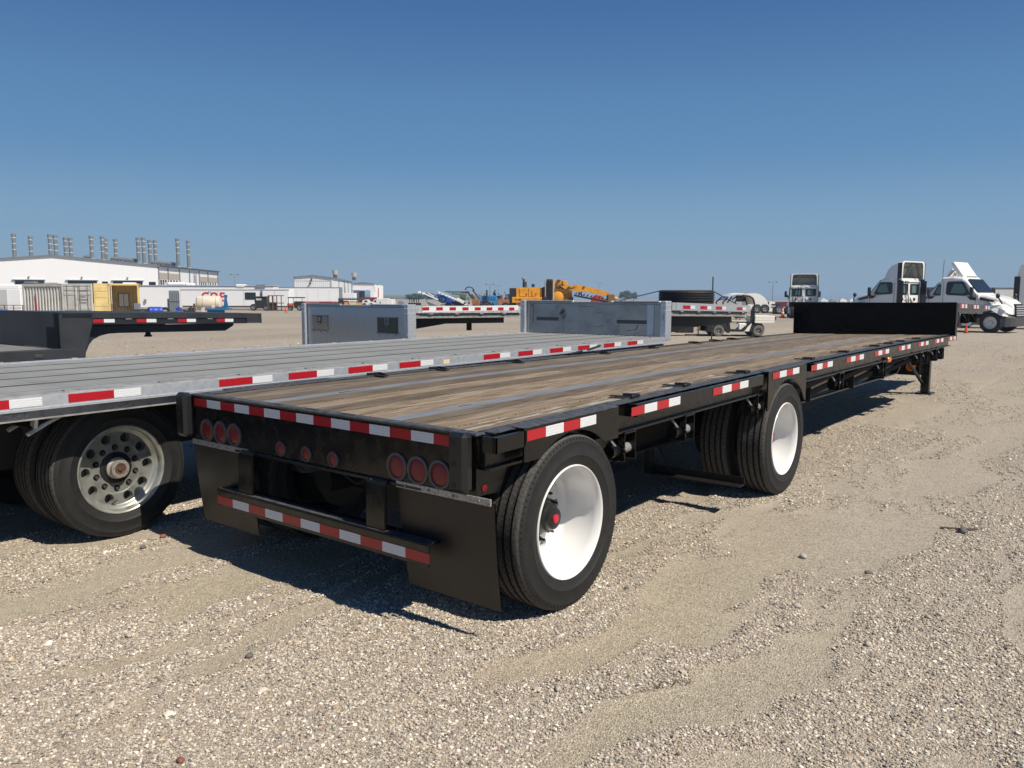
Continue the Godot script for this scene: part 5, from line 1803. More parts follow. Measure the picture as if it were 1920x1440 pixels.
	sh.box(V(7.68, 2.39, -1.3), V(21.88, 2.94, 2.6), 0.05)
	part("body", sh, M.white_panel, t)
	sh = Sh.new()
	sh.box(V(7.71, 3.86, -1.27), V(21.94, 0.12, 2.66))
	sh.box(V(18.59, 2.36, -1.26), V(0.14, 2.99, 2.68))
	part("top_rail", sh, M.blue_grey, t)
	sh = Sh.new()
	for k in 9: sh.box(V(-2.0 + 2.3 * k, 2.2, 0.01), V(0.04, 2.6, 0.04))
	part("panel_ribs", sh, M.pale_grey, t)
	part("side_rail", bx(V(9.3, 0.81, -1.23), V(18.64, 0.16, 2.54)), M.machine_red, t)
	part("chassis", bx(V(9.68, 0.5, -1.15), V(17.18, 0.38, 1.7)), M.dark_metal, t)
	for u in 2:
		for k in 2:
			sh = Sh.new()
			sh.x = Transform3D(Basis(Vector3.UP, -PI / 2), V(14.6 + 1.3 * k, 0.5, -0.4 - u * 1.6))
			sh.lathe(P([0.1, -0.14, 0.5, -0.14, 0.5, 0.14, 0.26, 0.14, 0.22, 0.06, 0.0, 0.06]), 18)
			part("wheel", sh, M.black_rubber, t)
	single("portable_building", bx(V(1.46, 1.42, -1.5), V(4.82, 3.11, 3), 0.05), M.white_panel, "small plain white portable building between the semi trailer and the open shed", "building", V(-161.94, -0.7, -134.19), YARD)
	t = thing("box_trailer", "light grey box trailer with dark top rail behind the white trucks", "trailer", V(-9.18, -0.12, -66.19), YARD)
	part("body", bx(V(3.56, 1.42, -1.25), V(7.05, 2.01, 2.5), 0.03), M.pale_grey, t)
	sh = Sh.new()
	sh.box(V(3.44, 2.47, -1.23), V(6.99, 0.08, 2.55))
	sh.box(V(0.05, 1.4, -1.23), V(0.2, 2.01, 2.55))
	part("top_rail", sh, M.blue_grey, t)
	# things lying about beyond the low-loader
	t = thing("storage_tank", "cream horizontal fuel tank on saddles with a hatch on top", "tank", V(-38.63, -0.04, -22.58), YARD)
	sh = Sh.new()
	sh.x = Transform3D(Basis(Vector3.UP, 0.16), V(0.05, 1.23, 0))
	sh.lathe(P([0.0, -0.70, 0.30, -0.67, 0.40, -0.60, 0.42, -0.5, 0.42, 0.5, 0.40, 0.60, 0.30, 0.67, 0.0, 0.70]), 28)
	part("shell", sh, M.tank_cream, t)
	sh = Sh.new()
	sh.x = Transform3D(Basis(Vector3.UP, 0.16), V(0.05, 1.23, 0))
	for x in [0.42, -0.3]: sh.lathe(P([0.424, x, 0.432, x, 0.432, x + 0.03, 0.424, x + 0.03]), 28)
	part("straps", sh, M.tan_band, t)
	sh = Sh.new()
	for x in [-0.18, 0.42]: sh.box(V(x, 0.78, 0.36), V(0.20, 0.62, 0.06), 0.01)
	part("saddle", sh, M.tank_cream, t)
	sh = Sh.new()
	sh.tube(P3([0.02, 1.72, 0, 0.02, 1.86, 0, 0.14, 1.86, 0, 0.2, 1.72, 0]), 0.022, 6)
	part("vent_pipe", sh, M.dark_metal, t)
	t = thing("pump_stand", "blue steel stand with an upright blue arm beside the cream tank", "machine", V(-36, -0.03, -22.11), YARD)
	sh = Sh.new()
	sh.box(V(-0.46, 0.91, 0), V(1.23, 0.1, 0.8), 0.01)
	sh.box(V(-0.61, 0.78, 0), V(0.75, 0.17, 0.6), 0.01)
	sh.box(V(-0.28, 0.99, 0), V(0.64, 0.09, 0.4), 0.01)
	part("base_frame", sh, M.steel_blue, t)
	sh = Sh.new()
	sh.prism(P([-0.18, 1.01, -0.1, 1.48, -0.14, 1.69, 0.02, 1.69, 0.03, 1.59, -0.01, 1.48, 0.06, 1.04, -0.01, 1.01, -0.05, 1.21, -0.1, 1.01]), -0.06, 0.06)
	part("arm", sh, M.steel_blue, t)
	for x in [-0.9, -0.1]:
		sh = Sh.new()
		sh.box(V(x, 0.35, 0), V(0.1, 0.7, 0.5))
		part("leg", sh, M.dark_metal, t)
	sh = Sh.new()
	sh.box(V(-0.04, 1.32, -0.04), V(0.79, 1.57, 0.08), 0.02)
	for k in 6: sh.box(V(-0.36 + 0.145 * k, 1.25, 0.02), V(0.05, 1.4, 0.03))
	sh.box(V(-0.01, 1.32, 0.03), V(0.82, 0.06, 0.05))
	sh.box(V(-0.54, 1, -0.2), V(0.16, 0.94, 0.2))
	single("ribbed_barrier", sh, M.blue_grey, "tall grey ribbed steel panel standing between the containers and the cream tank", "panel", V(-55.34, -0.11, -29.78), YARD)
	t = thing("plastic_drum", "royal blue plastic drum lying on its side behind the low-loader", "drum", V(-46.82, -0.07, -23.76), YARD)
	sh = Sh.new()
	sh.x = Transform3D(Basis(Vector3.UP, 0.7), V(-0.04, 0.65, 0))
	sh.lathe(P([0.0, -0.42, 0.26, -0.42, 0.30, -0.38, 0.31, -0.2, 0.295, -0.18, 0.31, -0.16, 0.31, 0.16, 0.295, 0.18, 0.31, 0.2, 0.30, 0.38, 0.26, 0.42, 0.22, 0.36, 0.0, 0.36]), 24)
	part("barrel", sh, M.royal_blue, t)
	sh = Sh.new()
	sh.box(V(0.0, 0.27, 0), V(0.8, 0.54, 0.6))
	part("cradle", sh, M.dark_metal, t)
	sh = Sh.new()
	sh.x = Transform3D(Basis(Vector3.UP, -1.2), V(0.48, 0.6, -0.3))
	sh.lathe(P([0.16, -0.1, 0.30, -0.11, 0.33, -0.06, 0.33, 0.06, 0.30, 0.11, 0.16, 0.1, 0.16, -0.1]), 24)
	sh.x = Transform3D()
	sh.box(V(0.46, 0.18, -0.3), V(0.32, 0.52, 0.4))
	single("tyre", sh, M.black_rubber, "worn tyre on a block beside the blue drum, behind the low-loader", "tyre", V(-46.82, -0.07, -23.76), YARD)
	var junk := [["crate", M.blue_grey, "flat grey sheet leaning beside the open container", [253, 569, 264, 583]], ["pallet", M.dark_metal, "dark low pallet of parts right of the open container", [252, 580, 272, 587]], ["box", M.pale_grey, "small pale box near the blue drum", [263, 584, 275, 588]],
		["drum", M.royal_blue, "small blue drum near the grey steel panel", [333, 577, 341, 583]], ["box", M.dark_metal, "black box left of the cream tank", [356, 577, 364, 586]], ["crate", M.grey_metal, "grey crate under the grey steel panel", [325, 583, 350, 588]], ["frame", M.rust, "rust brown post frame left of the cream tank", [364, 569, 367, 586]], ["box", M.black_rubber, "black low box right of the grey steel panel", [342, 582, 355, 587]]]
	var sizes := [V(-3.01, 0.92, 0.1), V(0.36, 0.48, 0.2), V(-2.91, 0.66, -0.05), V(0.68, 0.24, 0.7), V(-2.67, 0.57, 0.2), V(0.41, 0.14, 0.4), V(-0.31, 0.78, 0.15), V(0.27, 0.21, 0.3), V(0.49, 0.73, 0.2), V(0.26, 0.31, 0.4), V(-0.3, 0.6, 0.3), V(0.86, 0.17, 0.6), V(0.68, 0.87, 0.1), V(0.08, 0.59, 0.2), V(0.09, 0.63, 0.25), V(0.44, 0.17, 0.5)]
	for k in junk.size():
		var c: Vector3 = sizes[k * 2]
		var s: Vector3 = sizes[k * 2 + 1]
		sh = Sh.new()
		sh.box(c, s, 0.02)
		sh.box(V(c.x, (c.y - s.y * 0.5) * 0.5 - 0.02, c.z), V(s.x * 0.8, c.y - s.y * 0.5 + 0.1, s.z * 0.8))
		if junk[k][0] in ["drum", "box"]: sh.cyl(c + V(0, s.y * 0.5, 0), c + V(0, s.y * 0.5 + 0.05, 0), s.x * 0.3, s.x * 0.25, 10)
		single(junk[k][0], sh, junk[k][1], junk[k][2], junk[k][0], V(-45.35, -0.06, -24.92), YARD)
	sh = Sh.new()
	sh.x = Transform3D(Basis(), V(0, 0, 0))
	sh.box(V(-0.3, 0.55, 0), V(0.62, 0.24, 0.6), 0.1)
	sh.box(V(-0.33, 0.15, 0), V(0.6, 0.56, 0.4))
	single("tarpaulin_bundle", sh, M.royal_blue, "royal blue bundle at the edge of the picture left of the grey container", "bundle", V(-63.36, -0.12, -20.91), YARD)

# ---------------------------------------------------------------- machines in the distance
func wheel_at(parent: Node3D, at: Vector3, r: float, w: float, turn := 0.0, rim := "grey_metal") -> void:   # a plain vehicle wheel with its axle along local z
	var n := node("wheel", parent, at, V(0, turn - PI / 2, 0))
	var sh := Sh.new()
	sh.lathe(P([0.55 * r, -0.5 * w, 0.92 * r, -0.5 * w, r, -0.36 * w, r, 0.36 * w, 0.92 * r, 0.5 * w, 0.58 * r, 0.5 * w, 0.56 * r, 0.42 * w]), 28)
	part("tyre", sh, M.tyre_wall, n)
	sh = Sh.new()
	sh.lathe(P([0.57 * r, 0.40 * w, 0.60 * r, 0.52 * w, 0.56 * r, 0.52 * w, 0.52 * r, 0.3 * w, 0.30 * r, 0.22 * w, 0.22 * r, 0.24 * w, 0.18 * r, 0.4 * w, 0.0, 0.42 * w]), 24)
	part("rim", sh, M[rim], n)

func make_machines() -> void:
	var sh := Sh.new()
	# black cab machine, rust red mast, orange tractor
	var t := thing("yard_forklift", "dark forklift cab parked in front of the white cargo trailer", "forklift", V(-83.03, -0.26, -56.34), YARD)
	sh.prism(P([-0.67, 0.42, -0.79, 1.65, -0.66, 1.71, 0.74, 1.72, 0.83, 0.43]), -1.2, 0.0)
	part("cab", sh, M.cart_black, t)
	part("window", bx(V(-0.2, 1.4, 0.03), V(0.66, 0.23, 0.05)), M.pale_grey, t)
	part("roof", bx(V(-0.01, 1.73, -0.6), V(1.62, 0.1, 1.4)), M.dark_metal, t)
	for u in [V(-0.9, 0.42, -0.1), V(0.7, 0.42, -0.1), V(0.7, 0.42, -1.1)]: wheel_at(t, u, 0.42, 0.3)
	sh = Sh.new()
	sh.box(V(0.17, 0.43, -0.55), V(1.99, 0.26, 0.9))
	part("chassis", sh, M.dark_metal, t)
	t = thing("steel_cage_frame", "rust red open steel frame standing beside the dark forklift", "frame", V(-80.02, -0.25, -56.16), YARD)
	for u in [505, 511]: pass
	for e in [[-0.62, 0.14], [-0.12, 0.16], [0.38, 0.08], [0.92, 0.07]]:
		sh = Sh.new()
		sh.box(V(e[0], 0.95, 0), V(e[1], 1.9, 0.14))
		part("upright", sh, M.rust, t)
	for y in [0.08, 0.95, 1.86]:
		sh = Sh.new()
		sh.box(V(0.15, y, 0), V(1.7, 0.09, 0.12))
		sh.box(V(0.15, y, -0.9), V(1.7, 0.09, 0.12))
		part("cross_bar", sh, M.rust, t)
	sh = Sh.new()
	sh.box(V(-0.25, 0.6, -0.4), V(0.9, 0.9, 0.6), 0.03)
	part("machine_block", sh, M.dark_metal, t)
	t = thing("compact_tractor", "orange compact tractor with a black canopy beside the traffic cone", "tractor", V(-79.64, -0.25, -59.01), YARD)
	part("bonnet", bx(V(-0.59, 0.74, -0.45), V(0.85, 0.36, 0.9), 0.08), M.bright_orange, t)
	sh = Sh.new()
	for e in [[541.0, 558], [550, 558], [566, 558]]: pass
	sh.box(V(-0.81, 1.16, 0), V(0.04, 0.93, 0.1))
	sh.box(V(-0.2, 1.22, 0), V(0.04, 0.79, 0.1))
	sh.box(V(0.89, 1.16, 0), V(0.04, 0.93, 0.1))
	part("canopy_posts", sh, M.dark_metal, t)
	part("canopy", bx(V(0.05, 1.62, -0.55), V(1.89, 0.13, 1.3), 0.03), M.cart_black, t)
	part("body", bx(V(0.38, 0.73, -0.5), V(1.04, 0.86, 1), 0.05), M.cart_black, t)
	for e in [[-0.55, 0.32], [0.6, 0.42]]: wheel_at(t, V(e[0], e[1], 0.1), e[1], 0.28)
	# yellow loader, steel beam, far vans and trucks behind the badge wall
	t = thing("wheel_loader", "small yellow wheel loader half hidden behind the badge wall", "loader", V(-114.04, -0.45, -95.56), YARD)
	part("body", bx(V(0.08, 0.62, -0.8), V(1.18, 0.99, 1.6), 0.1), M.digger_yellow, t)
	sh = Sh.new()
	sh.x = Transform3D(Basis(Vector3.UP, -PI / 2), V(-0.51, 0.82, 0.2))
	sh.lathe(P([0.0, -0.3, 0.55, -0.3, 0.6, 0.0, 0.55, 0.3, 0.3, 0.25, 0.0, 0.2]), 18)
	part("wheel", sh, M.black_rubber, t)
	part("cab", bx(V(-0.76, 0.86, -0.85), V(0.68, 0.89, 1.1), 0.05), M.dark_metal, t)
	t = thing("dump_wagon", "cream and yellow wagon with a brown beam across it behind the badge wall", "wagon", V(-111.92, -0.45, -97.23), YARD)
	part("box", bx(V(-1.06, 0.57, -0.7), V(1.28, 0.89, 1.4), 0.05), M.cream, t)
	part("bonnet", bx(V(0.18, 0.52, -0.7), V(1.19, 0.59, 1.4), 0.1), M.digger_yellow, t)
	sh = Sh.new()
	sh.box(V(-0.9, 1.4, -0.15), V(5.77, 0.28, 0.7))
	for k in 14: sh.box(V(-3.6 + 0.42 * k, 1.62, 0.0), V(0.14, 0.12, 0.5))
	part("beam", sh, M.trunk_brown, t)
	single("livestock_trailer", bx(V(-1.14, 1, -1.2), V(3.13, 1.63, 2.4), 0.06), M.maroon, "dark maroon trailer behind the white pickup, far off under the open shed", "trailer", V(-124.84, -0.53, -112.51), YARD)
	t = thing("pickup_truck", "white pickup truck far off behind the badge wall", "truck", V(-103.2, -0.41, -91.37), YARD)
	sh = Sh.new()
	sh.prism(P([-0.68, 0.12, -0.66, 0.96, -0.47, 1.28, 0.18, 1.38, 0.55, 1.01, 1.29, 0.87, 1.37, 0.13]), -1.7, 0)
	part("body", sh, M.truck_white, t)
	sh = Sh.new()
	sh.prism(P([-0.34, 0.93, -0.23, 1.18, 0.11, 1.24, 0.32, 0.94]), 0.0, 0.03)
	part("window", sh, M.dark_glass, t)
	for x in [-0.3, 0.9]: wheel_at(t, V(x, 0.38, 0.05), 0.38, 0.26)
	t = thing("box_truck", "white box truck far off, right of the white pickup", "truck", V(-108.48, -0.45, -99.94), YARD)
	part("box", bx(V(0.09, 0.86, -1.2), V(2.17, 1.44, 2.4), 0.05), M.far_van, t)
	sh = Sh.new()
	sh.prism(P([-1.77, 0.13, -1.7, 0.92, -1.45, 1.38, -1, 1.47, -1.02, 0.13]), -2.2, 0)
	part("cab", sh, M.truck_white, t)
	sh = Sh.new()
	sh.prism(P([-1.55, 0.83, -1.36, 1.24, -1.1, 1.28, -1.11, 0.83]), 0.0, 0.03)
	part("window", sh, M.dark_glass, t)
	sh = Sh.new()
	sh.box(V(-0.33, 0.81, 0.02), V(0.15, 0.36, 0.04))
	part("mark", sh, M.dark_metal, t)
	t = thing("semi_tractor", "white and dark semi tractor standing nearest beside the far box truck", "truck", V(-121.47, -0.53, -115.17), YARD)
	part("cab", bx(V(-0.24, 0.69, -1.1), V(0.66, 1.46, 2.2), 0.1), M.truck_white, t)
	part("side_skirt", bx(V(-0.84, 0.72, -1.1), V(0.45, 1.52, 1.8), 0.1), M.dark_metal, t)
	part("exhaust", bx(V(-0.87, 1.27, 0.05), V(0.07, 0.83, 0.1)), M.grey_metal, t)
	t = copy(t, "semi_tractor", V(-121.47, -0.53, -115.17) + V(1.5, 0, 1.9), YARD, "white semi tractor second in line right of the far box truck")
	sh = Sh.new()
	sh.prism(P([-1.81, 0.14, -1.5, 1.08, -1, 1.18, -0.51, 0.84, -0.22, 0.14]), -2, 0)
	single("dark_lorry", sh, M.blue_grey, "dark blue lorry far off with a sloping bonnet", "truck", V(-104.89, -0.45, -102.78), YARD)
	sh = Sh.new()
	for k in 5: sh.box(V(0.6 + 0.42 * k, 0.9, -0.2), V(0.12, 1.5, 0.4))
	sh.box(V(1.5, 1.5, -0.2), V(2.4, 0.18, 0.5))
	sh.box(V(1.5, 0.5, -0.2), V(2.4, 0.5, 0.6))
	single("steel_rack", sh, M.navy_shadow, "dark steel rack of posts far off beside the dark lorry", "rack", V(-104.89, -0.45, -102.78), YARD)
	# crushing and screening plant
	t = thing("screening_plant", "blue and green screening plant with white conveyor booms raised to the left", "machine", V(-64.94, -0.24, -70.61), YARD)
	sh = Sh.new()
	sh.prism(P([-3.38, 2.27, -3.18, 2.44, -2.19, 2.11, -1.46, 1.78, 1.65, 0.34, 1.39, 0.14, -1.53, 1.52]), -0.5, 0.1)
	part("conveyor", sh, M.navy_shadow, t)
	sh = Sh.new()
	for e in [[784, 546.5, 790, 550.5], [790, 548.5, 796, 552.5], [797, 551, 802, 554]]: pass
	sh.box(V(-3.2, 2.28, -0.05), V(0.43, 0.26, 0.7), 0.05)
	sh.box(V(-2.73, 2.15, -0.05), V(0.36, 0.26, 0.7), 0.05)
	sh.bar(V(-2.52, 2.11, 0.2), V(-0.86, 1.39, 0.2), 0.2, 0.16)
	sh.bar(V(-2.12, 2.21, 0.2), V(-1.33, 1.78, 0.2), 0.12, 0.12)
	part("conveyor_head", sh, M.white_panel, t)
	sh = Sh.new()
	sh.prism(P([-1.12, 2.11, 0.67, 1.72, 1.13, 1.19, 0.86, 0.6, 0.06, 0.73, -0.93, 1.39]), -1.4, -0.2)
	part("hopper", sh, M.royal_blue, t)
	sh = Sh.new()
	sh.ball(V(-0.33, 1.52, 0), V(0.5, 0.5, 0.3), 10, 6)
	sh.bar(V(0.46, 1.13, 0.1), V(0.8, 1.52, 0.1), 0.07, 0.07)
	part("motor", sh, M.steel_blue, t)
	sh = Sh.new()
	sh.bar(V(-0.99, 2.38, 0.3), V(1.46, 1.39, 0.3), 0.2, 0.22)
	sh.prism(P([1.39, 1.56, 1.59, 1.66, 2.39, 1.23, 2.25, 0.87, 1.53, 1.26]), 0.1, 0.4)
	part("white_boom", sh, M.white_panel, t)
	sh = Sh.new()
	for k in 7: sh.cyl(V(-0.86, 2.4, 0.1) + V(0.40 * k, -0.19 * k, 0), V(-0.86, 2.4, 0.1) + V(0.40 * k, -0.19 * k, 0.5), 0.10, 0.10, 8)
	part("rollers", sh, M.pale_grey, t)
	sh = Sh.new()
	sh.bar(V(-0.13, 2.4, -1.2), V(2.46, 2.36, -1.2), 0.16, 0.16)
	sh.bar(V(0.73, 2.12, -1.2), V(2.59, 1.99, -1.2), 0.16, 0.16)
	for k in 6: sh.bar(V(0.2, 2.39, -1.2) + V(0.4 * k, 0, 0), V(0.73, 2.12, -1.2) + V(0.36 * k, 0, 0), 0.08, 0.08)
	sh.prism(P([-2.33, 0.99, -2.13, 1.09, -0.61, 0.5, -0.74, 0.2, -1.54, 0.39]), -0.4, 0.3)
	sh.prism(P([1.66, 1.99, 2.46, 2.06, 2.59, 1.4, 2.06, 1.26, 1.79, 1.66]), -1.5, -0.5)
	part("green_frame", sh, M.green_machine, t)
	sh = Sh.new()
	sh.prism(P([0.73, 1.13, 1.66, 1.33, 2.45, 1, 2.58, 0.01, 0.72, 0]), -1.5, 0.0)
	part("undercarriage", sh, M.navy_shadow, t)
	sh = Sh.new()
	for e in [V(2.0, 0.5, 0.3), V(2.5, 0.75, 0.3), V(2.2, 1.1, 0.2)]: sh.ball(e, V(0.16, 0.14, 0.14), 8, 5)
	part("fittings", sh, M.pale_grey, t)
	for k in 22:
		sh = Sh.new()
		var q := V(-0.6 + 0.17 * k, 0.5 + rng.randf() * 1.2, rng.randf_range(-0.6, 0.35))
		sh.bar(q, q + V(rng.randf_range(-0.7, 0.7), rng.randf_range(-0.4, 0.5), 0), rng.randf_range(0.06, 0.16), rng.randf_range(0.06, 0.2))
		part("strut", sh, [M.navy_shadow, M.pale_grey, M.green_machine, M.dark_metal, M.rust, M.royal_blue][k % 6], t)
	t = thing("loader_crane", "brown folded crane arm with a black hose curving over it", "crane", V(-61.27, -0.23, -70.96), YARD)
	sh = Sh.new()
	sh.bar(V(-1.04, 2.27, 0), V(0, 2.3, 0), 0.3, 0.2)
	sh.bar(V(-0.32, 2.43, 0.1), V(0.39, 1.59, 0.1), 0.22, 0.24)
	sh.bar(V(0.39, 2.59, -0.1), V(1.24, 1.46, -0.1), 0.16, 0.16)
	sh.bar(V(0.26, 2.04, 0.1), V(1.04, 0.62, 0.1), 0.25, 0.28)
	part("arm", sh, M.rust, t)
	sh = Sh.new()
	sh.tube(P3([-0.52, 2.56, 0, -0.34, 2.86, 0, 0.0, 2.96, 0, 0.36, 2.84, 0, 0.62, 2.56, 0]), 0.07, 6)
	part("hose", sh, M.cart_black, t)
	sh = Sh.new()
	sh.prism(P([0.26, 1.4, 0.65, 1.53, 1.43, 0.88, 1.56, -0.03, 0.13, -0.03, 0.39, 0.62]), -0.5, 0.4)
	part("base", sh, M.orange_rust, t)
	sh = Sh.new()
	for k in 9: sh.ball(V(rng.randf_range(-0.3, 1.5), rng.randf_range(0.2, 1.3), rng.randf_range(0.2, 0.6)), V(0.2, 0.14, 0.16) * rng.randf_range(0.6, 1.3), 7, 5)
	part("fittings", sh, M.dark_metal, t)
	t = thing("tractor_loader", "bright blue cabbed tractor loader with orange rusty bonnet and raised stack", "loader", V(-57.55, -0.22, -70.07), YARD)
	sh = Sh.new()
	sh.prism(P([-0.98, 1.53, -0.69, 1.84, 0.95, 1.91, 1.14, 1.53, 1.07, 0.59, 0.76, 0.72, 0.44, 1.28, -0.44, 1.15, -0.63, 0.9]), -1.6, 0)
	part("cab_shell", sh, M.blue_machine, t)
	for u in 4:
		part("window", bx(V(-0.25 + 0.34 * u, 1.55, 0.01), V(0.26, 0.36, 0.04)), M.steel_blue, t)
	part("exhaust", bx(V(-0.13, 1.61, 0.25), V(0.19, 1.91, 0.3), 0.04), M.dark_metal, t)
	sh = Sh.new()
	sh.prism(P([1.07, 1.47, 2.52, 1.44, 2.59, 0.59, 2.08, 0.59, 2.02, 1.1, 1.33, 1.09, 1.26, 0.53, 1.01, 0.72]), -1.3, 0)
	part("bonnet", sh, M.orange_rust, t)
	sh = Sh.new()
	sh.prism(P([-0.57, 0.78, -0.32, 1.22, 0.32, 1.15, 1.01, -0.1, 0.69, -0.23, 0.31, 0.53]), -1.0, 0.2)
	part("loader_arm", sh, M.orange_rust, t)
	for e in [[-0.1, 0.62], [2.1, 0.55]]: wheel_at(t, V(e[0], e[1], 0.2), e[1], 0.4)
	sh = Sh.new()
	sh.box(V(0.88, 0.53, -0.7), V(3.03, 0.5, 1))
	part("chassis", sh, M.rust, t)
	sh = Sh.new()
	sh.cyl(V(0.6, 2.03, -0.5), V(0.85, 2.57, -0.5), 0.09, 0.06, 8)
	sh.ball(V(0.76, 2.12, -0.4), V(0.2, 0.2, 0.2), 8, 6)
	part("intake_pipe", sh, M.cart_black, t)
	t = thing("scrap_machinery", "row of dark scrap machinery far behind the blue loader", "machinery", V(-76.19, -0.34, -93.57), YARD)
	for k in 26:
		sh = Sh.new()
		var x := -3.0 + 0.235 * k
		var hh := rng.randf_range(1.3, 2.3)
		sh.box(V(x, hh * 0.5, rng.randf_range(-0.6, 0.4)), V(rng.randf_range(0.2, 0.6), hh, 0.5), 0.04, Basis(Vector3.BACK, rng.randf_range(-0.3, 0.3)))
		if k % 3 == 0: sh.bar(V(x, hh * 0.8, 0), V(x + rng.randf_range(-0.7, 0.7), hh + 0.35, 0), 0.1, 0.1)
		part("block", sh, [M.dark_metal, M.rust, M.grey_metal, M.blue_grey, M.machine_red, M.trunk_brown][rng.randi() % 6], t)
	# yellow chain trencher
	t = thing("chain_trencher", "large yellow tracked chain trencher with a long boom reaching right", "machine", V(-41.57, -0.14, -58.48), YARD)
	sh = Sh.new()
	sh.prism(P([-2.12, 1.52, -2.12, 2.5, -2.05, 2.58, 0.09, 2.58, 0.3, 2.48, 0.3, 1.48]), -2.2, 0)
	part("engine_hood", sh, M.digger_yellow, t)
	sh = Sh.new()
	sh.box(V(-1.44, 2.12, 0.03), V(0.76, 0.75, 0.05), 0.02)
	sh.box(V(-0.63, 2.11, 0.03), V(0.66, 0.77, 0.05), 0.02)
	sh.prism(P([-0.63, 2.28, -0.36, 2.28, -0.36, 1.88, -0.49, 1.68, -0.63, 1.88]), 0.0, 0.12)
	part("side_door", sh, M.digger_yellow, t)
	sh = Sh.new()
	for u in [V(-1.16, 1.95, 0.08), V(-0.25, 1.95, 0.08)]: sh.box(u, V(0.1, 0.14, 0.04))
	part("door_latch", sh, M.maroon, t)
	part("radiator", bx(V(-2.44, 1.32, -1.12), V(0.67, 2.4, 2.15), 0.05), M.cart_black, t)
	sh = Sh.new()
	sh.box(V(-1.12, 1.4, -0.03), V(2.85, 0.55, 0.75), 0.04)
	part("side_step", sh, M.digger_yellow, t)
	part("lower_hull", bx(V(-0.98, 0.77, -1.05), V(2.18, 0.7, 1.9), 0.05), M.digger_yellow, t)
	letters(t, "T1155", V(-1.95, 1.42, 0.36), 0.16, M.ink_black)
	sh = Sh.new()
	sh.cyl(V(-1.32, 2.6, -0.8), V(-1.32, 3.13, -0.8), 0.2, 0.2, 12)
	sh.cyl(V(-1.37, 3.13, -0.8), V(-1.45, 3.33, -0.8), 0.10, 0.10, 8)
	sh.bar(V(-1.62, 3.46, -0.8), V(-1.29, 3.28, -0.8), 0.14, 0.10)
	part("exhaust", sh, M.dark_metal, t)
	sh = Sh.new()
	sh.cyl(V(-0.51, 2.61, -0.8), V(-0.51, 2.81, -0.8), 0.14, 0.14, 10)
	sh.cyl(V(-0.51, 2.81, -0.8), V(-0.51, 2.91, -0.8), 0.2, 0.16, 10)
	part("air_cleaner", sh, M.dark_metal, t)
	sh = Sh.new()
	sh.prism(P([0.15, 2.48, 0.7, 2.73, 0.71, 1.03, 0.1, 1.03]), -1.6, -0.2)
	part("pump_bay", sh, M.trunk_brown, t)
	sh = Sh.new()
	sh.box(V(0.99, 2.35, 0), V(0.65, 2.03, 0.6), 0.05)
	part("chain_guide", sh, M.dark_metal, t)
	for k in 11:
		sh = Sh.new()
		sh.box(V(1.0, 1.3 + 0.185 * k, 0.36), V(0.5, 0.10, 0.12))
		sh.box(V(1.0 + (0.12 if k % 2 else -0.12), 1.36 + 0.185 * k, 0.43), V(0.14, 0.07, 0.08))
		part("chain_link", sh, M.black_rubber, t)
	sh = Sh.new()
	sh.box(V(0.63, 2.31, 0.02), V(0.13, 2.05, 0.65), 0.02)
	sh.box(V(1.37, 2.31, 0.02), V(0.15, 2.05, 0.65), 0.02)
	part("guide_rail", sh, M.tan_band, t)
	sh = Sh.new()
	sh.prism(P([1.41, 1.53, 1.4, 3.24, 2.1, 3.29, 2.61, 3.19, 2.66, 2.84, 2.11, 2.69, 3.12, 2.49, 3.23, 1.34, 2.53, 1.23]), -1.4, -0.1)
	part("superstructure", sh, M.digger_yellow, t)
	part("counter_box", bx(V(2.46, 3, -0.2), V(0.41, 0.42, 0.8), 0.04), M.digger_yellow, t)
	sh = Sh.new()
	sh.cyl(V(1.9, 3.17, 0), V(1.9, 3.31, 0), 0.16, 0.16, 10)
	for e in [V(1.75, 2.65, 0.05), V(2.05, 2.7, 0.05), V(2.3, 2.6, 0.05)]: sh.ball(e, V(0.18, 0.2, 0.12), 8, 5)
	part("valve_block", sh, M.trunk_brown, t)
	sh = Sh.new()
	for k in 4:
		var pts := PackedVector3Array()
		for j in 9:
			var q := j / 8.0
			pts.append(V(1.5 + 1.4 * q + 0.08 * k, 2.35 - 0.1 * k - sin(q * PI) * (0.35 + 0.12 * k) - q * 0.3, 0.12))
		sh.tube(pts, 0.028, 5)
	part("hoses", sh, M.cart_black, t)
	sh = Sh.new()
	sh.x = Transform3D(Basis(Vector3.UP, -PI / 2), V(1.82, 1.68, 0))
	sh.lathe(P([0.0, -0.2, 0.52, -0.2, 0.55, 0.0, 0.52, 0.2, 0.34, 0.28, 0.0, 0.3]), 24)
	part("drive_drum", sh, M.digger_yellow, t)
	sh = Sh.new()
	sh.prism(P([2.06, 2.71, 3.32, 2.84, 4.43, 2.19, 3.52, 2.24, 2.62, 2.34]), -0.5, 0.3)
	sh.prism(P([3.32, 2.84, 3.62, 2.86, 5.03, 2.57, 4.99, 2.14, 4.53, 2.12, 4.13, 2.24]), -0.45, 0.25)
	sh.prism(P([4.98, 2.57, 5.94, 2.37, 6.75, 2.05, 6.56, 1.82, 5.65, 1.94, 4.89, 2.12]), -0.35, 0.2)
	part("boom", sh, M.digger_yellow, t)
	sh = Sh.new()
	for e in [[1082, 536], [1094, 538.6], [1122, 545]]: pass
	sh.cyl(V(4.23, 2.61, 0.2), V(4.23, 2.61, 0.34), 0.1, 0.1, 10)
	sh.cyl(V(2.82, 2.54, 0.2), V(2.82, 2.54, 0.4), 0.16, 0.16, 10)
	sh.bar(V(2.51, 2.39, 0.33), V(3.42, 2.64, 0.33), 0.06, 0.06)
	part("boom_pins", sh, M.trunk_brown, t)
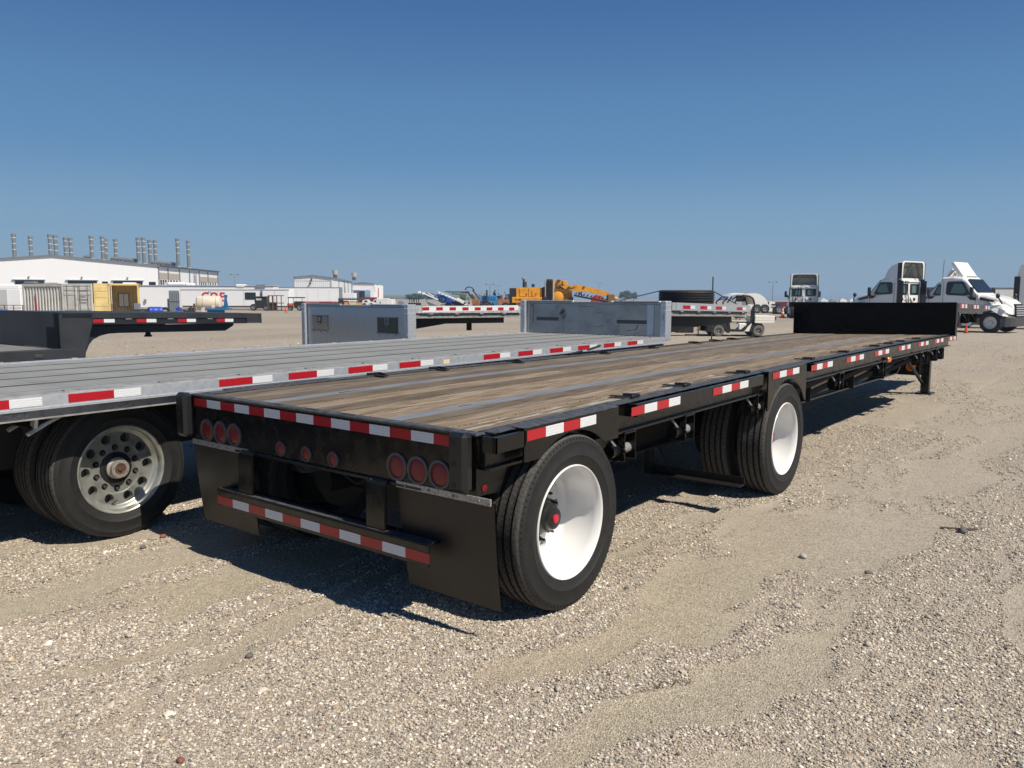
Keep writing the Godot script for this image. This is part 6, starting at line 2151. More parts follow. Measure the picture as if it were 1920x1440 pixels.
	part("end_drum", bx(V(6.8, 1.46, 0), V(0.7, 1.03, 1), 0.08), M.trunk_olive, t)
	sh = Sh.new()
	sh.ball(V(7.27, 1.55, -0.2), V(0.26, 0.2, 0.3), 10, 6)
	part("end_cap", sh, M.digger_yellow, t)
	sh = Sh.new()
	sh.bar(V(3.33, 1.84, 0.1), V(6.36, 1.27, 0.1), 0.3, 0.16)
	part("digging_bar", sh, M.navy_shadow, t)
	for k in 9:
		sh = Sh.new()
		sh.x = Transform3D(Basis(Vector3.BACK, rng.randf_range(-0.2, 0.2)), V(3.48, 1.94, 0.1) + V(0.36 * k, -0.066 * k, 0))
		sh.prism(P([-0.12, 0.0, 0.12, 0.0, 0.1, 0.10, 0.16, 0.26, 0.02, 0.12]), -0.16, 0.16)
		part("tooth", sh, M.black_rubber, t)
	sh = Sh.new()
	sh.bar(V(3.83, 2.19, -0.1), V(3.78, 1.74, -0.1), 0.1, 0.1)
	sh.bar(V(4.03, 2.19, -0.1), V(4.09, 1.69, -0.1), 0.1, 0.1)
	part("hanger", sh, M.dark_metal, t)
	for e in [V(0.61, 1.43, 0.4), V(3.03, 1.44, 0.4)]:
		sh = Sh.new()
		sh.box(e, V(0.42, 0.55, 0.3), 0.03)
		part("control_box", sh, M.cart_black, t)
	sh = Sh.new()
	sh.prism(P([-1.46, 0.77, -1.21, 0.9, 1.52, 0.91, 1.82, 0.68, 1.83, 0.28, 1.53, 0.1, -1.26, 0.09, -1.51, 0.32]), -0.7, 0.1)
	sh.prism(P([-1.46, 0.77, -1.21, 0.9, 1.52, 0.91, 1.82, 0.68, 1.83, 0.28, 1.53, 0.1, -1.26, 0.09, -1.51, 0.32]), -2.4, -1.7)
	part("track", sh, M.dark_metal, t)
	sh = Sh.new()
	for k in 22: sh.box(V(-1.45 + 0.15 * k, 0.12, 0.12), V(0.06, 0.2, 0.06))
	part("track_shoes", sh, M.black_rubber, t)
	sh = Sh.new()
	sh.prism(P([-0.3, 1.68, 0.17, 1.97, 0.77, 1.86, 1.26, 1.44, 1.27, 0.37, -0.28, 0.37]), -1.2, 0)
	single("red_bucket", sh, M.machine_red, "faded red curved bucket behind the trencher's digging chain", "bucket", V(-44.95, -0.2, -73.64), YARD)
	# utility cart seen under the front of the grey trailer
	t = thing("utility_cart", "dark green utility cart with white cargo bed and curved white roof", "cart", V(-9.61, 0, -28.92), YARD)
	sh = Sh.new()
	sh.prism(P([-1.3, 0.3, -1.29, 0.54, -1.16, 0.62, -0.81, 0.66, -0.48, 0.74, -0.38, 0.54, -0.33, 0.19, -0.5, 0.19, -0.55, 0.32, -0.67, 0.41, -0.84, 0.42, -0.99, 0.36, -1.08, 0.19, -1.28, 0.19]), -1.15, 0.0)
	part("front_body", sh, M.cart_green, t)
	sh = Sh.new()
	sh.prism(P([-1.24, 0.43, -0.82, 0.52, -0.67, 0.59, -0.5, 0.63, -0.43, 0.45, -0.31, 0.14, -0.44, 0.14, -0.53, 0.34, -0.69, 0.46, -0.89, 0.45, -1.02, 0.38, -1.14, 0.19, -1.25, 0.19]), 0.0, 0.05)
	part("front_fender", sh, M.cart_black, t)
	sh = Sh.new()
	sh.prism(P([-0.44, 0.76, -0.37, 0.8, -0.32, 0.58, -0.28, 0.28, 0.22, 0.25, 0.39, 0.41, 0.52, 0.54, 0.65, 0.59, 0.61, 0.5, 0.44, 0.34, 0.31, 0.19, -0.35, 0.19]), -1.1, 0.02)
	part("floor_body", sh, M.cart_black, t)
	part("panel", bx(V(0.21, 0.4, -0.04), V(0.32, 0.28, 0.13), 0.03), M.cart_white, t)
	sh = Sh.new()
	sh.prism(P([0.13, 0.21, 0.52, 0.53, 0.58, 0.53, 0.48, 0.21]), 0.0, 0.05)
	part("side_panel", sh, M.cart_white, t)
	sh = Sh.new()
	sh.prism(P([0.07, 0.23, 0.39, 0.5, 0.47, 0.55, 0.56, 0.55, 0.43, 0.43, 0.31, 0.25, 0.22, 0.19, 0.07, 0.19]), 0.04, 0.08)
	part("side_strut", sh, M.cart_black, t)
	sh = Sh.new()
	sh.prism(P([0.5, 0.34, 0.61, 0.5, 0.78, 0.54, 1, 0.53, 1.09, 0.41, 1.12, 0.26, 1.03, 0.23, 0.96, 0.37, 0.83, 0.4, 0.68, 0.37, 0.6, 0.19, 0.49, 0.19]), -1.1, 0.04)
	part("rear_fender", sh, M.cart_black, t)
	sh = Sh.new()
	for k in 3: sh.box(V(1.1, 0.8, 0) + V(-0.005 * k, -0.10 * k, -0.55), V(0.80, 0.092, 1.3), 0.01)
	part("cargo_bed", sh, M.cart_white, t)
	part("tailgate_latch", bx(V(1.58, 0.73, -0.05), V(0.03, 0.11, 0.1)), M.cart_black, t)
	part("bed_post", bx(V(0.65, 0.8, -0.1), V(0.14, 0.53, 0.2), 0.02), M.cart_black, t)
	sh = Sh.new()
	sh.box(V(0.1, 0.61, -0.55), V(0.66, 0.09, 0.9), 0.04)
	sh.box(V(0.32, 0.87, -0.93), V(0.43, 0.31, 0.15), 0.05)
	part("seat", sh, M.seat_grey, t)
	sh = Sh.new()
	var ring := PackedVector3Array()
	for k in 17: ring.append(V(0.23, 0.67, -0.3) + V(0.20 * cos(TAU * k / 16.0), 0.13 * sin(TAU * k / 16.0), 0.05 * cos(TAU * k / 16.0)))
	sh.tube(ring, 0.014, 5)
	sh.tube(P3([0.2, 0.72, -0.3, 0.05, 0.5, -0.3]), 0.02, 5)
	part("steering_wheel", sh, M.cart_black, t)
	# roof: a curved shell on black posts
	sh = Sh.new()
	var arc := P([-0.48, 1.46, -0.4, 1.63, -0.27, 1.72, -0.01, 1.75, 0.3, 1.74, 0.52, 1.69, 0.63, 1.59, 0.69, 1.44, 0.7, 1.29])
	for k in arc.size() - 1:
		for e in [[-1.15, 0.0, 0.0]]:
			var a := arc[k]
			var b := arc[k + 1]
			sh.quad(V(a.x, a.y, 0.04), V(b.x, b.y, 0.04), V(b.x, b.y + 0.03, -0.55), V(a.x, a.y + 0.03, -0.55))
			sh.quad(V(a.x, a.y + 0.03, -0.55), V(b.x, b.y + 0.03, -0.55), V(b.x, b.y, -1.2), V(a.x, a.y, -1.2))
			sh.quad(V(a.x, a.y, 0.04), V(b.x, b.y, 0.04), V(b.x, b.y - 0.03, 0.04), V(a.x, a.y - 0.03, 0.04))
	part("roof", sh, M.cart_white, t)
	sh = Sh.new()
	for z in [0.0, -1.1]:
		sh.bar(V(-0.4, 1.61, 0) + V(0, 0, z), V(-0.63, 1.39, 0) + V(0, 0, z), 0.05, 0.05)
		sh.bar(V(-0.63, 1.39, 0) + V(0, 0, z), V(-0.43, 0.71, 0) + V(0, 0, z), 0.05, 0.05)
		sh.bar(V(0.04, 1.63, 0) + V(0, 0, z), V(-0.15, 1.37, 0) + V(0, 0, z), 0.05, 0.05)
		sh.tube(P3([0.05, 1.5, z, 0.2, 1.62, z, 0.42, 1.66, z, 0.6, 1.55, z, 0.68, 1.3, z, 0.66, 0.9, z]), 0.03, 6)
	sh.box(V(0.43, 1.55, -1.12), V(0.43, 0.26, 0.05))
	part("roof_frame", sh, M.cart_black, t)
	for x in [V(-0.77, 0.21, -0.05), V(0.87, 0.23, -0.05), V(-0.77, 0.21, -1.15), V(0.87, 0.23, -1.15)]:
		var w := node("wheel", t, V(x.x, 0.235, x.z), V(0, -PI / 2, 0))
		sh = Sh.new()
		sh.lathe(P([0.14, -0.11, 0.215, -0.11, 0.24, -0.07, 0.24, 0.07, 0.215, 0.11, 0.15, 0.11, 0.14, 0.08]), 24)
		part("tyre", sh, M.tyre_dusty, w)
		sh = Sh.new()
		sh.lathe(P([0.15, 0.10, 0.135, 0.11, 0.12, 0.05, 0.05, 0.03, 0.04, 0.07, 0.0, 0.07]), 20)
		part("rim", sh, M.grey_metal, w)
	sh = Sh.new()
	sh.ball(V(-0.05, 0.99, -0.45), V(0.13, 0.06, 0.12), 8, 5)
	sh.ball(V(-0.26, 0.74, -0.4), V(0.12, 0.07, 0.1), 8, 5)
	single("work_jacket", sh, M.machine_red, "crumpled red jacket lying over the seat of the utility cart", "jacket", V(-9.61, 0, -28.92), YARD)
	t = thing("wooden_step", "rusty brown step frame in front of the utility cart's nose", "steps", V(-11.11, 0, -28.38), YARD)
	for k in 3:
		sh = Sh.new()
		sh.box(V(0.14, 0.24 + 0.13 * k, 0), V(0.30, 0.04, 0.3))
		part("tread", sh, M.orange_rust, t)
	sh = Sh.new()
	sh.box(V(0.0, 0.3, 0.1), V(0.04, 0.6, 0.04))
	sh.box(V(0.0, 0.03, 0.0), V(1.0, 0.06, 0.3))
	part("frame", sh, M.rust, t)
	sh = Sh.new()
	sh.box(V(-0.55, 0.36, -0.2), V(0.72, 0.48, 0.6), 0.02)
	single("tool_chest", sh, M.door_dark, "black chest under the front of the grey trailer, left of the brown step frame", "chest", V(-11.11, 0, -28.38), YARD)

# ---------------------------------------------------------------- highway trucks
func loft(sh: Sh, secs: Array, n := 5) -> void:   # sections [x, half width low, half width high, y low, y high, corner radius], skinned along x
	var rings := []
	for s in secs:
		var r := PackedVector3Array()
		r.append(V(s[0], s[3], s[1]))
		for k in n:
			var a := PI * 0.5 * k / (n - 1)
			r.append(V(s[0], s[4] - s[5] + s[5] * sin(a), s[2] - s[5] + s[5] * cos(a)))
		for k in n:
			var a := PI * 0.5 * (n - 1 - k) / (n - 1)
			r.append(V(s[0], s[4] - s[5] + s[5] * sin(a), -(s[2] - s[5] + s[5] * cos(a))))
		r.append(V(s[0], s[3], -s[1]))
		rings.append(r)
	for i in rings.size() - 1:
		var m: int = rings[i].size()
		for k in m:
			var a: Vector3 = rings[i][k]
			var b: Vector3 = rings[i + 1][k]
			var c: Vector3 = rings[i + 1][(k + 1) % m]
			var d: Vector3 = rings[i][(k + 1) % m]
			sh.quad(a, b, c, d)
	for e in [0, rings.size() - 1]:
		var r: PackedVector3Array = rings[e]
		for k in range(1, r.size() - 1):
			if e == 0: sh.tri(r[0], r[k], r[k + 1])
			else: sh.tri(r[0], r[k + 1], r[k])

func make_truck(label: String, at: Vector3, turn: float, fairing: String) -> Node3D:
	var t := thing("semi_truck", label, "truck", at, turn)
	var sh := Sh.new()
	loft(sh, [[-0.02, 1.16, 1.10, 0.95, 2.74, 0.16], [0.55, 1.17, 1.12, 0.95, 2.78, 0.16], [0.95, 1.17, 1.08, 0.95, 2.74, 0.18], [1.10, 1.17, 1.05, 0.95, 2.62, 0.16], [1.62, 1.15, 1.10, 0.95, 1.98, 0.12], [1.74, 1.14, 1.09, 0.95, 1.90, 0.12]])
	part("cab", sh, M.truck_white, t)
	sh = Sh.new()
	loft(sh, [[1.74, 1.12, 1.0, 1.15, 1.88, 0.16], [2.05, 1.12, 0.96, 1.25, 1.86, 0.2], [2.5, 1.12, 0.88, 1.30, 1.76, 0.22], [2.86, 1.08, 0.78, 1.15, 1.62, 0.24], [3.10, 0.98, 0.66, 0.95, 1.46, 0.24], [3.18, 0.80, 0.54, 0.90, 1.36, 0.22]])
	part("hood", sh, M.truck_white, t)
	sh = Sh.new()
	loft(sh, [[1.75, 1.19, 1.16, 0.95, 1.30, 0.1], [2.05, 1.22, 1.16, 1.05, 1.40, 0.12], [2.4, 1.22, 1.14, 1.12, 1.42, 0.12], [2.8, 1.18, 1.06, 0.85, 1.34, 0.14], [3.06, 1.04, 0.9, 0.8, 1.12, 0.14]])
	part("fender", sh, M.truck_white, t)
	sh = Sh.new()
	sh.quad(V(1.66, 1.97, 1.0), V(1.66, 1.97, -1.0), V(1.13, 2.63, -0.92), V(1.13, 2.63, 0.92))
	var ws := part("windscreen", sh, M.dark_glass, t)
	ws.position = V(0.02, 0.015, 0)
	for sg in [-1.0, 1.0]:
		sh = Sh.new()
		var pl := P([0.22, 1.92, 0.30, 1.84, 1.15, 1.80, 1.36, 1.86, 1.06, 2.46, 0.98, 2.52, 0.34, 2.52, 0.24, 2.44])
		sh.prism(pl, -0.012, 0.012)
		var w := part("side_window", sh, M.dark_glass, t)
		w.transform = Transform3D(Basis(Vector3.RIGHT, -0.028 * sg), V(0, 0.03 * 0.0, sg * 1.145 + sg * 0.055))
		sh = Sh.new()
		sh.prism(P([0.44, 1.95, 1.02, 1.92, 1.18, 2.0, 0.98, 2.38, 0.6, 2.42]), -0.004, 0.004)
		var w2 := part("pane_light", sh, M.teal_glass, w)
		w2.position = V(0, 0, sg * 0.013)
		sh = Sh.new()
		sh.box(V(0.10, 1.75, sg * 1.165), V(0.012, 1.5, 0.012))
		sh.box(V(1.62, 1.45, sg * 1.165), V(0.012, 0.9, 0.012))
		sh.prism(P([1.22, 1.78, 1.66, 1.72, 1.66, 1.58, 1.4, 1.60]), sg * 1.165 - 0.012, sg * 1.165 + 0.012)
		part("door_seam", sh, M.truck_trim, t)
		sh = Sh.new()
		sh.prism(P([1.80, 1.74, 2.38, 1.60, 2.46, 1.53, 2.36, 1.50, 1.80, 1.60]), sg * 1.03 - 0.06, sg * 1.03 + 0.06)
		part("hood_vent", sh, M.truck_trim, t)
		sh = Sh.new()
		sh.box(V(1.52, 1.98, sg * 1.38), V(0.14, 0.52, 0.2), 0.04)
		sh.bar(V(1.48, 1.70, sg * 1.15), V(1.52, 1.78, sg * 1.36), 0.08, 0.06)
		part("wing_mirror", sh, M.truck_trim, t)
		sh = Sh.new()
		sh.tube(P3([2.78, 1.42, sg * 0.98, 2.72, 1.58, sg * 1.08, 2.64, 1.72, sg * 1.12]), 0.035, 6)
		sh.ball(V(2.62, 1.80, sg * 1.13), V(0.10, 0.13, 0.11), 8, 6)
		part("hood_mirror", sh, M.truck_trim, t)
		sh = Sh.new()
		sh.x = Transform3D(Basis(Vector3.UP, -0.45 * sg), V(2.82, 1.06, sg * 1.08))
		sh.prism(P([-0.24, 0.16, -0.15, 0.02, 0.06, -0.10, 0.27, -0.10, 0.18, 0.06, -0.04, 0.14]), -0.03 if sg > 0 else -0.06, 0.06 if sg > 0 else 0.03)
		var hl := part("headlight", sh, M.headlamp, t)
		sh = Sh.new()
		sh.x = Transform3D(Basis(Vector3.UP, -0.45 * sg), V(2.82, 1.06, sg * 1.08))
		sh.prism(P([-0.24, 0.16, -0.16, 0.03, -0.07, -0.02, -0.04, 0.10, -0.10, 0.14]), -0.035 if sg > 0 else -0.065, 0.065 if sg > 0 else 0.035)
		part("indicator", sh, M.maroon, hl)
		wheel_at(t, V(2.36, 0.5, sg * 1.02), 0.5, 0.28, 0.0 if sg > 0 else PI, "truck_rim")
		for x in [-1.5, -2.8]: wheel_at(t, V(x, 0.5, sg * 0.92), 0.5, 0.5, 0.0 if sg > 0 else PI, "truck_rim")
		sh = Sh.new()
		sh.box(V(0.75, 0.62, sg * 1.05), V(1.5, 0.62, 0.2), 0.04)
		part("side_fairing", sh, M.truck_white, t)
		part("frame_rail", bx(V(-0.9, 0.82, sg * 0.42), V(5.6, 0.26, 0.08)), M.dark_metal, t)
	sh = Sh.new()
	loft(sh, [[2.78, 1.16, 1.12, 0.34, 0.82, 0.06], [3.0, 1.10, 1.06, 0.30, 0.84, 0.08], [3.18, 0.95, 0.9, 0.32, 0.82, 0.1], [3.30, 0.7, 0.66, 0.36, 0.74, 0.1]])
	part("bumper", sh, M.bumper_grey, t)
	sh = Sh.new()
	sh.prism(P([3.06, 0.78, 3.28, 0.78, 3.24, 1.32, 3.14, 1.42, 3.04, 1.42]), -0.52, 0.52)
	part("grille_surround", sh, M.truck_trim, t)
	for k in 5:
		part("grille_bar", bx(V(3.265 - 0.01 * k, 0.86 + 0.11 * k, 0), V(0.06, 0.05, 0.98), 0.01), M.light_grille, t)
	for z in [-0.55, 0.55]:
		var rw := part("rear_window", bx(V(-0.035, 2.12, z), V(0.03, 0.62, 0.82), 0.05), M.dark_glass, t)
		part("window_light", bx(V(-0.052, 2.12, z * 0.9), V(0.01, 0.42, 0.4), 0.02), M.teal_glass, rw)
	sh = Sh.new()
	sh.box(V(-0.05, 1.45, 0.0), V(0.06, 0.9, 0.14), 0.02)
	sh.bar(V(-0.06, 1.70, 0.10), V(-0.06, 1.15, 0.65), 0.07, 0.07)
	sh.bar(V(-0.06, 1.70, -0.10), V(-0.06, 1.15, -0.65), 0.07, 0.07)
	sh.box(V(-0.05, 2.56, 0.0), V(0.05, 0.10, 2.0), 0.02)
	part("back_ribs", sh, M.truck_white, t)
	sh = Sh.new()
	sh.box(V(-0.06, 1.55, -0.62), V(0.05, 0.16, 0.14))
	sh.box(V(-0.06, 1.55, 0.55), V(0.05, 0.16, 0.12))
	sh.tube(P3([-0.12, 2.6, -0.45, -0.16, 2.2, -0.5, -0.2, 1.4, -0.45, -0.5, 0.95, -0.2]), 0.03, 5)
	sh.tube(P3([-0.12, 2.6, -0.25, -0.18, 1.9, -0.3, -0.3, 1.2, -0.3, -0.5, 0.95, -0.2]), 0.025, 5)
	part("air_lines", sh, M.cart_black, t)
	sh = Sh.new()
	sh.box(V(-2.1, 1.02, 0), V(1.2, 0.10, 1.0), 0.02)
	part("fifth_wheel", sh, M.dark_metal, t)
	if fairing == "full":
		sh = Sh.new()
		var secs := [[1.02, 0.80, 0.70, 2.66, 2.76, 0.04], [0.90, 0.96, 0.84, 2.66, 3.02, 0.14], [0.72, 1.05, 0.94, 2.66, 3.28, 0.2], [0.45, 1.10, 1.02, 2.66, 3.50, 0.22], [0.1, 1.12, 1.06, 2.66, 3.64, 0.22], [-0.25, 1.13, 1.08, 2.66, 3.70, 0.22]]
		var rings := []
		for s in secs:
			var r := PackedVector3Array()
			r.append(V(s[0], s[3], s[1]))
			for k in 6:
				var a := PI * 0.5 * k / 5.0
				r.append(V(s[0], s[4] - s[5] + s[5] * sin(a), s[2] - s[5] + s[5] * cos(a)))
			for k in 6:
				var a := PI * 0.5 * (5 - k) / 5.0
				r.append(V(s[0], s[4] - s[5] + s[5] * sin(a), -(s[2] - s[5] + s[5] * cos(a))))
			r.append(V(s[0], s[3], -s[1]))
			rings.append(r)
		for i in rings.size() - 1:
			for k in rings[i].size() - 1: sh.quad(rings[i + 1][k], rings[i][k], rings[i][k + 1], rings[i + 1][k + 1])
		for k in rings[0].size() - 2: sh.tri(rings[0][0], rings[0][k + 1], rings[0][k + 2])
		part("roof_fairing", sh, M.truck_white, t)
		sh = Sh.new()   # the shell's rim and its pale inside
		for k in rings[5].size() - 1:
			var mid := V(-0.25, 3.1, 0)
			sh.quad(rings[5][k], rings[5][k + 1], rings[5][k + 1].lerp(mid, 0.12), rings[5][k].lerp(mid, 0.12))
		part("fairing_rim", sh, M.truck_white, t)
		sh = Sh.new()
		for i in [1, 2, 3, 4]:
			for k in rings[i].size() - 1:
				var c := V(rings[i][k].x, 2.9, 0)
				var c2 := V(rings[i + 1][k].x, 2.9, 0)
				sh.quad(c + (rings[i][k] - c) * 0.95, c2 + (rings[i + 1][k] - c2) * 0.9, c2 + (rings[i + 1][k + 1] - c2) * 0.9, c + (rings[i][k + 1] - c) * 0.95)
		sh.quad(V(0.66, 2.7, -0.95), V(0.5, 3.35, -0.95), V(0.5, 3.35, 0.95), V(0.66, 2.7, 0.95))
		part("fairing_inside", sh, M.fairing_grey, t)
		sh = Sh.new()
		sh.bar(V(-0.22, 3.62, 0.12), V(-0.22, 2.78, 0.80), 0.03, 0.03)
		sh.bar(V(-0.22, 3.62, -0.12), V(-0.22, 2.78, -0.80), 0.03, 0.03)
		part("fairing_stays", sh, M.cart_black, t)
		for sg in [-1.0, 1.0]:
			sh = Sh.new()
			sh.box(V(-0.22, 1.75, sg * 1.12), V(0.36, 1.7, 0.05), 0.01)
			sh.box(V(-0.14, 3.1, sg * 1.105), V(0.26, 1.0, 0.04), 0.01)
			part("side_extender", sh, M.truck_trim, t)
	else:
		sh = Sh.new()
		sh.x = Transform3D(Basis(Vector3.BACK, -0.96), V(0.66, 3.10, 0))
		sh.box(V(0, 0, 0), V(1.0, 0.05, 1.7), 0.02)
		sh.box(V(0, -0.06, 0.84), V(1.0, 0.14, 0.03), 0.01)
		sh.box(V(0, -0.06, -0.84), V(1.0, 0.14, 0.03), 0.01)
		part("roof_deflector", sh, M.truck_white, t)
		sh = Sh.new()
		for z in [-0.5, 0.5]:
			sh.bar(V(0.05, 2.78, z), V(0.42, 3.25, z), 0.035, 0.035)
			sh.bar(V(0.25, 2.78, z), V(0.55, 3.05, z), 0.035, 0.035)
		part("deflector_stays", sh, M.cart_black, t)
	sh = Sh.new()
	for z in [-0.5, -0.25, 0.0, 0.25, 0.5]: sh.box(V(0.98, 2.775, z), V(0.10, 0.045, 0.09), 0.012)
	part("marker_lamps", sh, M.fairing_grey, t)
	return t

func make_trucks() -> void:
	var rim := mat("truck_rim", lin(0.55, 0.54, 0.54), 0.4, 0.3)
	rim.roughness = 0.42
	var a := make_truck("white day cab truck facing right with a tilted roof deflector, behind the black step wall", V(-4.01, -0.02, -41.62), YARD - 0.88, "plate")
	var sh := Sh.new()
	sh.tube(P3([0.02, 2.5, 1.12, 0.05, 3.6, 1.13]), 0.012, 5)
	part("aerial", sh, M.cart_black, a)
	a.scale = Vector3.ONE * 0.95
	make_truck("white day cab truck facing left with a tall open-backed roof fairing and black side edges", V(-7.17, -0.05, -47.4), YARD + PI - 1.02, "full")
	make_truck("white truck facing left, mostly hidden behind the truck with the tilted deflector", V(-5.75, -0.08, -56.17), YARD + PI - 1.02, "plate")
	make_truck("white day cab truck seen from behind with its tall fairing's grey inside showing", V(-19.21, -0.13, -65.93), YARD + PI * 0.5 - 0.28, "full")
	# far sleepers and flatbeds between the cart and the truck seen from behind
	var t := thing("sleeper_truck", "white sleeper truck with sloping roof right of the cart's roof", "truck", V(-30.41, -0.22, -85.11), YARD)
	sh = Sh.new()
	sh.prism(P([-1.32, 0.18, -1.39, 2.09, -0.56, 2.24, -0.08, 2.15, 0.47, 1.8, 0.78, 1.44, 0.98, 0.96, 1.65, 0.79, 1.9, 0.43, 1.91, 0.19]), -2.3, 0)
	part("cab", sh, M.truck_white, t)
	sh = Sh.new()
	sh.prism(P([-0.45, 0.9, -0.45, 0.96, -0.2, 0.6, -0.02, 0.55, 0.03, 0.84, -0.1, 0.96]), 0, 0.04)
	sh.box(V(-0.24, 0.81, 0.02), V(0.43, 0.36, 0.04), 0.02)
	sh.prism(P([0.25, 0.49, 0.27, 0.7, 0.57, 0.74, 0.58, 0.49]), 0, 0.04)
	part("side_window", sh, M.teal_glass, t)
	part("windscreen", bx(V(0.75, 0.64, 0.03), V(0.19, 0.3, 0.06)), M.dark_glass, t)
	for x in [-0.35, 0.55]: wheel_at(t, V(x, 0.5, 0.1), 0.5, 0.3)
	t = thing("sleeper_truck", "tall white sleeper cab with one dark side window, left of the banded cone", "truck", V(-30.69, -0.24, -89.98), YARD)
	sh = Sh.new()
	sh.prism(P([-0.47, 0.14, -0.52, 1.3, -0.18, 1.32, 0.39, 1.18, 0.46, 1.07, 0.49, 0.32, 0.18, 0.2]), -2.3, 0)
	part("cab", sh, M.truck_white, t)
	part("side_window", bx(V(0.01, 0.96, 0.03), V(0.34, 0.14, 0.05)), M.dark_glass, t)
	part("back_edge", bx(V(-0.54, 0.85, -1.08), V(0.14, 0.81, 2.25)), M.truck_trim, t)
	part("chassis", bx(V(0.16, -0.07, -1), V(1.32, 0.15, 2)), M.grey_metal, t)
	for x in [-0.3, 0.6]: wheel_at(t, V(x, 0.45, 0.1), 0.45, 0.3)
	t = thing("flatbed_truck", "dark maroon flatbed truck behind the cone with white bands", "truck", V(-26.09, -0.19, -80.88), YARD)
	sh = Sh.new()
	sh.prism(P([-0.53, 0.89, -0.31, 1.09, -0.27, 1.28, 0.46, 1.28, 0.58, 0.95, 0.59, 0.73]), -2.2, 0)
	part("cab", sh, M.maroon, t)
	part("bed", bx(V(-0.02, 0.7, -1.05), V(1.46, 0.16, 2.3)), M.tan_band, t)
	part("undercarriage", bx(V(0.05, 0.31, -1.1), V(1.37, 0.61, 1.8)), M.dark_metal, t)
	for x in [-0.6, 0.5]: wheel_at(t, V(x, 0.5, 0.1), 0.5, 0.3)
	t = thing("sleeper_truck", "light grey truck cab at the right edge of the picture with black rear edge", "truck", V(-1.43, -0.04, -46.84), YARD - 0.58)
	sh = Sh.new()
	sh.prism(P([-0.3, 0.71, -0.44, 2.7, -0.27, 3.36, 1.33, 3.53, 1.55, 0.71]), -2.3, 0)
	part("cab", sh, M.far_van, t)
	part("back_edge", bx(V(-0.39, 1.62, -1.04), V(0.27, 2.27, 2.12)), M.truck_trim, t)
	part("tank", bx(V(0.68, 0.56, -1.15), V(1.78, 0.3, 2.1), 0.05), M.bumper_grey, t)
	wheel_at(t, V(0.9, 0.5, 0.0), 0.5, 0.3)

# ---------------------------------------------------------------- cones, lamp posts, trees, stones
func lamp_post(label: String, at: Vector3, hgt: float, heads: int) -> void:
	var t := thing("lamp_post", label, "lamp post", at, YARD, "tall lamp posts beyond the yard")
	var sh := Sh.new()
	sh.cyl(V(0, 0, 0), V(0, hgt, 0), 0.14, 0.08, 8)
	part("pole", sh, M.grey_metal, t)
	sh = Sh.new()
	sh.box(V(0, hgt, 0), V(2.4, 0.08, 0.08))
	part("crossarm", sh, M.grey_metal, t)
	for k in heads:
		sh = Sh.new()
		sh.box(V(-1.2 + 2.4 * k / maxf(1, heads - 1), hgt + 0.1, 0), V(0.7, 0.4, 0.5), 0.08, Basis(Vector3.BACK, 0.35 if k == 0 else -0.35))
		part("lamp_head", sh, M.blue_grey, t)

func cone(label: String, at: Vector3, hgt: float, banded: bool) -> void:
	var t := thing("traffic_cone", label, "traffic cone", at, 0.3, "orange traffic cones")
	var sh := Sh.new()
	var k := hgt
	sh.box(V(0, 0.02, 0), V(0.52, 0.04, 0.52) * k, 0.01)
	part("base", sh, M.cone_base, t)
	sh = Sh.new()
	sh.cyl(V(0, 0.03, 0), V(0, k, 0), 0.185 * k, 0.05 * k, 20)
	sh.cyl(V(0, 0.03, 0), V(0, 0.05, 0), 0.22 * k, 0.19 * k, 20)
	part("body", sh, M.cone_orange, t)
	if banded:
		for y in [0.42, 0.68]:
			sh = Sh.new()
			sh.cyl(V(0, y * k, 0), V(0, (y + 0.17) * k, 0), lerpf(0.185, 0.05, y) * k + 0.006, lerpf(0.185, 0.05, y + 0.17) * k + 0.006, 20, false)
			part("white_band", sh, M.cone_white, t)

func tree(label: String, at: Vector3, hgt: float, wid: float) -> void:
	var t := thing("tree", label, "tree", at, 0.0, "green trees on the skyline")
	var sh := Sh.new()
	sh.cyl(V(0, 0, 0), V(0, hgt * 0.6, 0), hgt * 0.05, hgt * 0.02, 8)
	for k in 4: sh.cyl(V(0, hgt * 0.35, 0), V(cos(k * 1.6) * wid * 0.3, hgt * 0.65, sin(k * 1.6) * wid * 0.3), hgt * 0.02, hgt * 0.008, 6)
	part("trunk", sh, M.trunk_brown, t)
	sh = Sh.new()
	for k in 1600:
		var blob := k % 9
		var bc := V(cos(blob * 2.4) * wid * 0.30, hgt * (0.42 + 0.055 * blob), sin(blob * 2.4) * wid * 0.30)
		var d := V(rng.randfn(0, 1), rng.randfn(0, 1), rng.randfn(0, 1)).normalized()
		var p := bc + d * V(wid * 0.26, hgt * 0.16, wid * 0.26) * pow(rng.randf(), 0.4)
		var a := V(rng.randf_range(-1, 1), rng.randf_range(-1, 1), rng.randf_range(-1, 1)).normalized() * wid * 0.035
		var b := a.cross(d + V(0.01, 0.02, 0.03)).normalized() * wid * 0.03
		sh.tri(p - a, p + b, p + a)
		sh.tri(p - a, p - b, p + a)
	part("crown", sh, M.leaf_green, t)

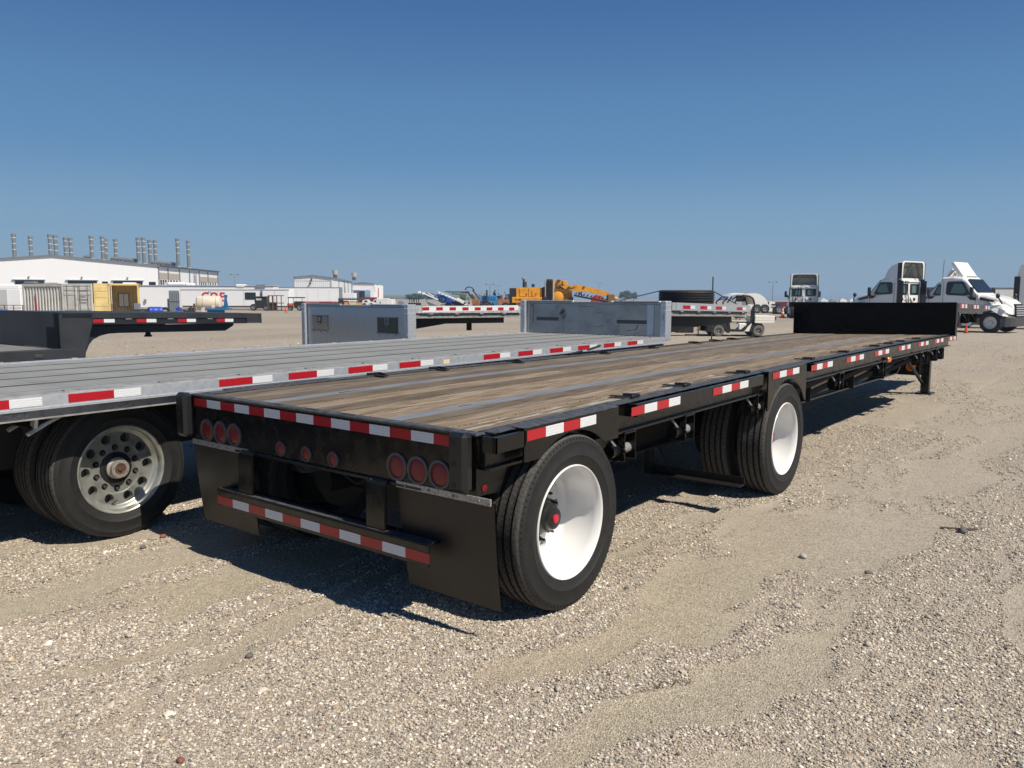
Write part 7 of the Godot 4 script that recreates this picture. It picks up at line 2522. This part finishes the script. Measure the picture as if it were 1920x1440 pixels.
func make_small_things() -> void:
	cone("plain orange traffic cone beside the white truck's front wheel", V(-2.8, -0.01, -38.75), 0.42, false)
	cone("orange traffic cone with white bands in front of the dark flatbed", V(-19.86, -0.12, -62.87), 0.92, true)
	cone("small orange traffic cone near the orange tractor", V(-70.46, -0.21, -50.97), 0.62, false)
	lamp_post("twin-headed lamp post behind the mobile office roof", V(-227.84, -0.94, -145.88), 9.2, 2)
	lamp_post("twin-headed lamp post above the sleeper trucks", V(-91.35, -0.93, -253.57), 7.2, 2)
	lamp_post("faint twin-headed lamp post above the trencher's boom", V(-221.01, -1.53, -355.08), 10.0, 2)
	lamp_post("twin-headed lamp post behind the tractor loader's stack", V(-163.18, -0.88, -196.9), 6.2, 2)
	lamp_post("faint twin-headed lamp post left of the trencher's exhaust", V(-262.39, -1.52, -322.43), 8.4, 2)
	var sh := Sh.new()
	sh.cyl(V(0, 0, 0), V(-0.01, 2.22, 0), 0.022, 0.020, 8)
	single("marker_pole", sh, M.dark_metal, "slim black pole standing behind the flat tyre", "pole", V(-6.62, 0, -19.81), YARD)
	tree("rounded green tree right of the trencher's boom", V(-210.28, -1.54, -363.54), 6.2, 6.6)
	tree("smaller green tree, right-hand one of the pair beyond the trencher", V(-211.78, -1.58, -375.1), 5.6, 4.0)
	tree("low green tree far off left of the screening plant", V(-325.84, -1.69, -323.32), 4.6, 9.0)
	tree("low green bush-like tree far off behind the screening plant's conveyor", V(-319.85, -1.69, -328.05), 4.8, 11.0)
	for k in 9:
		sh = Sh.new()
		sh.box(V(0, 1.0, 0), V(4.6, 1.5, 2.0), 0.3)
		sh.box(V(-0.4, 2.0, 0), V(2.4, 1.0, 1.8), 0.35)
		for x in [-1.4, 1.4]: sh.cyl(V(x, 0.36, 0.8), V(x, 0.36, 1.05), 0.36, 0.36, 10)
		single("parked_car", sh, [M.far_van, M.blue_grey, M.white_gloss][k % 3], "tiny %s vehicle far off, %s in the horizon row" % [["white", "grey-blue", "white-roofed"][k % 3], ["first from the left", "second from the left", "third from the left", "fourth from the left", "in the middle", "fourth from the right", "third from the right", "second from the right", "first from the right"][k]], "car", V(-139.76, -2.11, -546.56) + V(0.785, 0, -0.619) * (-26.0 + 6.2 * k), YARD, "vehicles parked along the far horizon")
	# stones and bits one can pick out
	for e in [[-1.60, 0.06, 0.034, "cap", "reddish brick chip at the edge of the shadow between the trailers"], [-1.48, 0.26, 0.032, "dark", "dark grey stone beside the reddish brick chip"], [0.98, 1.38, 0.024, "cap", "small reddish brick chip at the bottom of the picture"], [1.94, -2.28, 0.040, "pale", "pale stone casting a small shadow right of the rear wheel"], [2.65, -3.47, 0.060, "dark", "dark flat stone with a stick beside it at the right"],
		[-0.2, 0.98, 0.03, "pale", "pale flat stone on the sand at the lower left"], [0.45, 0.75, 0.028, "dark", "grey stone in the sandy track at the lower left"], [2.2, -1.4, 0.034, "pale", "pale broken stone on the gravel right of the tyre"], [2.62, -1.15, 0.03, "pale", "whitish stone in the loose gravel at the lower right"], [1.72, 0.12, 0.026, "pale", "cream stone near the bottom below the rear wheel"], [2.35, -2.2, 0.03, "dark", "brown-grey stone lying apart on the right"]]:
		sh = Sh.new()
		var g := RandomNumberGenerator.new()
		g.seed = int(e[0] * 1000.0) + 5000
		var q := PackedVector3Array()
		for k in 9: q.append(V(g.randf_range(-1, 1), g.randf_range(-0.2, 0.75), g.randf_range(-1, 1)).normalized() * V(1.0, 0.62, 0.75) * float(e[2]) * g.randf_range(0.75, 1.1))
		sh.ball(V(0, float(e[2]) * 0.25, 0), V(1.0, 0.6, 0.75) * float(e[2]) * 0.72, 7, 5)
		for k in sh.v.size():
			var h := sin(sh.v[k].x * 190.0) * cos(sh.v[k].z * 170.0 + e[0])
			sh.v[k] *= 1.0 + 0.16 * h
		single("stone", sh, {"cap": M.brick_chip, "dark": M.stone_dark, "pale": M.stone_pale}[e[3]], e[4], "stone", V(e[0], ground_y(e[0], e[1]) + 0.002, e[1]), e[0] * 3.0)
	sh = Sh.new()
	sh.tube(P3([0, 0.012, 0, 0.12, 0.018, 0.02, 0.24, 0.014, -0.01]), 0.010, 5)
	single("stick", sh, M.trunk_brown, "short dark stick lying beside the dark flat stone", "stick", V(2.50, ground_y(2.5, -3.5), -3.50), 0.4)
	sh = Sh.new()
	var wig := PackedVector3Array()
	for k in 14: wig.append(V(0.014 * k, 0.004, 0.02 * sin(k * 1.3)))
	sh.tube(wig, 0.0018, 4)
	single("wire", sh, M.trunk_brown, "thin curly wire lying on the gravel near the bottom", "wire", V(2.02, ground_y(2.02, -0.15) + 0.004, -0.15), 0.9)
